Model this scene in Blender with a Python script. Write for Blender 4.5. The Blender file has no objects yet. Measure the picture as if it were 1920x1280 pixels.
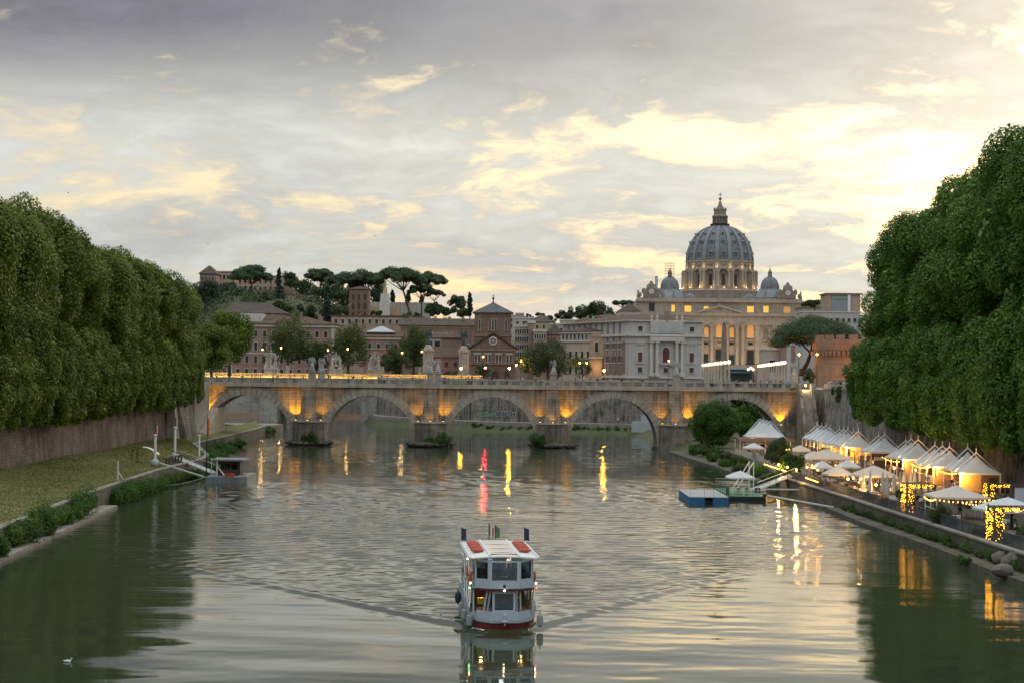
import bpy, math, random
import numpy as np
from mathutils import Vector, Matrix
random.seed(7)
rng = np.random.default_rng(7)
sc = bpy.context.scene
COL = sc.collection
R = math.radians
PI = math.pi
# ------------------------------------------------------------------ camera
F = 3400.0
H = 15.0
ROLL = R(0.6)
PITCH = math.atan(60 / F)
c_f = Vector((0, math.cos(PITCH), math.sin(PITCH)))
c_u0 = Vector((0, -math.sin(PITCH), math.cos(PITCH)))
c_r = Vector((1, 0, 0)) * math.cos(ROLL) + c_u0 * math.sin(ROLL)
c_u = c_u0 * math.cos(ROLL) - Vector((1, 0, 0)) * math.sin(ROLL)
CAM = Vector((0, 0, H))
cam_d = bpy.data.cameras.new('camera')
cam = bpy.data.objects.new('camera', cam_d)
COL.objects.link(cam)
cam_d.sensor_fit = 'HORIZONTAL'
cam_d.sensor_width = 36
cam_d.lens = 36 * F / 1920
cam_d.clip_start = 0.5
cam_d.clip_end = 20000
mw = Matrix.Identity(4)
for i in range(3):
 mw[i][0], mw[i][1], mw[i][2] = c_r[i], c_u[i], -c_f[i]
 mw[i][3] = CAM[i]
cam.matrix_world = mw
sc.camera = cam
# ------------------------------------------------------------------ render look
sc.render.engine = 'CYCLES'
sc.cycles.use_denoising = True
try:
 sc.cycles.denoiser = 'OPENIMAGEDENOISE'
except Exception:
 pass
sc.cycles.max_bounces = 6
sc.cycles.diffuse_bounces = 3
sc.cycles.glossy_bounces = 3
sc.cycles.transmission_bounces = 4
sc.cycles.transparent_max_bounces = 6
sc.cycles.sample_clamp_indirect = 6
sc.cycles.caustics_reflective = False
sc.cycles.caustics_refractive = False
sc.view_settings.view_transform = 'Standard'
sc.view_settings.look = 'None'
sc.view_settings.gamma = 1
sc.view_settings.use_curve_mapping = False
sc.view_settings.exposure = 0.46
# ------------------------------------------------------------------ sky
SUN_AZ, SUN_EL = R(21.5), R(10.5)      # azimuth to the right of the view axis
sund = Vector((math.sin(SUN_AZ) * math.cos(SUN_EL), math.cos(SUN_AZ) * math.cos(SUN_EL), math.sin(SUN_EL)))
wd = bpy.data.worlds.new('World')
sc.world = wd
wd.use_nodes = True
wn, wl = wd.node_tree.nodes, wd.node_tree.links
wn.clear()


class NT:
 """small node-tree writer"""
 def __init__(self, tree):
  self.n, self.l = tree.nodes, tree.links

 def add(self, t, ins=None, **kw):
  nd = self.n.new(t)
  for k, v in kw.items():
   setattr(nd, k, v)
  if ins:
   for k, v in ins.items():
    s = nd.inputs[k]
    if hasattr(v, 'is_output') or isinstance(v, bpy.types.NodeSocket):
     self.l.new(v, s)
    else:
     s.default_value = v
  return nd

 def math(self, op, a, b=None, c=None, clamp=False):
  ins = {0: a}
  if b is not None:
   ins[1] = b
  if c is not None:
   ins[2] = c
  nd = self.add('ShaderNodeMath', ins, operation=op)
  nd.use_clamp = clamp
  return nd.outputs[0]

 def vmath(self, op, a, b=None, out=0, scale=None):
  ins = {0: a}
  if b is not None:
   ins[1] = b
  nd = self.add('ShaderNodeVectorMath', ins, operation=op)
  if scale is not None:
   if isinstance(scale, bpy.types.NodeSocket):
    self.l.new(scale, nd.inputs['Scale'])
   else:
    nd.inputs['Scale'].default_value = scale
  return nd.outputs[out]

 def mix(self, fac, a, b, mode='MIX'):
  nd = self.n.new('ShaderNodeMix')
  nd.data_type = 'RGBA'
  nd.blend_type = mode
  nd.clamp_result = False
  for s, v in ((nd.inputs[0], fac), (nd.inputs[6], a), (nd.inputs[7], b)):
   if isinstance(v, bpy.types.NodeSocket):
    self.l.new(v, s)
   elif isinstance(v, (tuple, list)):
    s.default_value = (*v[:3], 1)
   else:
    s.default_value = v
  return nd.outputs[2]

 def noise(self, vec, scale, detail=5, rough=.55, dist=0, out=0):
  nd = self.add('ShaderNodeTexNoise', {'Scale': scale, 'Detail': detail, 'Roughness': rough, 'Distortion': dist})
  if vec is not None:
   self.l.new(vec, nd.inputs['Vector'])
  return nd.outputs[out]

 def ramp(self, fac, stops, interp='LINEAR'):
  nd = self.n.new('ShaderNodeValToRGB')
  cr = nd.color_ramp
  cr.interpolation = interp
  while len(cr.elements) < len(stops):
   cr.elements.new(0.5)
  for e, (p, c) in zip(cr.elements, stops):
   e.position = p
   e.color = (*c, 1) if isinstance(c, (tuple, list)) else (c, c, c, 1)
  self.l.new(fac, nd.inputs[0])
  return nd.outputs[0]

 def step(self, x, a, b):
  nd = self.add('ShaderNodeMapRange', {0: x, 1: a, 2: b, 3: 0.0, 4: 1.0}, interpolation_type='SMOOTHSTEP')
  return nd.outputs[0]


w = NT(wd.node_tree)
tc = w.add('ShaderNodeTexCoord').outputs['Generated']
dirv = w.vmath('NORMALIZE', tc)
sep = w.add('ShaderNodeSeparateXYZ', {0: dirv})
dx, dy, dz = sep.outputs
el = w.math('MAXIMUM', dz, 0.0)
sky = w.add('ShaderNodeTexSky', sky_type='NISHITA')
sky.sun_disc = False
sky.sun_elevation = SUN_EL
sky.sun_rotation = SUN_AZ
sky.air_density = 1.2
sky.dust_density = 3.0
sky.altitude = 50
nish = w.vmath('SCALE', sky.outputs[0], scale=0.10)
cosang = w.vmath('DOT_PRODUCT', dirv, tuple(sund), out=1)
glow1 = w.math('POWER', w.math('MAXIMUM', cosang, 0.0), 62.0)      # wide glow around the hidden sun
glow0 = w.math('POWER', w.math('MAXIMUM', cosang, 0.0), 9.0)
glow2 = w.math('POWER', w.math('MAXIMUM', cosang, 0.0), 220.0)     # core
# cloud layer: a flat sheet seen in perspective
den = w.math('ADD', el, 0.20)
px_ = w.math('DIVIDE', dx, den)
py_ = w.math('DIVIDE', dy, den)
cp = w.add('ShaderNodeCombineXYZ', {0: px_, 1: py_, 2: 3.7}).outputs[0]
warp = w.noise(cp, 2.0, 4, .55, 0, out=1)
cpw = w.vmath('ADD', cp, w.vmath('SCALE', w.vmath('SUBTRACT', warp, (0.5, 0.5, 0.5)), scale=0.42))
n_big = w.noise(cpw, 3.1, 8, .59)
n_fine = w.noise(cpw, 6.8, 8, .61)
n_dark = w.noise(w.vmath('ADD', cpw, (4.3, 9.1, 0)), 1.15, 6, .55)
# light behind the clouds: cream near the sun, peach low down
low = w.math('SUBTRACT', 1.0, w.step(el, 0.0, 0.10))
bright = w.mix(low, (0.70, 0.60, 0.42), (0.68, 0.51, 0.35))
bright = w.mix(w.math('MULTIPLY', nish and 1.0, 0.25), bright, nish)
bright = w.vmath('ADD', bright, w.vmath('SCALE', (0.30, 0.26, 0.17), scale=glow1))
bright = w.vmath('ADD', bright, w.vmath('SCALE', (0.6, 0.54, 0.42), scale=glow2))
# cloud body
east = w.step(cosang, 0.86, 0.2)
cl_light = w.mix(east, (0.455, 0.465, 0.435), (0.55, 0.60, 0.635))     # clouds away from the sunset are bluer, brightened to add front fill
cl_light = w.mix(w.math('MULTIPLY', glow0, 0.45), cl_light, (0.58, 0.53, 0.42))
cl_light = w.mix(glow1, cl_light, (0.76, 0.68, 0.53))
cl_light = w.vmath('SCALE', cl_light, scale=w.math('ADD', 0.97, w.math('MULTIPLY', el, 0.9)))   # an overcast sky is brightest overhead
cl_dark = w.mix(glow1, (0.165, 0.160, 0.185), (0.40, 0.38, 0.36))
high = w.math('MULTIPLY', w.step(el, 0.115, 0.20), w.math('SUBTRACT', 1.0, w.step(el, 0.26, 0.5)))
dk = w.math('ADD', w.math('MULTIPLY', w.step(n_dark, 0.45, 0.68), 0.40), w.math('MULTIPLY', high, 1.25))
dk = w.math('MULTIPLY', dk, w.math('ADD', 0.55, w.math('MULTIPLY', n_fine, 0.9)))
dk = w.math('MULTIPLY', dk, w.math('SUBTRACT', 1.0, w.math('MULTIPLY', glow0, 0.8)), clamp=True)
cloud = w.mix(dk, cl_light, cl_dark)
tex = w.math('ADD', 0.30, w.math('MULTIPLY', w.math('ADD', n_fine, w.math('MULTIPLY', n_big, 0.8)), 0.80))
cloud = w.vmath('SCALE', cloud, scale=tex)
cover = w.math('ADD', w.math('MULTIPLY', n_big, 0.66), w.math('MULTIPLY', n_fine, 0.42))
cover = w.math('ADD', cover, w.math('MULTIPLY', high, 0.10))
cover = w.math('SUBTRACT', cover, w.math('MULTIPLY', glow1, 0.10))
mask = w.step(cover, 0.39, 0.55)
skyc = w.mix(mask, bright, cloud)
# haze band at the very horizon
skyc = w.mix(w.math('MULTIPLY', w.math('SUBTRACT', 1.0, w.step(el, 0.0, 0.055)), 0.65), skyc, (0.80, 0.56, 0.36))
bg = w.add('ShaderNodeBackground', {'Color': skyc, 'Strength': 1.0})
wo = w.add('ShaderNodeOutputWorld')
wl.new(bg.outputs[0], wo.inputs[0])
# ------------------------------------------------------------------ sun behind cloud
sl = bpy.data.lights.new('sun', 'SUN')
sl.energy = 0.5
sl.angle = R(10)
sl.color = (1.0, 0.86, 0.66)
so = bpy.data.objects.new('sun', sl)
COL.objects.link(so)
so.rotation_euler = (-sund).to_track_quat('-Z', 'Y').to_euler()
# ------------------------------------------------------------------ pixel helpers (photo pixels, 1920 x 1280)
def ray(px, py):
 return c_f * F + c_r * (px - 960) + c_u * (640 - py)


def W(px, py, D):
 d = ray(px, py)
 return CAM + d * (D / d.y)


def G(px, py, z):
 d = ray(px, py)
 return CAM + d * ((z - H) / d.z)


# ------------------------------------------------------------------ object helpers
ORG = {}


def link(o, parent=None):
 COL.objects.link(o)
 if parent is not None:
  o.parent = parent
 return o


def tag(o, label=None, cat=None, group=None, kind=None):
 if label:
  o['label'] = label
 if cat:
  o['category'] = cat
 if group:
  o['group'] = group
 if kind:
  o['kind'] = kind
 return o


def thing(name, label, cat, loc=(0, 0, 0), group=None):
 o = bpy.data.objects.new(name, None)
 o.empty_display_size = 0.5
 o.location = loc
 link(o)
 ORG[o.name] = Vector(loc)
 return tag(o, label, cat, group)


def mesh_np(name, V, Fc, mat=None, smooth=False):
 V = np.asarray(V, dtype=np.float32)
 Fc = np.asarray(Fc, dtype=np.int32)
 me = bpy.data.meshes.new(name)
 n, k = Fc.shape
 me.vertices.add(len(V))
 me.vertices.foreach_set('co', V.ravel())
 me.loops.add(n * k)
 me.loops.foreach_set('vertex_index', Fc.ravel())
 me.polygons.add(n)
 me.polygons.foreach_set('loop_start', np.arange(0, n * k, k, dtype=np.int32))
 me.polygons.foreach_set('loop_total', np.full(n, k, dtype=np.int32))
 if smooth:
  me.polygons.foreach_set('use_smooth', np.ones(n, dtype=bool))
 me.update(calc_edges=True)
 if mat:
  me.materials.append(mat)
 return me


def obj_from(me, name, parent=None, loc=None, rz=0.0, scale=None):
 """link a mesh (already in the parent's local space) as an object"""
 o = bpy.data.objects.new(name, me)
 link(o, parent)
 if parent is not None:
  ORG[o.name] = ORG.get(parent.name, Vector((0, 0, 0)))
 else:
  ORG[o.name] = Vector(loc) if loc is not None else Vector((0, 0, 0))
 if loc is not None:
  o.location = loc
 if rz:
  o.rotation_euler = (0, 0, rz)
 if scale is not None:
  o.scale = scale if isinstance(scale, (tuple, list, Vector)) else (scale,) * 3
 return o


def copy_tree(o, parent=None):
 c = o.copy()
 COL.objects.link(c)
 c.parent = parent
 for ch in KIDS.get(o.name, list(o.children)):
  copy_tree(ch, c)
 return c


KIDS = {}


class MB:
 def __init__(self):
  self.v, self.f = [], []

 def raw(self, vs, fs):
  b = len(self.v)
  self.v += [tuple(p) for p in vs]
  self.f += [tuple(i + b for i in f) for f in fs]
  return self

 def box(self, x0, x1, y0, y1, z0, z1):
  if x0 > x1: x0, x1 = x1, x0
  if y0 > y1: y0, y1 = y1, y0
  if z0 > z1: z0, z1 = z1, z0
  vs = [(x0, y0, z0), (x1, y0, z0), (x1, y1, z0), (x0, y1, z0), (x0, y0, z1), (x1, y0, z1), (x1, y1, z1), (x0, y1, z1)]
  return self.raw(vs, [(0, 3, 2, 1), (4, 5, 6, 7), (0, 1, 5, 4), (1, 2, 6, 5), (2, 3, 7, 6), (3, 0, 4, 7)])

 def prism(self, pts, z0, z1, top=None):
  """plan polygon pts extruded in z; counter-clockwise; top = other plan polygon"""
  n = len(pts)
  top = top or pts
  vs = [(p[0], p[1], z0) for p in pts] + [(p[0], p[1], z1) for p in top]
  fs = [tuple(range(n - 1, -1, -1)), tuple(range(n, 2 * n))]
  fs += [(i, (i + 1) % n, n + (i + 1) % n, n + i) for i in range(n)]
  return self.raw(vs, fs)

 def xz(self, pts, y0, y1):
  """polygon in x,z extruded along y"""
  n = len(pts)
  vs = [(p[0], y0, p[1]) for p in pts] + [(p[0], y1, p[1]) for p in pts]
  fs = [tuple(range(n)), tuple(range(2 * n - 1, n - 1, -1))]
  fs += [((i + 1) % n, i, n + i, n + (i + 1) % n) for i in range(n)]
  return self.raw(vs, fs)

 def yz(self, pts, x0, x1):
  n = len(pts)
  vs = [(x0, p[0], p[1]) for p in pts] + [(x1, p[0], p[1]) for p in pts]
  fs = [tuple(range(n)), tuple(range(2 * n - 1, n - 1, -1))]
  fs += [((i + 1) % n, i, n + i, n + (i + 1) % n) for i in range(n)]
  return self.raw(vs, fs)

 def tube(self, a, b, r0, r1=None, n=6):
  r1 = r0 if r1 is None else r1
  a, b = Vector(a), Vector(b)
  d = (b - a)
  if d.length < 1e-6:
   return self
  d.normalize()
  s = d.orthogonal().normalized()
  t = d.cross(s)
  vs = []
  for c, r in ((a, r0), (b, r1)):
   for i in range(n):
    an = 2 * PI * i / n
    vs.append(c + s * (r * math.cos(an)) + t * (r * math.sin(an)))
  fs = [tuple(range(n - 1, -1, -1)), tuple(range(n, 2 * n))]
  fs += [(i, (i + 1) % n, n + (i + 1) % n, n + i) for i in range(n)]
  return self.raw(vs, fs)

 def path(self, pts, r, n=5):
  for i in range(len(pts) - 1):
   ra = r[i] if isinstance(r, (list, tuple)) else r
   rb = r[i + 1] if isinstance(r, (list, tuple)) else r
   self.tube(pts[i], pts[i + 1], ra, rb, n)
  return self

 def bar(self, a, b, wd_, ht):
  """square bar from a to b"""
  a, b = Vector(a), Vector(b)
  d = (b - a).normalized()
  s = d.cross(Vector((0, 0, 1)))
  s = Vector((1, 0, 0)) if s.length < 1e-4 else s.normalized()
  t = s.cross(d)
  vs = []
  for c in (a, b):
   for i, j in ((-1, -1), (1, -1), (1, 1), (-1, 1)):
    vs.append(c + s * (i * wd_ / 2) + t * (j * ht / 2))
  return self.raw(vs, [(3, 2, 1, 0), (4, 5, 6, 7), (0, 1, 5, 4), (1, 2, 6, 5), (2, 3, 7, 6), (3, 0, 4, 7)])

 def lathe(self, prof, n=16, c=(0, 0, 0), a0=0.0, a1=2 * PI, sx=1, sy=1):
  """prof = [(r,z)] bottom to top"""
  full = abs(a1 - a0 - 2 * PI) < 1e-6
  m = n if full else n + 1
  vs, fs = [], []
  for r, z in prof:
   for i in range(m):
    an = a0 + (a1 - a0) * i / n
    vs.append((c[0] + r * math.cos(an) * sx, c[1] + r * math.sin(an) * sy, c[2] + z))
  for k in range(len(prof) - 1):
   for i in range(n):
    j = (i + 1) % m
    fs.append((k * m + i, k * m + j, (k + 1) * m + j, (k + 1) * m + i))
  if full:
   if prof[0][0] > 1e-4:
    fs.append(tuple(range(m - 1, -1, -1)))
   if prof[-1][0] > 1e-4:
    fs.append(tuple(range((len(prof) - 1) * m, len(prof) * m)))
  return self.raw(vs, fs)

 def ball(self, c, r, n=10, m=7, s=(1, 1, 1)):
  prof = [(math.sin(PI * k / m) * r + (1e-5 if k in (0, m) else 0), -math.cos(PI * k / m) * r * s[2]) for k in range(m + 1)]
  return self.lathe(prof, n, c, sx=s[0], sy=s[1])

 def rot(self, ang, c=(0, 0)):
  ca, sa = math.cos(ang), math.sin(ang)
  self.v = [(c[0] + (x - c[0]) * ca - (y - c[1]) * sa, c[1] + (x - c[0]) * sa + (y - c[1]) * ca, z) for x, y, z in self.v]
  return self

 def mesh(self, name, mat, org=(0, 0, 0), smooth=False):
  me = bpy.data.meshes.new(name)
  ox, oy, oz = org
  me.from_pydata([(x - ox, y - oy, z - oz) for x, y, z in self.v], [], self.f)
  if smooth:
   me.polygons.foreach_set('use_smooth', [True] * len(me.polygons))
   try:
    me.set_sharp_from_angle(angle=R(40))
   except Exception:
    pass
  for m in (mat if isinstance(mat, (list, tuple)) else [mat]):
   me.materials.append(m)
  me.update()
  return me

 def build(self, name, mat, parent=None, smooth=False, base=None):
  """link as ONE object; with a parent the coordinates are world ones"""
  if parent is not None:
   org = ORG[parent.name]
   return obj_from(self.mesh(name, mat, org, smooth), name, parent)
  if base is None:
   xs, ys, zs = zip(*self.v)
   base = ((min(xs) + max(xs)) / 2, (min(ys) + max(ys)) / 2, min(zs))
  return obj_from(self.mesh(name, mat, base, smooth), name, None, base)


def struct(mb, name, mat, smooth=False, kind='structure'):
 o = mb.build(name, mat, None, smooth, base=(0, 0, 0))
 o['kind'] = kind
 return o


def part_copies(mb, name, mat, parent, locs, smooth=False, org=(0, 0, 0)):
 """one shared mesh, many child objects; locs = (x,y,z[,rz[,scale]]) in world space"""
 me = mb.mesh(name, mat, org, smooth)
 po = ORG[parent.name]
 out = []
 for L in locs:
  o = obj_from(me, name, parent)
  o.location = (L[0] - po.x, L[1] - po.y, L[2] - po.z)
  if len(L) > 3:
   o.rotation_euler = (0, 0, L[3])
  if len(L) > 4:
   o.scale = L[4] if isinstance(L[4], (tuple, list)) else (L[4],) * 3
  out.append(o)
 return out


def remeshed(mb, voxel, name, mats, smooth=True, decimate=None):
 """one continuous skin over overlapping shapes"""
 me = mb.mesh(name + '_src', None, (0, 0, 0))
 me.materials.clear()
 o = bpy.data.objects.new(name + '_src', me)
 COL.objects.link(o)
 md = o.modifiers.new('r', 'REMESH')
 md.mode = 'VOXEL'
 md.voxel_size = voxel
 if decimate:
  d = o.modifiers.new('d', 'DECIMATE')
  d.ratio = decimate
 dg = bpy.context.evaluated_depsgraph_get()
 out = bpy.data.meshes.new_from_object(o.evaluated_get(dg))
 out.name = name
 bpy.data.objects.remove(o)
 bpy.data.meshes.remove(me)
 out.materials.clear()
 for m in mats:
  out.materials.append(m)
 if smooth:
  out.polygons.foreach_set('use_smooth', [True] * len(out.polygons))
 return out


ORD = ['first', 'second', 'third', 'fourth', 'fifth', 'sixth', 'seventh', 'eighth', 'ninth', 'tenth', 'eleventh', 'twelfth',
    'thirteenth', 'fourteenth', 'fifteenth', 'sixteenth', 'seventeenth', 'eighteenth', 'nineteenth', 'twentieth',
    'twenty-first', 'twenty-second', 'twenty-third', 'twenty-fourth', 'twenty-fifth', 'twenty-sixth', 'twenty-seventh', 'twenty-eighth', 'twenty-ninth', 'thirtieth']

# ------------------------------------------------------------------ materials
MATS = {}


def new_mat(name):
 m = bpy.data.materials.new(name)
 m.use_nodes = True
 m.node_tree.nodes.clear()
 MATS[name] = m
 return m, NT(m.node_tree)


def finish(t, color, rough=.8, spec=.3, metal=0.0, normal=None, alpha=None, emit=None, estr=0, trans=0, extra=None):
 b = t.add('ShaderNodeBsdfPrincipled')
 for k, v in (('Base Color', color), ('Roughness', rough), ('Specular IOR Level', spec), ('Metallic', metal), ('Transmission Weight', trans)):
  if isinstance(v, bpy.types.NodeSocket):
   t.l.new(v, b.inputs[k])
  elif isinstance(v, (tuple, list)):
   b.inputs[k].default_value = (*v[:3], 1)
  else:
   b.inputs[k].default_value = v
 if normal is not None:
  t.l.new(normal, b.inputs['Normal'])
 if emit is not None:
  b.inputs['Emission Color'].default_value = (*emit, 1)
  b.inputs['Emission Strength'].default_value = estr
 o = t.add('ShaderNodeOutputMaterial')
 t.l.new(b.outputs[0], o.inputs[0])
 return b


def M(name, col, rough=.8, var=.25, scale=.6, bump=0.0, bscale=None, stain=0.0, stcol=(0.05, 0.045, 0.04), brick=None, spec=.3, metal=0.0, fine=.15, local=False, hue=None):
 """plain weathered surface. brick=(w,h,mortar,dark,depth)"""
 if name in MATS:
  return MATS[name]
 m, t = new_mat(name)
 if local:
  pos = t.add('ShaderNodeTexCoord').outputs['Object']
 else:
  pos = t.add('ShaderNodeNewGeometry').outputs['Position']
 n1 = t.noise(pos, scale, 6, .6)
 n2 = t.noise(pos, scale * 9, 4, .6)
 k = t.math('ADD', t.math('MULTIPLY', t.math('SUBTRACT', n1, .5), var * 3.2), 1.0)
 k = t.math('ADD', k, t.math('MULTIPLY', t.math('SUBTRACT', n2, .5), fine * 3))
 c = t.vmath('SCALE', col, scale=k)
 if hue:
  c = t.mix(t.step(t.noise(pos, scale * .7, 4, .6), .42, .62), c, hue)
 hgt = None
 if brick:
  bw, bh, mort, dark, dep = brick
  s = t.add('ShaderNodeSeparateXYZ', {0: pos})
  v = t.add('ShaderNodeCombineXYZ', {0: t.math('ADD', s.outputs[0], s.outputs[1]), 1: s.outputs[2], 2: 0.0})
  br = t.add('ShaderNodeTexBrick', {'Vector': v.outputs[0], 'Color1': (1, 1, 1, 1), 'Color2': (.72, .72, .72, 1), 'Mortar': (dark, dark, dark, 1),
           'Scale': 1.0, 'Mortar Size': mort, 'Mortar Smooth': .3, 'Bias': 0.0, 'Brick Width': bw, 'Row Height': bh})
  c = t.mix(1.0, c, br.outputs[0], 'MULTIPLY')
  hgt = t.math('MULTIPLY', t.math('SUBTRACT', 1.0, br.outputs[1]), dep)
 if stain > 0:
  sv = t.vmath('MULTIPLY', pos, (1.3, 1.3, 0.10))
  sn = t.noise(sv, 1.0, 6, .65)
  sn2 = t.noise(pos, .35, 4, .6)
  sf = t.math('MULTIPLY', t.step(t.math('ADD', t.math('MULTIPLY', sn, .7), t.math('MULTIPLY', sn2, .45)), .48, .72), stain)
  c = t.mix(sf, c, stcol)
 nrm = None
 if bump or hgt is not None:
  h_ = t.math('MULTIPLY', t.noise(pos, bscale or scale * 6, 5, .6), bump) if bump else None
  if hgt is not None:
   h_ = hgt if h_ is None else t.math('ADD', h_, hgt)
  bp = t.add('ShaderNodeBump', {'Height': h_, 'Strength': 1.0, 'Distance': 1.0})
  nrm = bp.outputs[0]
 finish(t, c, rough, spec, metal, nrm)
 return m


def M_emit(name, col, strength):
 if name in MATS:
  return MATS[name]
 m, t = new_mat(name)
 finish(t, tuple(min(1, c * .6) for c in col), .5, emit=col, estr=strength)
 return m


def M_leaf(name, c1, c2, c3=None, trans=.35, rough=.6):
 if name in MATS:
  return MATS[name]
 m, t = new_mat(name)
 g = t.add('ShaderNodeNewGeometry')
 pos = g.outputs['Position']
 big = t.noise(pos, .22, 3, .5)
 f = t.math('ADD', t.math('MULTIPLY', g.outputs['Random Per Island'], .5), t.math('MULTIPLY', t.math('SUBTRACT', big, .5), 1.3))
 f = t.math('ADD', f, .28, clamp=True)
 stops = [(0.0, c1), (.65, c2)] + ([(1.0, c3)] if c3 else [])
 c = t.ramp(f, stops)
 b = t.add('ShaderNodeBsdfPrincipled', {'Base Color': c, 'Roughness': rough, 'Specular IOR Level': .25})
 tr = t.add('ShaderNodeBsdfTranslucent', {'Color': t.vmath('MULTIPLY', c, (1.25, 1.2, .55))})
 mx = t.add('ShaderNodeMixShader', {0: trans, 1: b.outputs[0], 2: tr.outputs[0]})
 o = t.add('ShaderNodeOutputMaterial')
 t.l.new(mx.outputs[0], o.inputs[0])
 return m


def M_glass(name, tint=(.05, .06, .07), rough=.06, mixt=.1):
 """window glass: part mirror, part see-through"""
 if name in MATS:
  return MATS[name]
 m, t = new_mat(name)
 gl = t.add('ShaderNodeBsdfGlossy', {'Color': (.9, .93, .95, 1), 'Roughness': rough})
 tp = t.add('ShaderNodeBsdfTransparent', {'Color': (*tint, 1)})
 fr = t.add('ShaderNodeFresnel', {'IOR': 1.5})
 f = t.math('ADD', t.math('MULTIPLY', fr.outputs[0], 1.0), mixt * .3, clamp=True)
 mx = t.add('ShaderNodeMixShader', {0: f, 1: tp.outputs[0], 2: gl.outputs[0]})
 o = t.add('ShaderNodeOutputMaterial')
 t.l.new(mx.outputs[0], o.inputs[0])
 return m


# stone and masonry
TRAV = M('travertine', (.39, .335, .268), .85, .22, .35, .05, 3, stain=1.0, stcol=(.10, .088, .078), brick=(1.5, .62, .03, .45, .03), hue=(.42, .34, .26))
TRAV2 = M('travertine_plain', (.42, .375, .31), .85, .2, .5, .03, 4, stain=.5, stcol=(.16, .14, .12))
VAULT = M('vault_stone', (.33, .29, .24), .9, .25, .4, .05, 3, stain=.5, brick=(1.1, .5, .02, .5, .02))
MARBLE = M('statue_marble', (.43, .41, .375), .7, .25, 1.2, .02, 6, stain=.7, stcol=(.10, .10, .10))
PALE = M('pale_bridge_stone', (.46, .44, .40), .85, .2, .3, .03, 3, stain=.5, stcol=(.14, .13, .12), brick=(1.6, .7, .02, .6, .015))
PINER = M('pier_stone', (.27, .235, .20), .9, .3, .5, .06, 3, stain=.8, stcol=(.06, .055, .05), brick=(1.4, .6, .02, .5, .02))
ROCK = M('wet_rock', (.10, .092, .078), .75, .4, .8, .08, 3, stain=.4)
WALL_L = M('embankment_brick', (.20, .152, .12), .95, .3, .16, .04, 3, stain=.65, stcol=(.045, .035, .03), brick=(1.2, .42, .03, .6, .02), hue=(.235, .195, .16))
WALL_R = M('embankment_stone', (.31, .29, .265), .95, .35, .25, .06, 2, stain=.95, stcol=(.05, .048, .042), brick=(1.0, .5, .03, .6, .02), hue=(.33, .29, .25))
CONC = M('quay_concrete', (.27, .25, .215), .9, .3, .5, .03, 4, stain=.3)
CONC_D = M('damp_concrete', (.135, .125, .10), .9, .35, .5, .04, 3, stain=.4, hue=(.09, .085, .055))
PAVE = M('terrace_paving', (.085, .072, .06), .85, .3, .8, .01, 6, brick=None)
ASPH = M('asphalt', (.06, .06, .06), .9, .25, .5, .01, 8)
EARTH = M('bank_earth', (.085, .085, .05), .95, .35, .4, .06, 2, hue=(.06, .085, .028))
# facades
PINKP = M('pink_plaster', (.36, .23, .19), .9, .18, .25, .01, 4, stain=.35, stcol=(.2, .14, .12))
SALMON = M('salmon_plaster', (.40, .22, .17), .9, .18, .25, .01, 4, stain=.35, stcol=(.22, .13, .11))
OCHRE = M('ochre_plaster', (.44, .33, .22), .9, .18, .25, .01, 4, stain=.35, stcol=(.22, .16, .12))
CREAM = M('cream_plaster', (.50, .43, .34), .9, .15, .25, .01, 4, stain=.3, stcol=(.25, .2, .16))
GREYP = M('grey_limestone', (.47, .46, .44), .85, .12, .25, .01, 4, stain=.3, stcol=(.25, .24, .23))
WHITEP = M('white_stone_trim', (.56, .54, .50), .85, .12, .5, .01, 4, stain=.25, stcol=(.3, .28, .25))
TANB = M('tan_brick_facade', (.34, .25, .18), .9, .2, .3, .01, 4, stain=.3, brick=(.6, .22, .03, .7, .01))
BRICK = M('brown_church_brick', (.265, .18, .135), .9, .2, .3, .02, 4, stain=.35, brick=(.7, .25, .03, .7, .01))
BRICKT = M('tower_brick', (.28, .185, .14), .9, .2, .3, .02, 4, stain=.3, brick=(.7, .25, .03, .7, .01))
FORT = M('fortress_brick', (.36, .24, .17), .9, .22, .3, .02, 4, stain=.35, stcol=(.2, .12, .09), brick=(.7, .26, .03, .75, .01))
BROWNP = M('brown_plaster', (.29, .21, .17), .9, .2, .25, .01, 4, stain=.4, stcol=(.12, .09, .08))
HILLP = M('faded_villa_plaster', (.43, .33, .25), .9, .2, .15, .01, 4, stain=.4, stcol=(.18, .14, .12))
ROOF = M('terracotta_roof', (.185, .115, .082), .95, .25, .4, .0, stain=.3, brick=(.5, .32, .06, .6, .04), hue=(.15, .11, .085))
ROOFG = M('grey_brown_roof', (.15, .12, .10), .95, .25, .4, .0, stain=.3, brick=(.5, .32, .06, .6, .04))
SLATE = M('slate_roof', (.155, .16, .165), .8, .25, .5, .0, stain=.3, brick=(.6, .4, .05, .7, .03))
LEAD = M('lead_dome', (.19, .205, .215), .55, .28, .12, .0, stain=.75, stcol=(.07, .075, .085))
LEADR = M('lead_rib', (.235, .255, .27), .55, .2, .2, .0, stain=.5, stcol=(.12, .13, .15))
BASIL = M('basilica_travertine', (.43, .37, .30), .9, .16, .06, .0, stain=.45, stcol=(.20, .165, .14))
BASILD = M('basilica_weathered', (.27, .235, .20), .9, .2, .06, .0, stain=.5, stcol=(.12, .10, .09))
PATINA = M('copper_patina', (.17, .33, .28), .7, .2, .5)
BRONZE = M('dark_bronze', (.055, .075, .07), .6, .3, 1.0, metal=.3)
GOLDM = M('gilded_metal', (.42, .33, .19), .45, .2, 1.0, metal=.6)
DARKW = M('dark_window', (.018, .02, .024), .25, .2, .5, spec=.5)
SHUT = M('dark_shutter', (.045, .055, .05), .7, .2, .5)
SHUTR = M('red_brown_shutter', (.11, .05, .04), .7, .2, .5)
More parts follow.
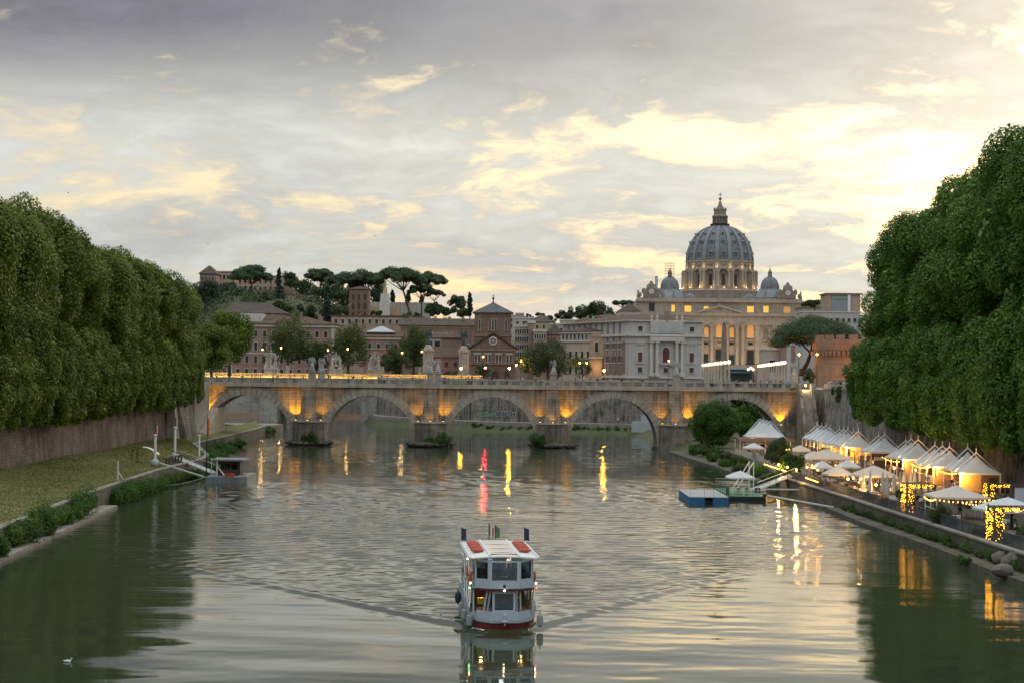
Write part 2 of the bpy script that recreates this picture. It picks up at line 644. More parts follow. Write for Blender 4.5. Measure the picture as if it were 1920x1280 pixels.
# metals, wood, cloth
IRON = M('dark_iron', (.03, .032, .035), .55, .2, 1, metal=.4)
STEELB = M('blue_grey_railing', (.085, .095, .115), .5, .2, 1, metal=.3)
WHITEM = M('white_paint', (.72, .73, .72), .5, .08, .7, fine=.05)
GREYD = M('dull_grey_paint', (.20, .225, .24), .6, .2, .7, stain=.4)
GREYM = M('grey_paint', (.42, .45, .47), .5, .12, .7, fine=.05)
BOATP = M('pale_blue_boat_paint', (.44, .53, .59), .38, .08, .6, stain=.12, stcol=(.35, .36, .36), fine=.04, spec=.5, local=True)
BOATR = M('red_antifouling', (.19, .03, .03), .5, .2, .8, stain=.2, local=True)
MAROON = M('maroon_trim', (.10, .025, .03), .45, .1, .8, local=True)
REDV = M('red_cushion', (.40, .07, .04), .6, .2, 1.5, local=True)
ORANGE = M('orange_ring', (.62, .13, .03), .55, .15, 1.5, local=True)
RUBBER = M('grey_fender', (.30, .32, .32), .6, .25, 1.5, local=True)
RUBBERD = M('dark_fender', (.045, .05, .06), .6, .25, 1.5, local=True)
CANVAS = M('pale_canvas', (.62, .645, .66), .8, .08, .6, .006, 5, stain=.15, stcol=(.4, .41, .42), fine=.05)
CREAMC = M('cream_canvas', (.66, .58, .50), .8, .08, .6, .006, 5, stain=.15, stcol=(.42, .36, .32), fine=.05)
WOOD = M('brown_wood', (.17, .10, .06), .7, .25, 1.2, .01, 8)
WOODD = M('dark_wood', (.07, .045, .032), .7, .25, 1.2, .01, 8)
DECK = M('grey_deck', (.36, .37, .37), .75, .2, .8, .0)
BLUEP = M('blue_pontoon', (.03, .15, .33), .5, .25, 1.0, stain=.4, stcol=(.02, .05, .08))
GREENP = M('green_deck_paint', (.05, .22, .12), .6, .25, 1.0)
BARK = M('bark', (.085, .07, .052), .95, .3, 1.5, .03, 6)
BARKP = M('pine_bark', (.11, .065, .045), .95, .3, 1.5, .03, 6)
# foliage
PLANE = M_leaf('plane_leaves', (.034, .062, .008), (.125, .180, .026), (.24, .28, .05), trans=.22)
PLANED = M_leaf('plane_leaves_deep', (.022, .064, .010), (.088, .190, .030), (.20, .31, .06), trans=.22)
PINEL = M_leaf('pine_needles', (.030, .055, .028), (.068, .112, .054), (.12, .165, .07), trans=.2)
CYPL = M_leaf('cypress_leaves', (.012, .028, .018), (.028, .055, .034), (.05, .08, .045), trans=.15)
BUSHL = M_leaf('bush_leaves', (.022, .050, .011), (.070, .145, .028), (.14, .22, .05))
OLIVE = M_leaf('mid_green_leaves', (.026, .045, .016), (.085, .12, .04), (.16, .18, .065))
HOLM = M_leaf('holm_oak_leaves', (.024, .044, .022), (.058, .092, .044), (.10, .135, .06), trans=.2)
IVYL = M_leaf('ivy_leaves', (.022, .045, .014), (.07, .11, .035), (.13, .16, .06), trans=.25)
GRASSL = M_leaf('grass_blades', (.065, .078, .018), (.13, .14, .036), (.20, .185, .06), trans=.3)
# lights
BULB = M_emit('warm_bulb', (1.0, .45, .06), 9)
BULBS = M_emit('fairy_light', (1.0, .42, .03), 10)
GLOBE = M_emit('lamp_globe', (1.0, .50, .10), 12)
WINL = M_emit('lit_window', (1.0, .55, .09), .62)
WINL2 = M_emit('dim_lit_window', (1.0, .50, .16), .22)
LEDS = M_emit('led_strip', (1.0, .56, .07), 42)
REDL = M_emit('red_signal', (1.0, .012, .03), 900)
WARML = M_emit('street_light', (1.0, .46, .02), 380)
WHITEL = M_emit('white_lamp', (1.0, .75, .40), 5)


def lamp_point(name, loc, power, col=(1, .55, .16), r=.15, parent=None):
 d = bpy.data.lights.new(name, 'POINT')
 d.energy, d.color, d.shadow_soft_size = power, col, r
 o = bpy.data.objects.new(name, d)
 link(o, parent)
 o.location = Vector(loc) - (ORG[parent.name] if parent is not None else Vector((0, 0, 0)))
 return o


def lamp_spot(name, loc, to, power, ang=70, col=(1, .60, .08), r=.12, blend=.6, parent=None):
 d = bpy.data.lights.new(name, 'SPOT')
 d.energy, d.color, d.shadow_soft_size = power, col, r
 d.spot_size, d.spot_blend = R(ang), blend
 o = bpy.data.objects.new(name, d)
 link(o, parent)
 o.location = Vector(loc) - (ORG[parent.name] if parent is not None else Vector((0, 0, 0)))
 o.rotation_euler = (Vector(to) - Vector(loc)).to_track_quat('-Z', 'Y').to_euler()
 return o
# ================================================================== SETTING: water, ground, banks, walls, hill
def lerp_pts(pts, y):
 ys = [p[0] for p in pts]
 xs = [p[1] for p in pts]
 return float(np.interp(y, ys, xs))


KL_P = [(40, -35), (60, -36), (120, -39.5), (146, -41.2), (194, -44.2), (234, -45.5), (263, -44.9), (277, -46), (300, -51), (322, -56), (345, -56), (400, -56.5), (430, -58), (445, -62)]
KL = lambda y: lerp_pts(KL_P, y)
KR = lambda y: 38.9 - 0.0307 * (y - 145.5)
WR = lambda y: 61.5 + (370 - y) * 0.018
ZST = 12.6          # street level
ZQ = 1.6            # right quay level
BOW = Vector((-0.25, 106.0, 0))
BHEAD = R(4.6)      # the boat heads for the camera, turned a little to the right
# ---------------- water
ys = np.concatenate([np.arange(40, 84, 2.0), np.arange(84, 215, .33), np.arange(215, 300, .55), np.arange(300, 430, 1.0), np.arange(430, 800, 8.0)])
xs = np.concatenate([np.arange(-290, -64, 8.0), np.arange(-64, -46, 1.2), np.arange(-46, 42, .36), np.arange(42, 64, 1.2), np.arange(64, 80, 4.0)])
X, Y = np.meshgrid(xs, ys)
Z = np.zeros_like(X)
rw = np.random.default_rng(3)


def patch(sx, sy, seed, n=14):
 r_ = np.random.default_rng(seed)
 o = np.zeros_like(X)
 for _ in range(n):
  a = r_.uniform(0, 2 * PI)
  o += np.sin(X * math.cos(a) / sx * r_.uniform(.5, 2) + Y * math.sin(a) / sy * r_.uniform(.5, 2) + r_.uniform(0, 7))
 return o / math.sqrt(n)


gust = 1 / (1 + np.exp(-2.2 * (patch(9, 22, 1) + .1)))
ddx, ddy = X - BOW.x, Y - BOW.y
s_ = ddx * (-math.sin(BHEAD)) + ddy * math.cos(BHEAD)        # behind the bow
t_ = ddx * math.cos(BHEAD) + ddy * math.sin(BHEAD)
inside = 1 / (1 + np.exp(-(s_ * .62 + 1 - np.abs(t_)) / 1.6))
inside = np.where(s_ > -3, inside, 0)
calm = .08 + .92 * inside
calm = np.clip(calm * (.35 + .65 * gust), 0, 1)
for _ in range(60):
 lam = rw.uniform(.8, 2.5)
 a = rw.normal(PI / 2, .42)
 A = .0023 * lam ** .9
 Z += A * calm * np.sin(2 * PI / lam * (X * math.cos(a) + Y * math.sin(a)) + rw.uniform(0, 7))
for _ in range(8):
 lam = rw.uniform(5, 14)
 a = rw.normal(PI / 2, .6)
 Z += .005 * np.sin(2 * PI / lam * (X * math.cos(a) + Y * math.sin(a)) + rw.uniform(0, 7))
# bow waves: two arms with a train of crests behind each
for k in range(3):
 off = np.abs(t_) - np.clip(s_, 0, None) * (.60 - .035 * k) - .9 + k * .9
 wdt = .95 + .022 * np.clip(s_, 0, None)
 Z += np.where(s_ > -.5, (.15 - .035 * k) * np.exp(-np.clip(s_, 0, None) / 38) * np.exp(-(off / wdt) ** 2) * np.cos(off / wdt * 2.2), 0)
Z += np.where(s_ > 16, .022 * np.exp(-np.clip(s_ - 16, 0, None) / 60) * np.exp(-(t_ / (3 + .22 * np.clip(s_, 0, None))) ** 2) * np.sin(2 * PI * s_ / 2.6 + .02 * t_ * t_), 0)
# ring-like ripples that have run out to both sides
for cx, cy, r0, sg in ((-8, 128, 20, 7), (10, 120, 24, 8)):
 rr = np.hypot(X - cx, (Y - cy) * .8)
 Z += .014 * np.exp(-((rr - r0) / sg) ** 2) * np.sin(2 * PI * rr / 1.9) * inside
ny, nx = X.shape
idx = np.arange(ny * nx).reshape(ny, nx)
Fq = np.stack([idx[:-1, :-1], idx[:-1, 1:], idx[1:, 1:], idx[1:, :-1]], -1).reshape(-1, 4)
m, t = new_mat('river_water')
pos = t.add('ShaderNodeNewGeometry').outputs['Position']
pv = t.vmath('MULTIPLY', pos, (1.0, 1.0, 0.0))
g1 = t.noise(t.vmath('MULTIPLY', pv, (.7, 2.4, 0)), 1.7, 4, .6)
g2 = t.noise(t.vmath('MULTIPLY', pv, (.42, 1.8, 0)), .5, 3, .5)
gm = t.step(t.noise(t.vmath('MULTIPLY', pv, (.05, .022, 0)), 1.0, 4, .6), .36, .66)
far_ = t.add('ShaderNodeSeparateXYZ', {0: pos}).outputs[1]
fr = t.step(far_, 98.0, 165.0)
amp = t.math('MULTIPLY', t.math('ADD', .18, t.math('MULTIPLY', gm, .5)), t.math('ADD', .17, t.math('MULTIPLY', fr, 1.0)))
hh = t.math('MULTIPLY', t.math('ADD', t.math('MULTIPLY', g1, .38), t.math('MULTIPLY', g2, 1.7)), amp)
bmp = t.add('ShaderNodeBump', {'Height': hh, 'Strength': .6, 'Distance': .075})
mud = t.noise(t.vmath('MULTIPLY', pv, (.05, .02, 0)), 1.0, 5, .6)
wc = t.mix(mud, (.028, .042, .022), (.050, .056, .031))
bs = finish(t, wc, .03, .5, 0, bmp.outputs[0])
bs.inputs['IOR'].default_value = 1.33
WATER = m
wo_ = obj_from(mesh_np('water', np.stack([X, Y, Z], -1).reshape(-1, 3), Fq, m, True), 'water')
wo_['kind'] = 'structure'
# ---------------- street-level ground, one sheet with the river cut out
gl = [(-8000, -800), (-63.2, -800), (-63.2, 380), (-76, 430), (-110, 545), (-150, 610), (-260, 660), (-600, 700), (-8000, 1500)]
gr = [(8000, -800), (8000, 9000), (-8000, 9000), (-8000, 1500.5), (-600, 760), (-210, 720), (-60, 640), (-41, 560), (-35, 522), (-10, 482), (0, 473), (30, 468), (48, 463), (59, 444), (64.5, 400), (64.5, 372), (67.5, 230), (72, 40), (72, -800)]
mb = MB()
mb.raw([(x, y, ZST) for x, y in gl], [tuple(range(len(gl)))])
mb.raw([(x, y, ZST) for x, y in gr], [tuple(range(len(gr)))])
struct(mb, 'ground', M('city_ground', (.115, .105, .09), .95, .3, .05))
# ---------------- left bank: lawn, kerb, ledge
LAWN = M('lawn_turf', (.14, .136, .044), .95, .35, .07, .05, 6, hue=(.10, .118, .034), fine=.3)
vs, fs = [], []
yl = list(np.arange(40, 445, 6.0)) + [445]
for y in yl:
 k = KL(y)
 for f in (0, .2, .45, .75, 1):
  x = (k - .55) + (-61.8 - (k - .55)) * f
  vs.append((x, y, 1.98 + .9 * f + .10 * math.sin(x * .5 + y * .13) * f))
for i in range(len(yl) - 1):
 for j in range(4):
  a = i * 5 + j
  fs.append((a, a + 5, a + 6, a + 1))
struct(MB().raw(vs, fs), 'lawn', LAWN, True)
mb = MB()
for i in range(len(yl) - 1):                      # kerb wall along the lawn
 y0, y1 = yl[i], yl[i + 1]
 k0, k1 = KL(y0), KL(y1)
 mb.prism([(k0, y0), (k1, y1), (k1 - .55, y1), (k0 - .55, y0)], -1.0, 2.02)
struct(mb, 'left_quay_wall', CONC_D)
kerb = obj_from(bpy.data.meshes.new('kerb'), 'left_kerb')
kerb['kind'] = 'structure'
for i in range(len(yl) - 1):
 y0, y1 = yl[i] + .03, yl[i + 1] - .03
 k0, k1 = KL(y0), KL(y1)
 mb = MB().prism([(k0 + .08, y0), (k1 + .08, y1), (k1 - .62, y1), (k0 - .62, y0)], 2.024, 2.16)
 mb.build('kerb_stone', CONC, kerb)
mb = MB()
yy = list(np.arange(60, 198, 6.0)) + [197]
for i in range(len(yy) - 1):
 y0, y1 = yy[i], yy[i + 1]
 mb.prism([(KL(y0) + 1.7, y0), (KL(y1) + 1.7, y1), (KL(y1) + .002, y1), (KL(y0) + .002, y0)], -1.0, .30)
struct(mb, 'left_ledge', CONC)
mb = MB()
mb.prism([(-57.5, 438), (-56, 446), (-60, 452), (-75, 452), (-62, 430)], -1, 2.0)
struct(mb, 'paved_quay', CONC)
# ---------------- right bank: quay, kerb, ledge
mb = MB()
yr = list(np.arange(60, 240, 8.0)) + [243]
for i in range(len(yr) - 1):
 y0, y1 = yr[i], yr[i + 1]
 mb.prism([(KR(y0), y0), (WR(y0) + 1, y0), (WR(y1) + 1, y1), (KR(y1), y1)], -1.0, ZQ)
struct(mb, 'right_quay', CONC_D)
# past the landing the quay edge steps back and a green slope runs to the water
mb = MB()
y2 = [243, 262, 284, 306, 330, 352, 380, 420, 445]
ed = lambda y: KR(y) + 4.0
for i in range(len(y2) - 1):
 y0, y1 = y2[i], y2[i + 1]
 mb.prism([(ed(y0), y0), (WR(y0) + 1, y0), (WR(y1) + 1, y1), (ed(y1), y1)], -1.0, ZQ + .001)
 b = len(mb.v)
 mb.raw([(ed(y0), y0, ZQ + .0), (ed(y1), y1, ZQ + .0), (KR(y1) - .6, y1, -.3), (KR(y0) - .6, y0, -.3)], [(0, 1, 2, 3)])
struct(mb, 'right_slope', EARTH)
# terrace floor
mb = MB()
yt = list(np.arange(110, 243, 10)) + [243]
for i in range(len(yt) - 1):
 y0, y1 = yt[i], yt[i + 1]
 mb.raw([(KR(y0) + 1.2, y0, ZQ + .006), (WR(y0), y0, ZQ + .006), (WR(y1), y1, ZQ + .006), (KR(y1) + 1.2, y1, ZQ + .006)], [(0, 1, 2, 3)])
for i in range(4):
 y0, y1 = y2[i], y2[i + 1]
 mb.raw([(ed(y0) + .4, y0, ZQ + .007), (WR(y0), y0, ZQ + .007), (WR(y1), y1, ZQ + .007), (ed(y1) + .4, y1, ZQ + .007)], [(0, 1, 2, 3)])
struct(mb, 'terrace', PAVE)
kerb = obj_from(bpy.data.meshes.new('kerb2'), 'right_kerb')
kerb['kind'] = 'structure'
for i in range(26):
 y0, y1 = 112 + i * 5.0 + .03, 117 + i * 5.0 - .03
 MB().prism([(KR(y0) - .12, y0), (KR(y0) + .55, y0), (KR(y1) + .55, y1), (KR(y1) - .12, y1)], ZQ + .003, ZQ + .17).build('kerb_stone', CONC, kerb)
mb = MB()
yy = list(np.arange(60, 200, 6.0)) + [203]
for i in range(len(yy) - 1):
 y0, y1 = yy[i], yy[i + 1]
 j0, j1 = .25 * math.sin(y0 * .9), .25 * math.sin(y1 * .9)
 mb.prism([(KR(y0) - 2.0 + j0, y0), (KR(y0) - .002, y0), (KR(y1) - .002, y1), (KR(y1) - 2.0 + j1, y1)], -1.0, .38)
struct(mb, 'right_ledge', CONC_D)
mb = MB()                                       # worn path at the water's edge by the bridge
for i in range(12):
 y0, y1 = 255 + i * 8, 263 + i * 8
 x0, x1 = KR(y0) - .7 + .5 * math.sin(y0 * .05), KR(y1) - .7 + .5 * math.sin(y1 * .05)
 mb.prism([(x0 - .8, y0), (x0 + 1.3, y0), (x1 + 1.3, y1), (x1 - .8, y1)], -.8, .32)
struct(mb, 'shore_path', CONC_D)
# far quay behind the bridge
FQ = [(54, 444), (46, 455), (30, 459.5), (0, 464), (-12, 474), (-38, 516), (-43, 545)]
FW_ = [(59, 446), (48, 463), (30, 468), (0, 473), (-10, 482), (-35, 522), (-41, 545)]
mb = MB()
for i in range(len(FQ) - 1):
 mb.prism([FQ[i], FW_[i], FW_[i + 1], FQ[i + 1]][::-1], -1, 2.5)
struct(mb, 'far_quay', CONC)


# ---------------- embankment walls
def emb_wall(name, label, pts, mat, zb, zt, batter, side, coping=True):
 """pts along the wall (plan), side = +1/-1: which side is the river (batter leans away)"""
 c = pts[len(pts) // 2]
 o = thing(name, label, 'wall', (c[0], c[1], zb))
 mb, cp, pr = MB(), MB(), MB()
 for i in range(len(pts) - 1):
  a, b = Vector((*pts[i], 0)), Vector((*pts[i + 1], 0))
  d = (b - a).normalized()
  n = Vector((d.y, -d.x, 0)) * side            # towards the river
  bk = -n * 1.6
  q = [a, b, b + bk, a + bk]
  tp = [a - n * batter, b - n * batter, b + bk, a + bk]
  if side > 0:
   q, tp = q[::-1], tp[::-1]
  mb.prism([(p.x, p.y) for p in q], zb, zt, [(p.x, p.y) for p in tp])
  q2 = [a - n * (batter - .18), b - n * (batter - .18), b - n * (batter + .75), a - n * (batter + .75)]
  if side > 0:
   q2 = q2[::-1]
  cp.prism([(p.x, p.y) for p in q2], zt + .003, zt + .32)
  q3 = [a - n * (batter + .05), b - n * (batter + .05), b - n * (batter + .5), a - n * (batter + .5)]
  if side > 0:
   q3 = q3[::-1]
  pr.prism([(p.x, p.y) for p in q3], zt + .323, zt + 1.05)
 mb.build('wall_face', mat, o)
 if coping:
  cp.build('coping', CONC, o)
  pr.build('parapet', TRAV2, o)
 return o


emb_wall('embankment_wall', 'tall brown brick embankment wall behind the lawn under the plane trees', [(-62, 40), (-62, 140), (-62, 230), (-62, 300), (-62, 352)], WALL_L, 1.5, 12.5, .9, 1)
emb_wall('embankment_wall', 'tall grey stained embankment wall behind the white marquees', [(WR(40), 40), (WR(130), 130), (WR(220), 220), (WR(300), 300), (WR(366), 366)], WALL_R, 1.0, 12.5, 1.4, -1)
emb_wall('embankment_wall', 'dark far embankment wall with graffiti seen through the middle bridge arches', [(63.5, 384), (63, 400), (59, 446), (48, 463), (30, 468), (0, 473), (-10, 482), (-35, 522), (-41, 545)], WALL_R, 1.0, 12.5, .3, -1)
emb_wall('embankment_wall', 'pale far embankment wall glimpsed below the second bridge', [(-41, 600), (-90, 612), (-160, 640), (-300, 690)], PALE, 1.0, 12.5, .3, -1)
emb_wall('embankment_wall', 'brown embankment wall beyond the leftmost bridge arch', [(-62, 384), (-66, 405), (-75, 430), (-109, 540)], WALL_R, 1.0, 12.5, .5, 1)
# worn patches of plaster on the left wall: leaning stair buttress by the bridge
bt = thing('wall_buttress', 'pale leaning stone buttress on the brown wall near the bridge', 'buttress', (-60.5, 330, 2.6))
MB().xz([(-62.2, 2.3), (-60.2, 2.3), (-61.2, 12.2), (-62.2, 12.2)], 327.5, 330).build('buttress_face', TRAV2, bt)
MB().xz([(-62.2, 2.3), (-58.8, 2.3), (-61.4, 12.2), (-62.2, 12.2)], 330.01, 342).build('ramp_wall', PINER, bt)
# graffiti on the far wall: rows of rounded painted strokes
gm_d = M('graffiti_black', (.03, .03, .035), .8, .2, 2)
gm_w = M('graffiti_white', (.6, .62, .62), .8, .2, 2)
gm_g = M('graffiti_green', (.22, .36, .24), .8, .2, 2)


def stroke(mb, pts, x0, z0, s, y, wd=.16):
 for a, b in zip(pts[:-1], pts[1:]):
  p, q = Vector((x0 + a[0] * s, 0, z0 + a[1] * s)), Vector((x0 + b[0] * s, 0, z0 + b[1] * s))
  d = (q - p).normalized()
  n = Vector((-d.z, 0, d.x)) * wd
  p, q = p - d * wd * .4, q + d * wd * .4
  vs = [p + n, p - n, q - n, q + n]
  mb.raw([(v.x, y(v.x), v.z) for v in vs], [(0, 1, 2, 3)])


GLY = {'O': [[(.1, .1), (.5, 0), (.85, .3), (.85, .8), (.5, 1), (.1, .8), (.1, .1)]],
    'N': [[(.05, 0), (.05, 1), (.8, 0), (.8, 1)]], 'V': [[(.05, 1), (.4, 0), (.8, 1)]],
    'C': [[(.85, .85), (.5, 1), (.1, .75), (.1, .25), (.5, 0), (.85, .15)]], 'H': [[(.1, 0), (.1, 1)], [(.1, .5), (.8, .5)], [(.8, 0), (.8, 1)]],
    'I': [[(.4, 0), (.4, 1)]]}
fwy = lambda x: float(np.interp(x, [p[0] for p in FW_[::-1]], [p[1] for p in FW_[::-1]])) - .15
gf = thing('graffiti', 'black block-letter graffiti sprayed on the far embankment wall', 'graffiti', (-4, fwy(-4), 4))
pa, pb = W(930, 778, 474), W(961, 768, 474)
MBg, MBw = MB(), MB()
for i, ch in enumerate('CNVCH'):
 for sk in GLY[ch]:
  stroke(MBg, sk, pa.x + i * 1.0, pa.z - .1, 1.05, lambda x: fwy(x) - .06, .13)
  stroke(MBw, sk, pa.x + i * 1.0, pa.z - .1, 1.05, lambda x: fwy(x) - .02, .24)
MBw.build('outline', gm_w, gf)
MBg.build('lettering', gm_d, gf)
gg = MB()
for i in range(9):
 x = pa.x - 5.2 + i * .55
 stroke(gg, [(0, random.uniform(-.2, .4)), (.5, random.uniform(.6, 1.2)), (.9, random.uniform(-.3, .4)), (1.2, random.uniform(.3, 1))], x, pa.z - .3, 1.1, lambda x: fwy(x) - .05, .12)
tag(gg.build('graffiti', gm_g), 'pale green scribbled graffiti left of the black lettering', 'graffiti')
# ---------------- the wooded hill on the left and low far hills


def hill_h(x, y):
 hx = np.interp(x, [-600, -300, -190, -120, -70, -20, 25, 70], [18, 30, 36, 36, 28, 25, 8, 0])
 s = np.clip((y - 690) / 150, 0, 1)
 s = s * s * (3 - 2 * s)
 return ZST - .5 + hx * s + 3 * np.sin(x * .05) * s + 2 * np.sin(y * .06 + x * .03) * s


hx_ = np.linspace(-620, 90, 60)
hy_ = np.linspace(660, 1300, 44)
HX, HY = np.meshgrid(hx_, hy_)
HZ = hill_h(HX, HY)
idx = np.arange(HX.size).reshape(HX.shape)
Fq = np.stack([idx[:-1, :-1], idx[:-1, 1:], idx[1:, 1:], idx[1:, :-1]], -1).reshape(-1, 4)
o = obj_from(mesh_np('hill', np.stack([HX, HY, HZ], -1).reshape(-1, 3), Fq, M('hill_scrub', (.09, .095, .05), .95, .35, .05, .3, .4), True), 'hill')
o['kind'] = 'structure'
hx_ = np.linspace(-900, 1500, 90)
hy_ = np.linspace(1500, 2600, 30)
HX, HY = np.meshgrid(hx_, hy_)
prof = np.interp(HX, [-900, -300, -60, 30, 75, 120, 150, 185, 260, 500, 900, 1500], [60, 58, 52, 46, 60, 70, 66, 40, 32, 40, 55, 40])
HZ = ZST + (prof - 12) * np.clip((HY - 1500) / 120, 0, 1) * np.clip((2600 - HY) / 500, 0, 1) + 2.5 * np.sin(HX * .06) + 2 * np.sin(HX * .13 + HY * .02)
idx = np.arange(HX.size).reshape(HX.shape)
Fq = np.stack([idx[:-1, :-1], idx[:-1, 1:], idx[1:, 1:], idx[1:, :-1]], -1).reshape(-1, 4)
o = obj_from(mesh_np('far_hills', np.stack([HX, HY, HZ], -1).reshape(-1, 3), Fq, M('far_scrub', (.045, .055, .035), .95, .35, .03, .5, .3), True), 'far_hills')
o['kind'] = 'structure'
# ================================================================== FIGURES (statues, people)
def figure(mb, pose='stand', s=1.0, robe=False, arms=((.35, -.1, -.75), (-.35, -.1, -.75)), lean=0.0, at=(0, 0, 0), turn=0.0):
 """adds a human figure 1.75 m high (times s) facing -y; overlapping tapered limbs, to be remeshed"""
 q = MB()
 hip = .93 if pose != 'sit' else .50
 T = lambda z: (lean * (z - hip) * 1.0)
 if robe:
  prof = [(.36, 0), (.34, .15), (.27, .6), (.20, .95), (.185, 1.05)]
  vs, fs = [], []
  n = 18
  for k, (r, z) in enumerate(prof):
   for i in range(n):
    a = 2 * PI * i / n
    rr = r * (1 + .13 * math.sin(a * 5 + k * .5))
    vs.append((rr * math.cos(a), rr * .8 * math.sin(a) + .02 * k, z))
  for k in range(len(prof) - 1):
   for i in range(n):
    j = (i + 1) % n
    fs.append((k * n + i, k * n + j, (k + 1) * n + j, (k + 1) * n + i))
  fs.append(tuple(range(n - 1, -1, -1)))
  fs.append(tuple(range((len(prof) - 1) * n, len(prof) * n)))
  q.raw(vs, fs)
 elif pose == 'sit':
  for sx in (-1, 1):
   q.tube((sx * .09, 0, .50), (sx * .11, -.42, .50), .085, .065, 8)
   q.tube((sx * .11, -.42, .52), (sx * .11, -.40, .06), .06, .042, 8)
   q.tube((sx * .11, -.38, .04), (sx * .115, -.58, .035), .045, .035, 6)
   q.ball((sx * .11, -.42, .50), .07, 8, 5)
 else:
  st = .10 if pose == 'walk' else .02
  for sx in (-1, 1):
   y_ = sx * st
   q.tube((sx * .085, 0, .95), (sx * .10, y_ * 1.0 - .02, .50), .092, .066, 8)
   q.tube((sx * .10, y_ - .02, .52), (sx * .105, y_ * 2.0 + .01, .07), .062, .042, 8)
   q.tube((sx * .105, y_ * 2 + .03, .04), (sx * .12, y_ * 2 - .19, .035), .045, .036, 6)
   q.ball((sx * .10, y_ - .02, .51), .066, 8, 5)
 z0 = hip
 q.ball((0, T(z0), z0 + .03), .17, 12, 8, (1.0, .68, .75))
 q.ball((0, T(z0 + .2), z0 + .20), .155, 12, 8, (1.0, .68, 1.2))
 q.ball((0, T(z0 + .4), z0 + .39), .19, 12, 8, (1.02, .62, .95))
 q.tube((0, T(z0 + .5), z0 + .48), (0, T(z0 + .62) - .015, z0 + .63), .06, .052, 8)
 hc = Vector((0, T(z0 + .7) - .03, z0 + .73))
 q.ball(hc, .108, 12, 8, (.86, 1.0, 1.16))
 q.tube(hc + Vector((0, -.09, .0)), hc + Vector((0, -.135, -.025)), .016, .014, 5)
 q.ball(hc + Vector((0, .025, .03)), .112, 10, 7, (.92, 1.0, 1.05))
 for sx, a in zip((1, -1), arms):
  sh = Vector((sx * .19, T(z0 + .48), z0 + .47))
  hand = sh + Vector(a)
  mid = sh.lerp(hand, .5) + Vector((sx * .05, .06, -.04))
  q.ball(sh, .072, 8, 6)
  q.tube(sh, mid, .056, .044, 7)
  q.tube(mid, hand, .044, .03, 7)
  dr = (hand - mid).normalized()
  q.ball(hand + dr * .05, .042, 7, 5, (.8, .8, 1.2))
  for f_ in range(3):
   q.tube(hand + dr * .06, hand + dr * .14 + Vector((.016 * (f_ - 1), 0, 0)), .014, .011, 4)
 ca, sa = math.cos(turn), math.sin(turn)
 mb.raw([(at[0] + s * (x * ca - y * sa), at[1] + s * (x * sa + y * ca), at[2] + s * z) for x, y, z in q.v], q.f)


def wing(mb, sx, base, s=1.0, spread=.9, up=1.2):
 """feathered wing: a fan of flattened blades"""
 b = Vector(base)
 for i in range(7):
  f = i / 6
  tip = b + Vector((sx * spread * (.35 + .65 * math.sin(f * 1.9 + .25)), .22, up * (1.0 - 1.75 * f))) * s
  mid = b.lerp(tip, .55) + Vector((sx * .08, .04, .16)) * s
  mb.tube(b, mid, .11 * s, .12 * s, 6)
  mb.tube(mid, tip, .12 * s, .05 * s, 6)


def angel_mesh(name, seed, attr):
 r_ = random.Random(seed)
 mb = MB()
 figure(mb, robe=True, arms=((.28, -.30, -.05 + r_.uniform(-.1, .2)), (-.30, -.22, -.35 + r_.uniform(0, .4))), lean=r_.uniform(-.08, .08), turn=r_.uniform(-.4, .4), s=1.55, at=(0, 0, .30))
 wing(mb, 1, (.12, .22, 2.15), 1.0, .75, .95)
 wing(mb, -1, (-.12, .22, 2.15), 1.0, .75, .95)
 mb.ball((0, 0, .14), .75, 14, 6, (1, .9, .35))              # cloud base
 for k in range(6):
  a = k * 1.05
  mb.ball((.5 * math.cos(a), .45 * math.sin(a), .22), .26, 8, 6)
 for k in range(5):                                           # blown drapery
  mb.tube((-.2 + .1 * k, -.25, 1.2), (-.45 + .22 * k, -.42, .4), .12, .16, 6)
 if attr == 'cross':
  mb.box(-.62, -.50, -.52, -.40, .5, 3.2)
  mb.box(-1.05, -.07, -.52, -.40, 2.55, 2.7)
 elif attr == 'lance':
  mb.tube((.55, -.5, .3), (.62, -.5, 3.4), .05, .04, 6)
  mb.tube((.62, -.5, 3.3), (.63, -.5, 3.7), .09, .01, 6)
 elif attr == 'column':
  mb.tube((-.5, -.45, .3), (-.5, -.45, 2.5), .17, .14, 8)
  mb.box(-.68, -.32, -.63, -.27, 2.5, 2.66)
 else:
  mb.ball((.1, -.62, 1.9), .28, 10, 7, (1, .35, 1.1))
 return remeshed(mb, .055, name, [MARBLE])


def group_mesh(name, seed, big=1.0):
 r_ = random.Random(seed)
 mb = MB()
 for k in range(3):
  x = (k - 1) * .85 + r_.uniform(-.1, .1)
  figure(mb, robe=(k != 1), pose='walk', s=1.5 * big * (1.25 if k == 1 else .95), at=(x * big, r_.uniform(-.2, .3), .3 + (.5 if k == 1 else 0)), turn=r_.uniform(-.8, .8), lean=r_.uniform(-.25, .25),
      arms=((.3, -.2, r_.uniform(-.3, .6)), (-.3, -.2, r_.uniform(-.5, .5))))
 wing(mb, 1, (.2 * big, .3, 2.5 * big), 1.1 * big, .9, .9)
 wing(mb, -1, (-.2 * big, .3, 2.5 * big), 1.1 * big, .9, .7)
 for k in range(4):
  mb.ball((r_.uniform(-1.1, 1.1) * big, r_.uniform(-.3, .4), r_.uniform(.2, 1.0) * big), r_.uniform(.25, .45) * big, 8, 6)
 mb.box(-1.4 * big, 1.4 * big, -.6, .7, 0, .4)
 return remeshed(mb, .065, name, [MARBLE])


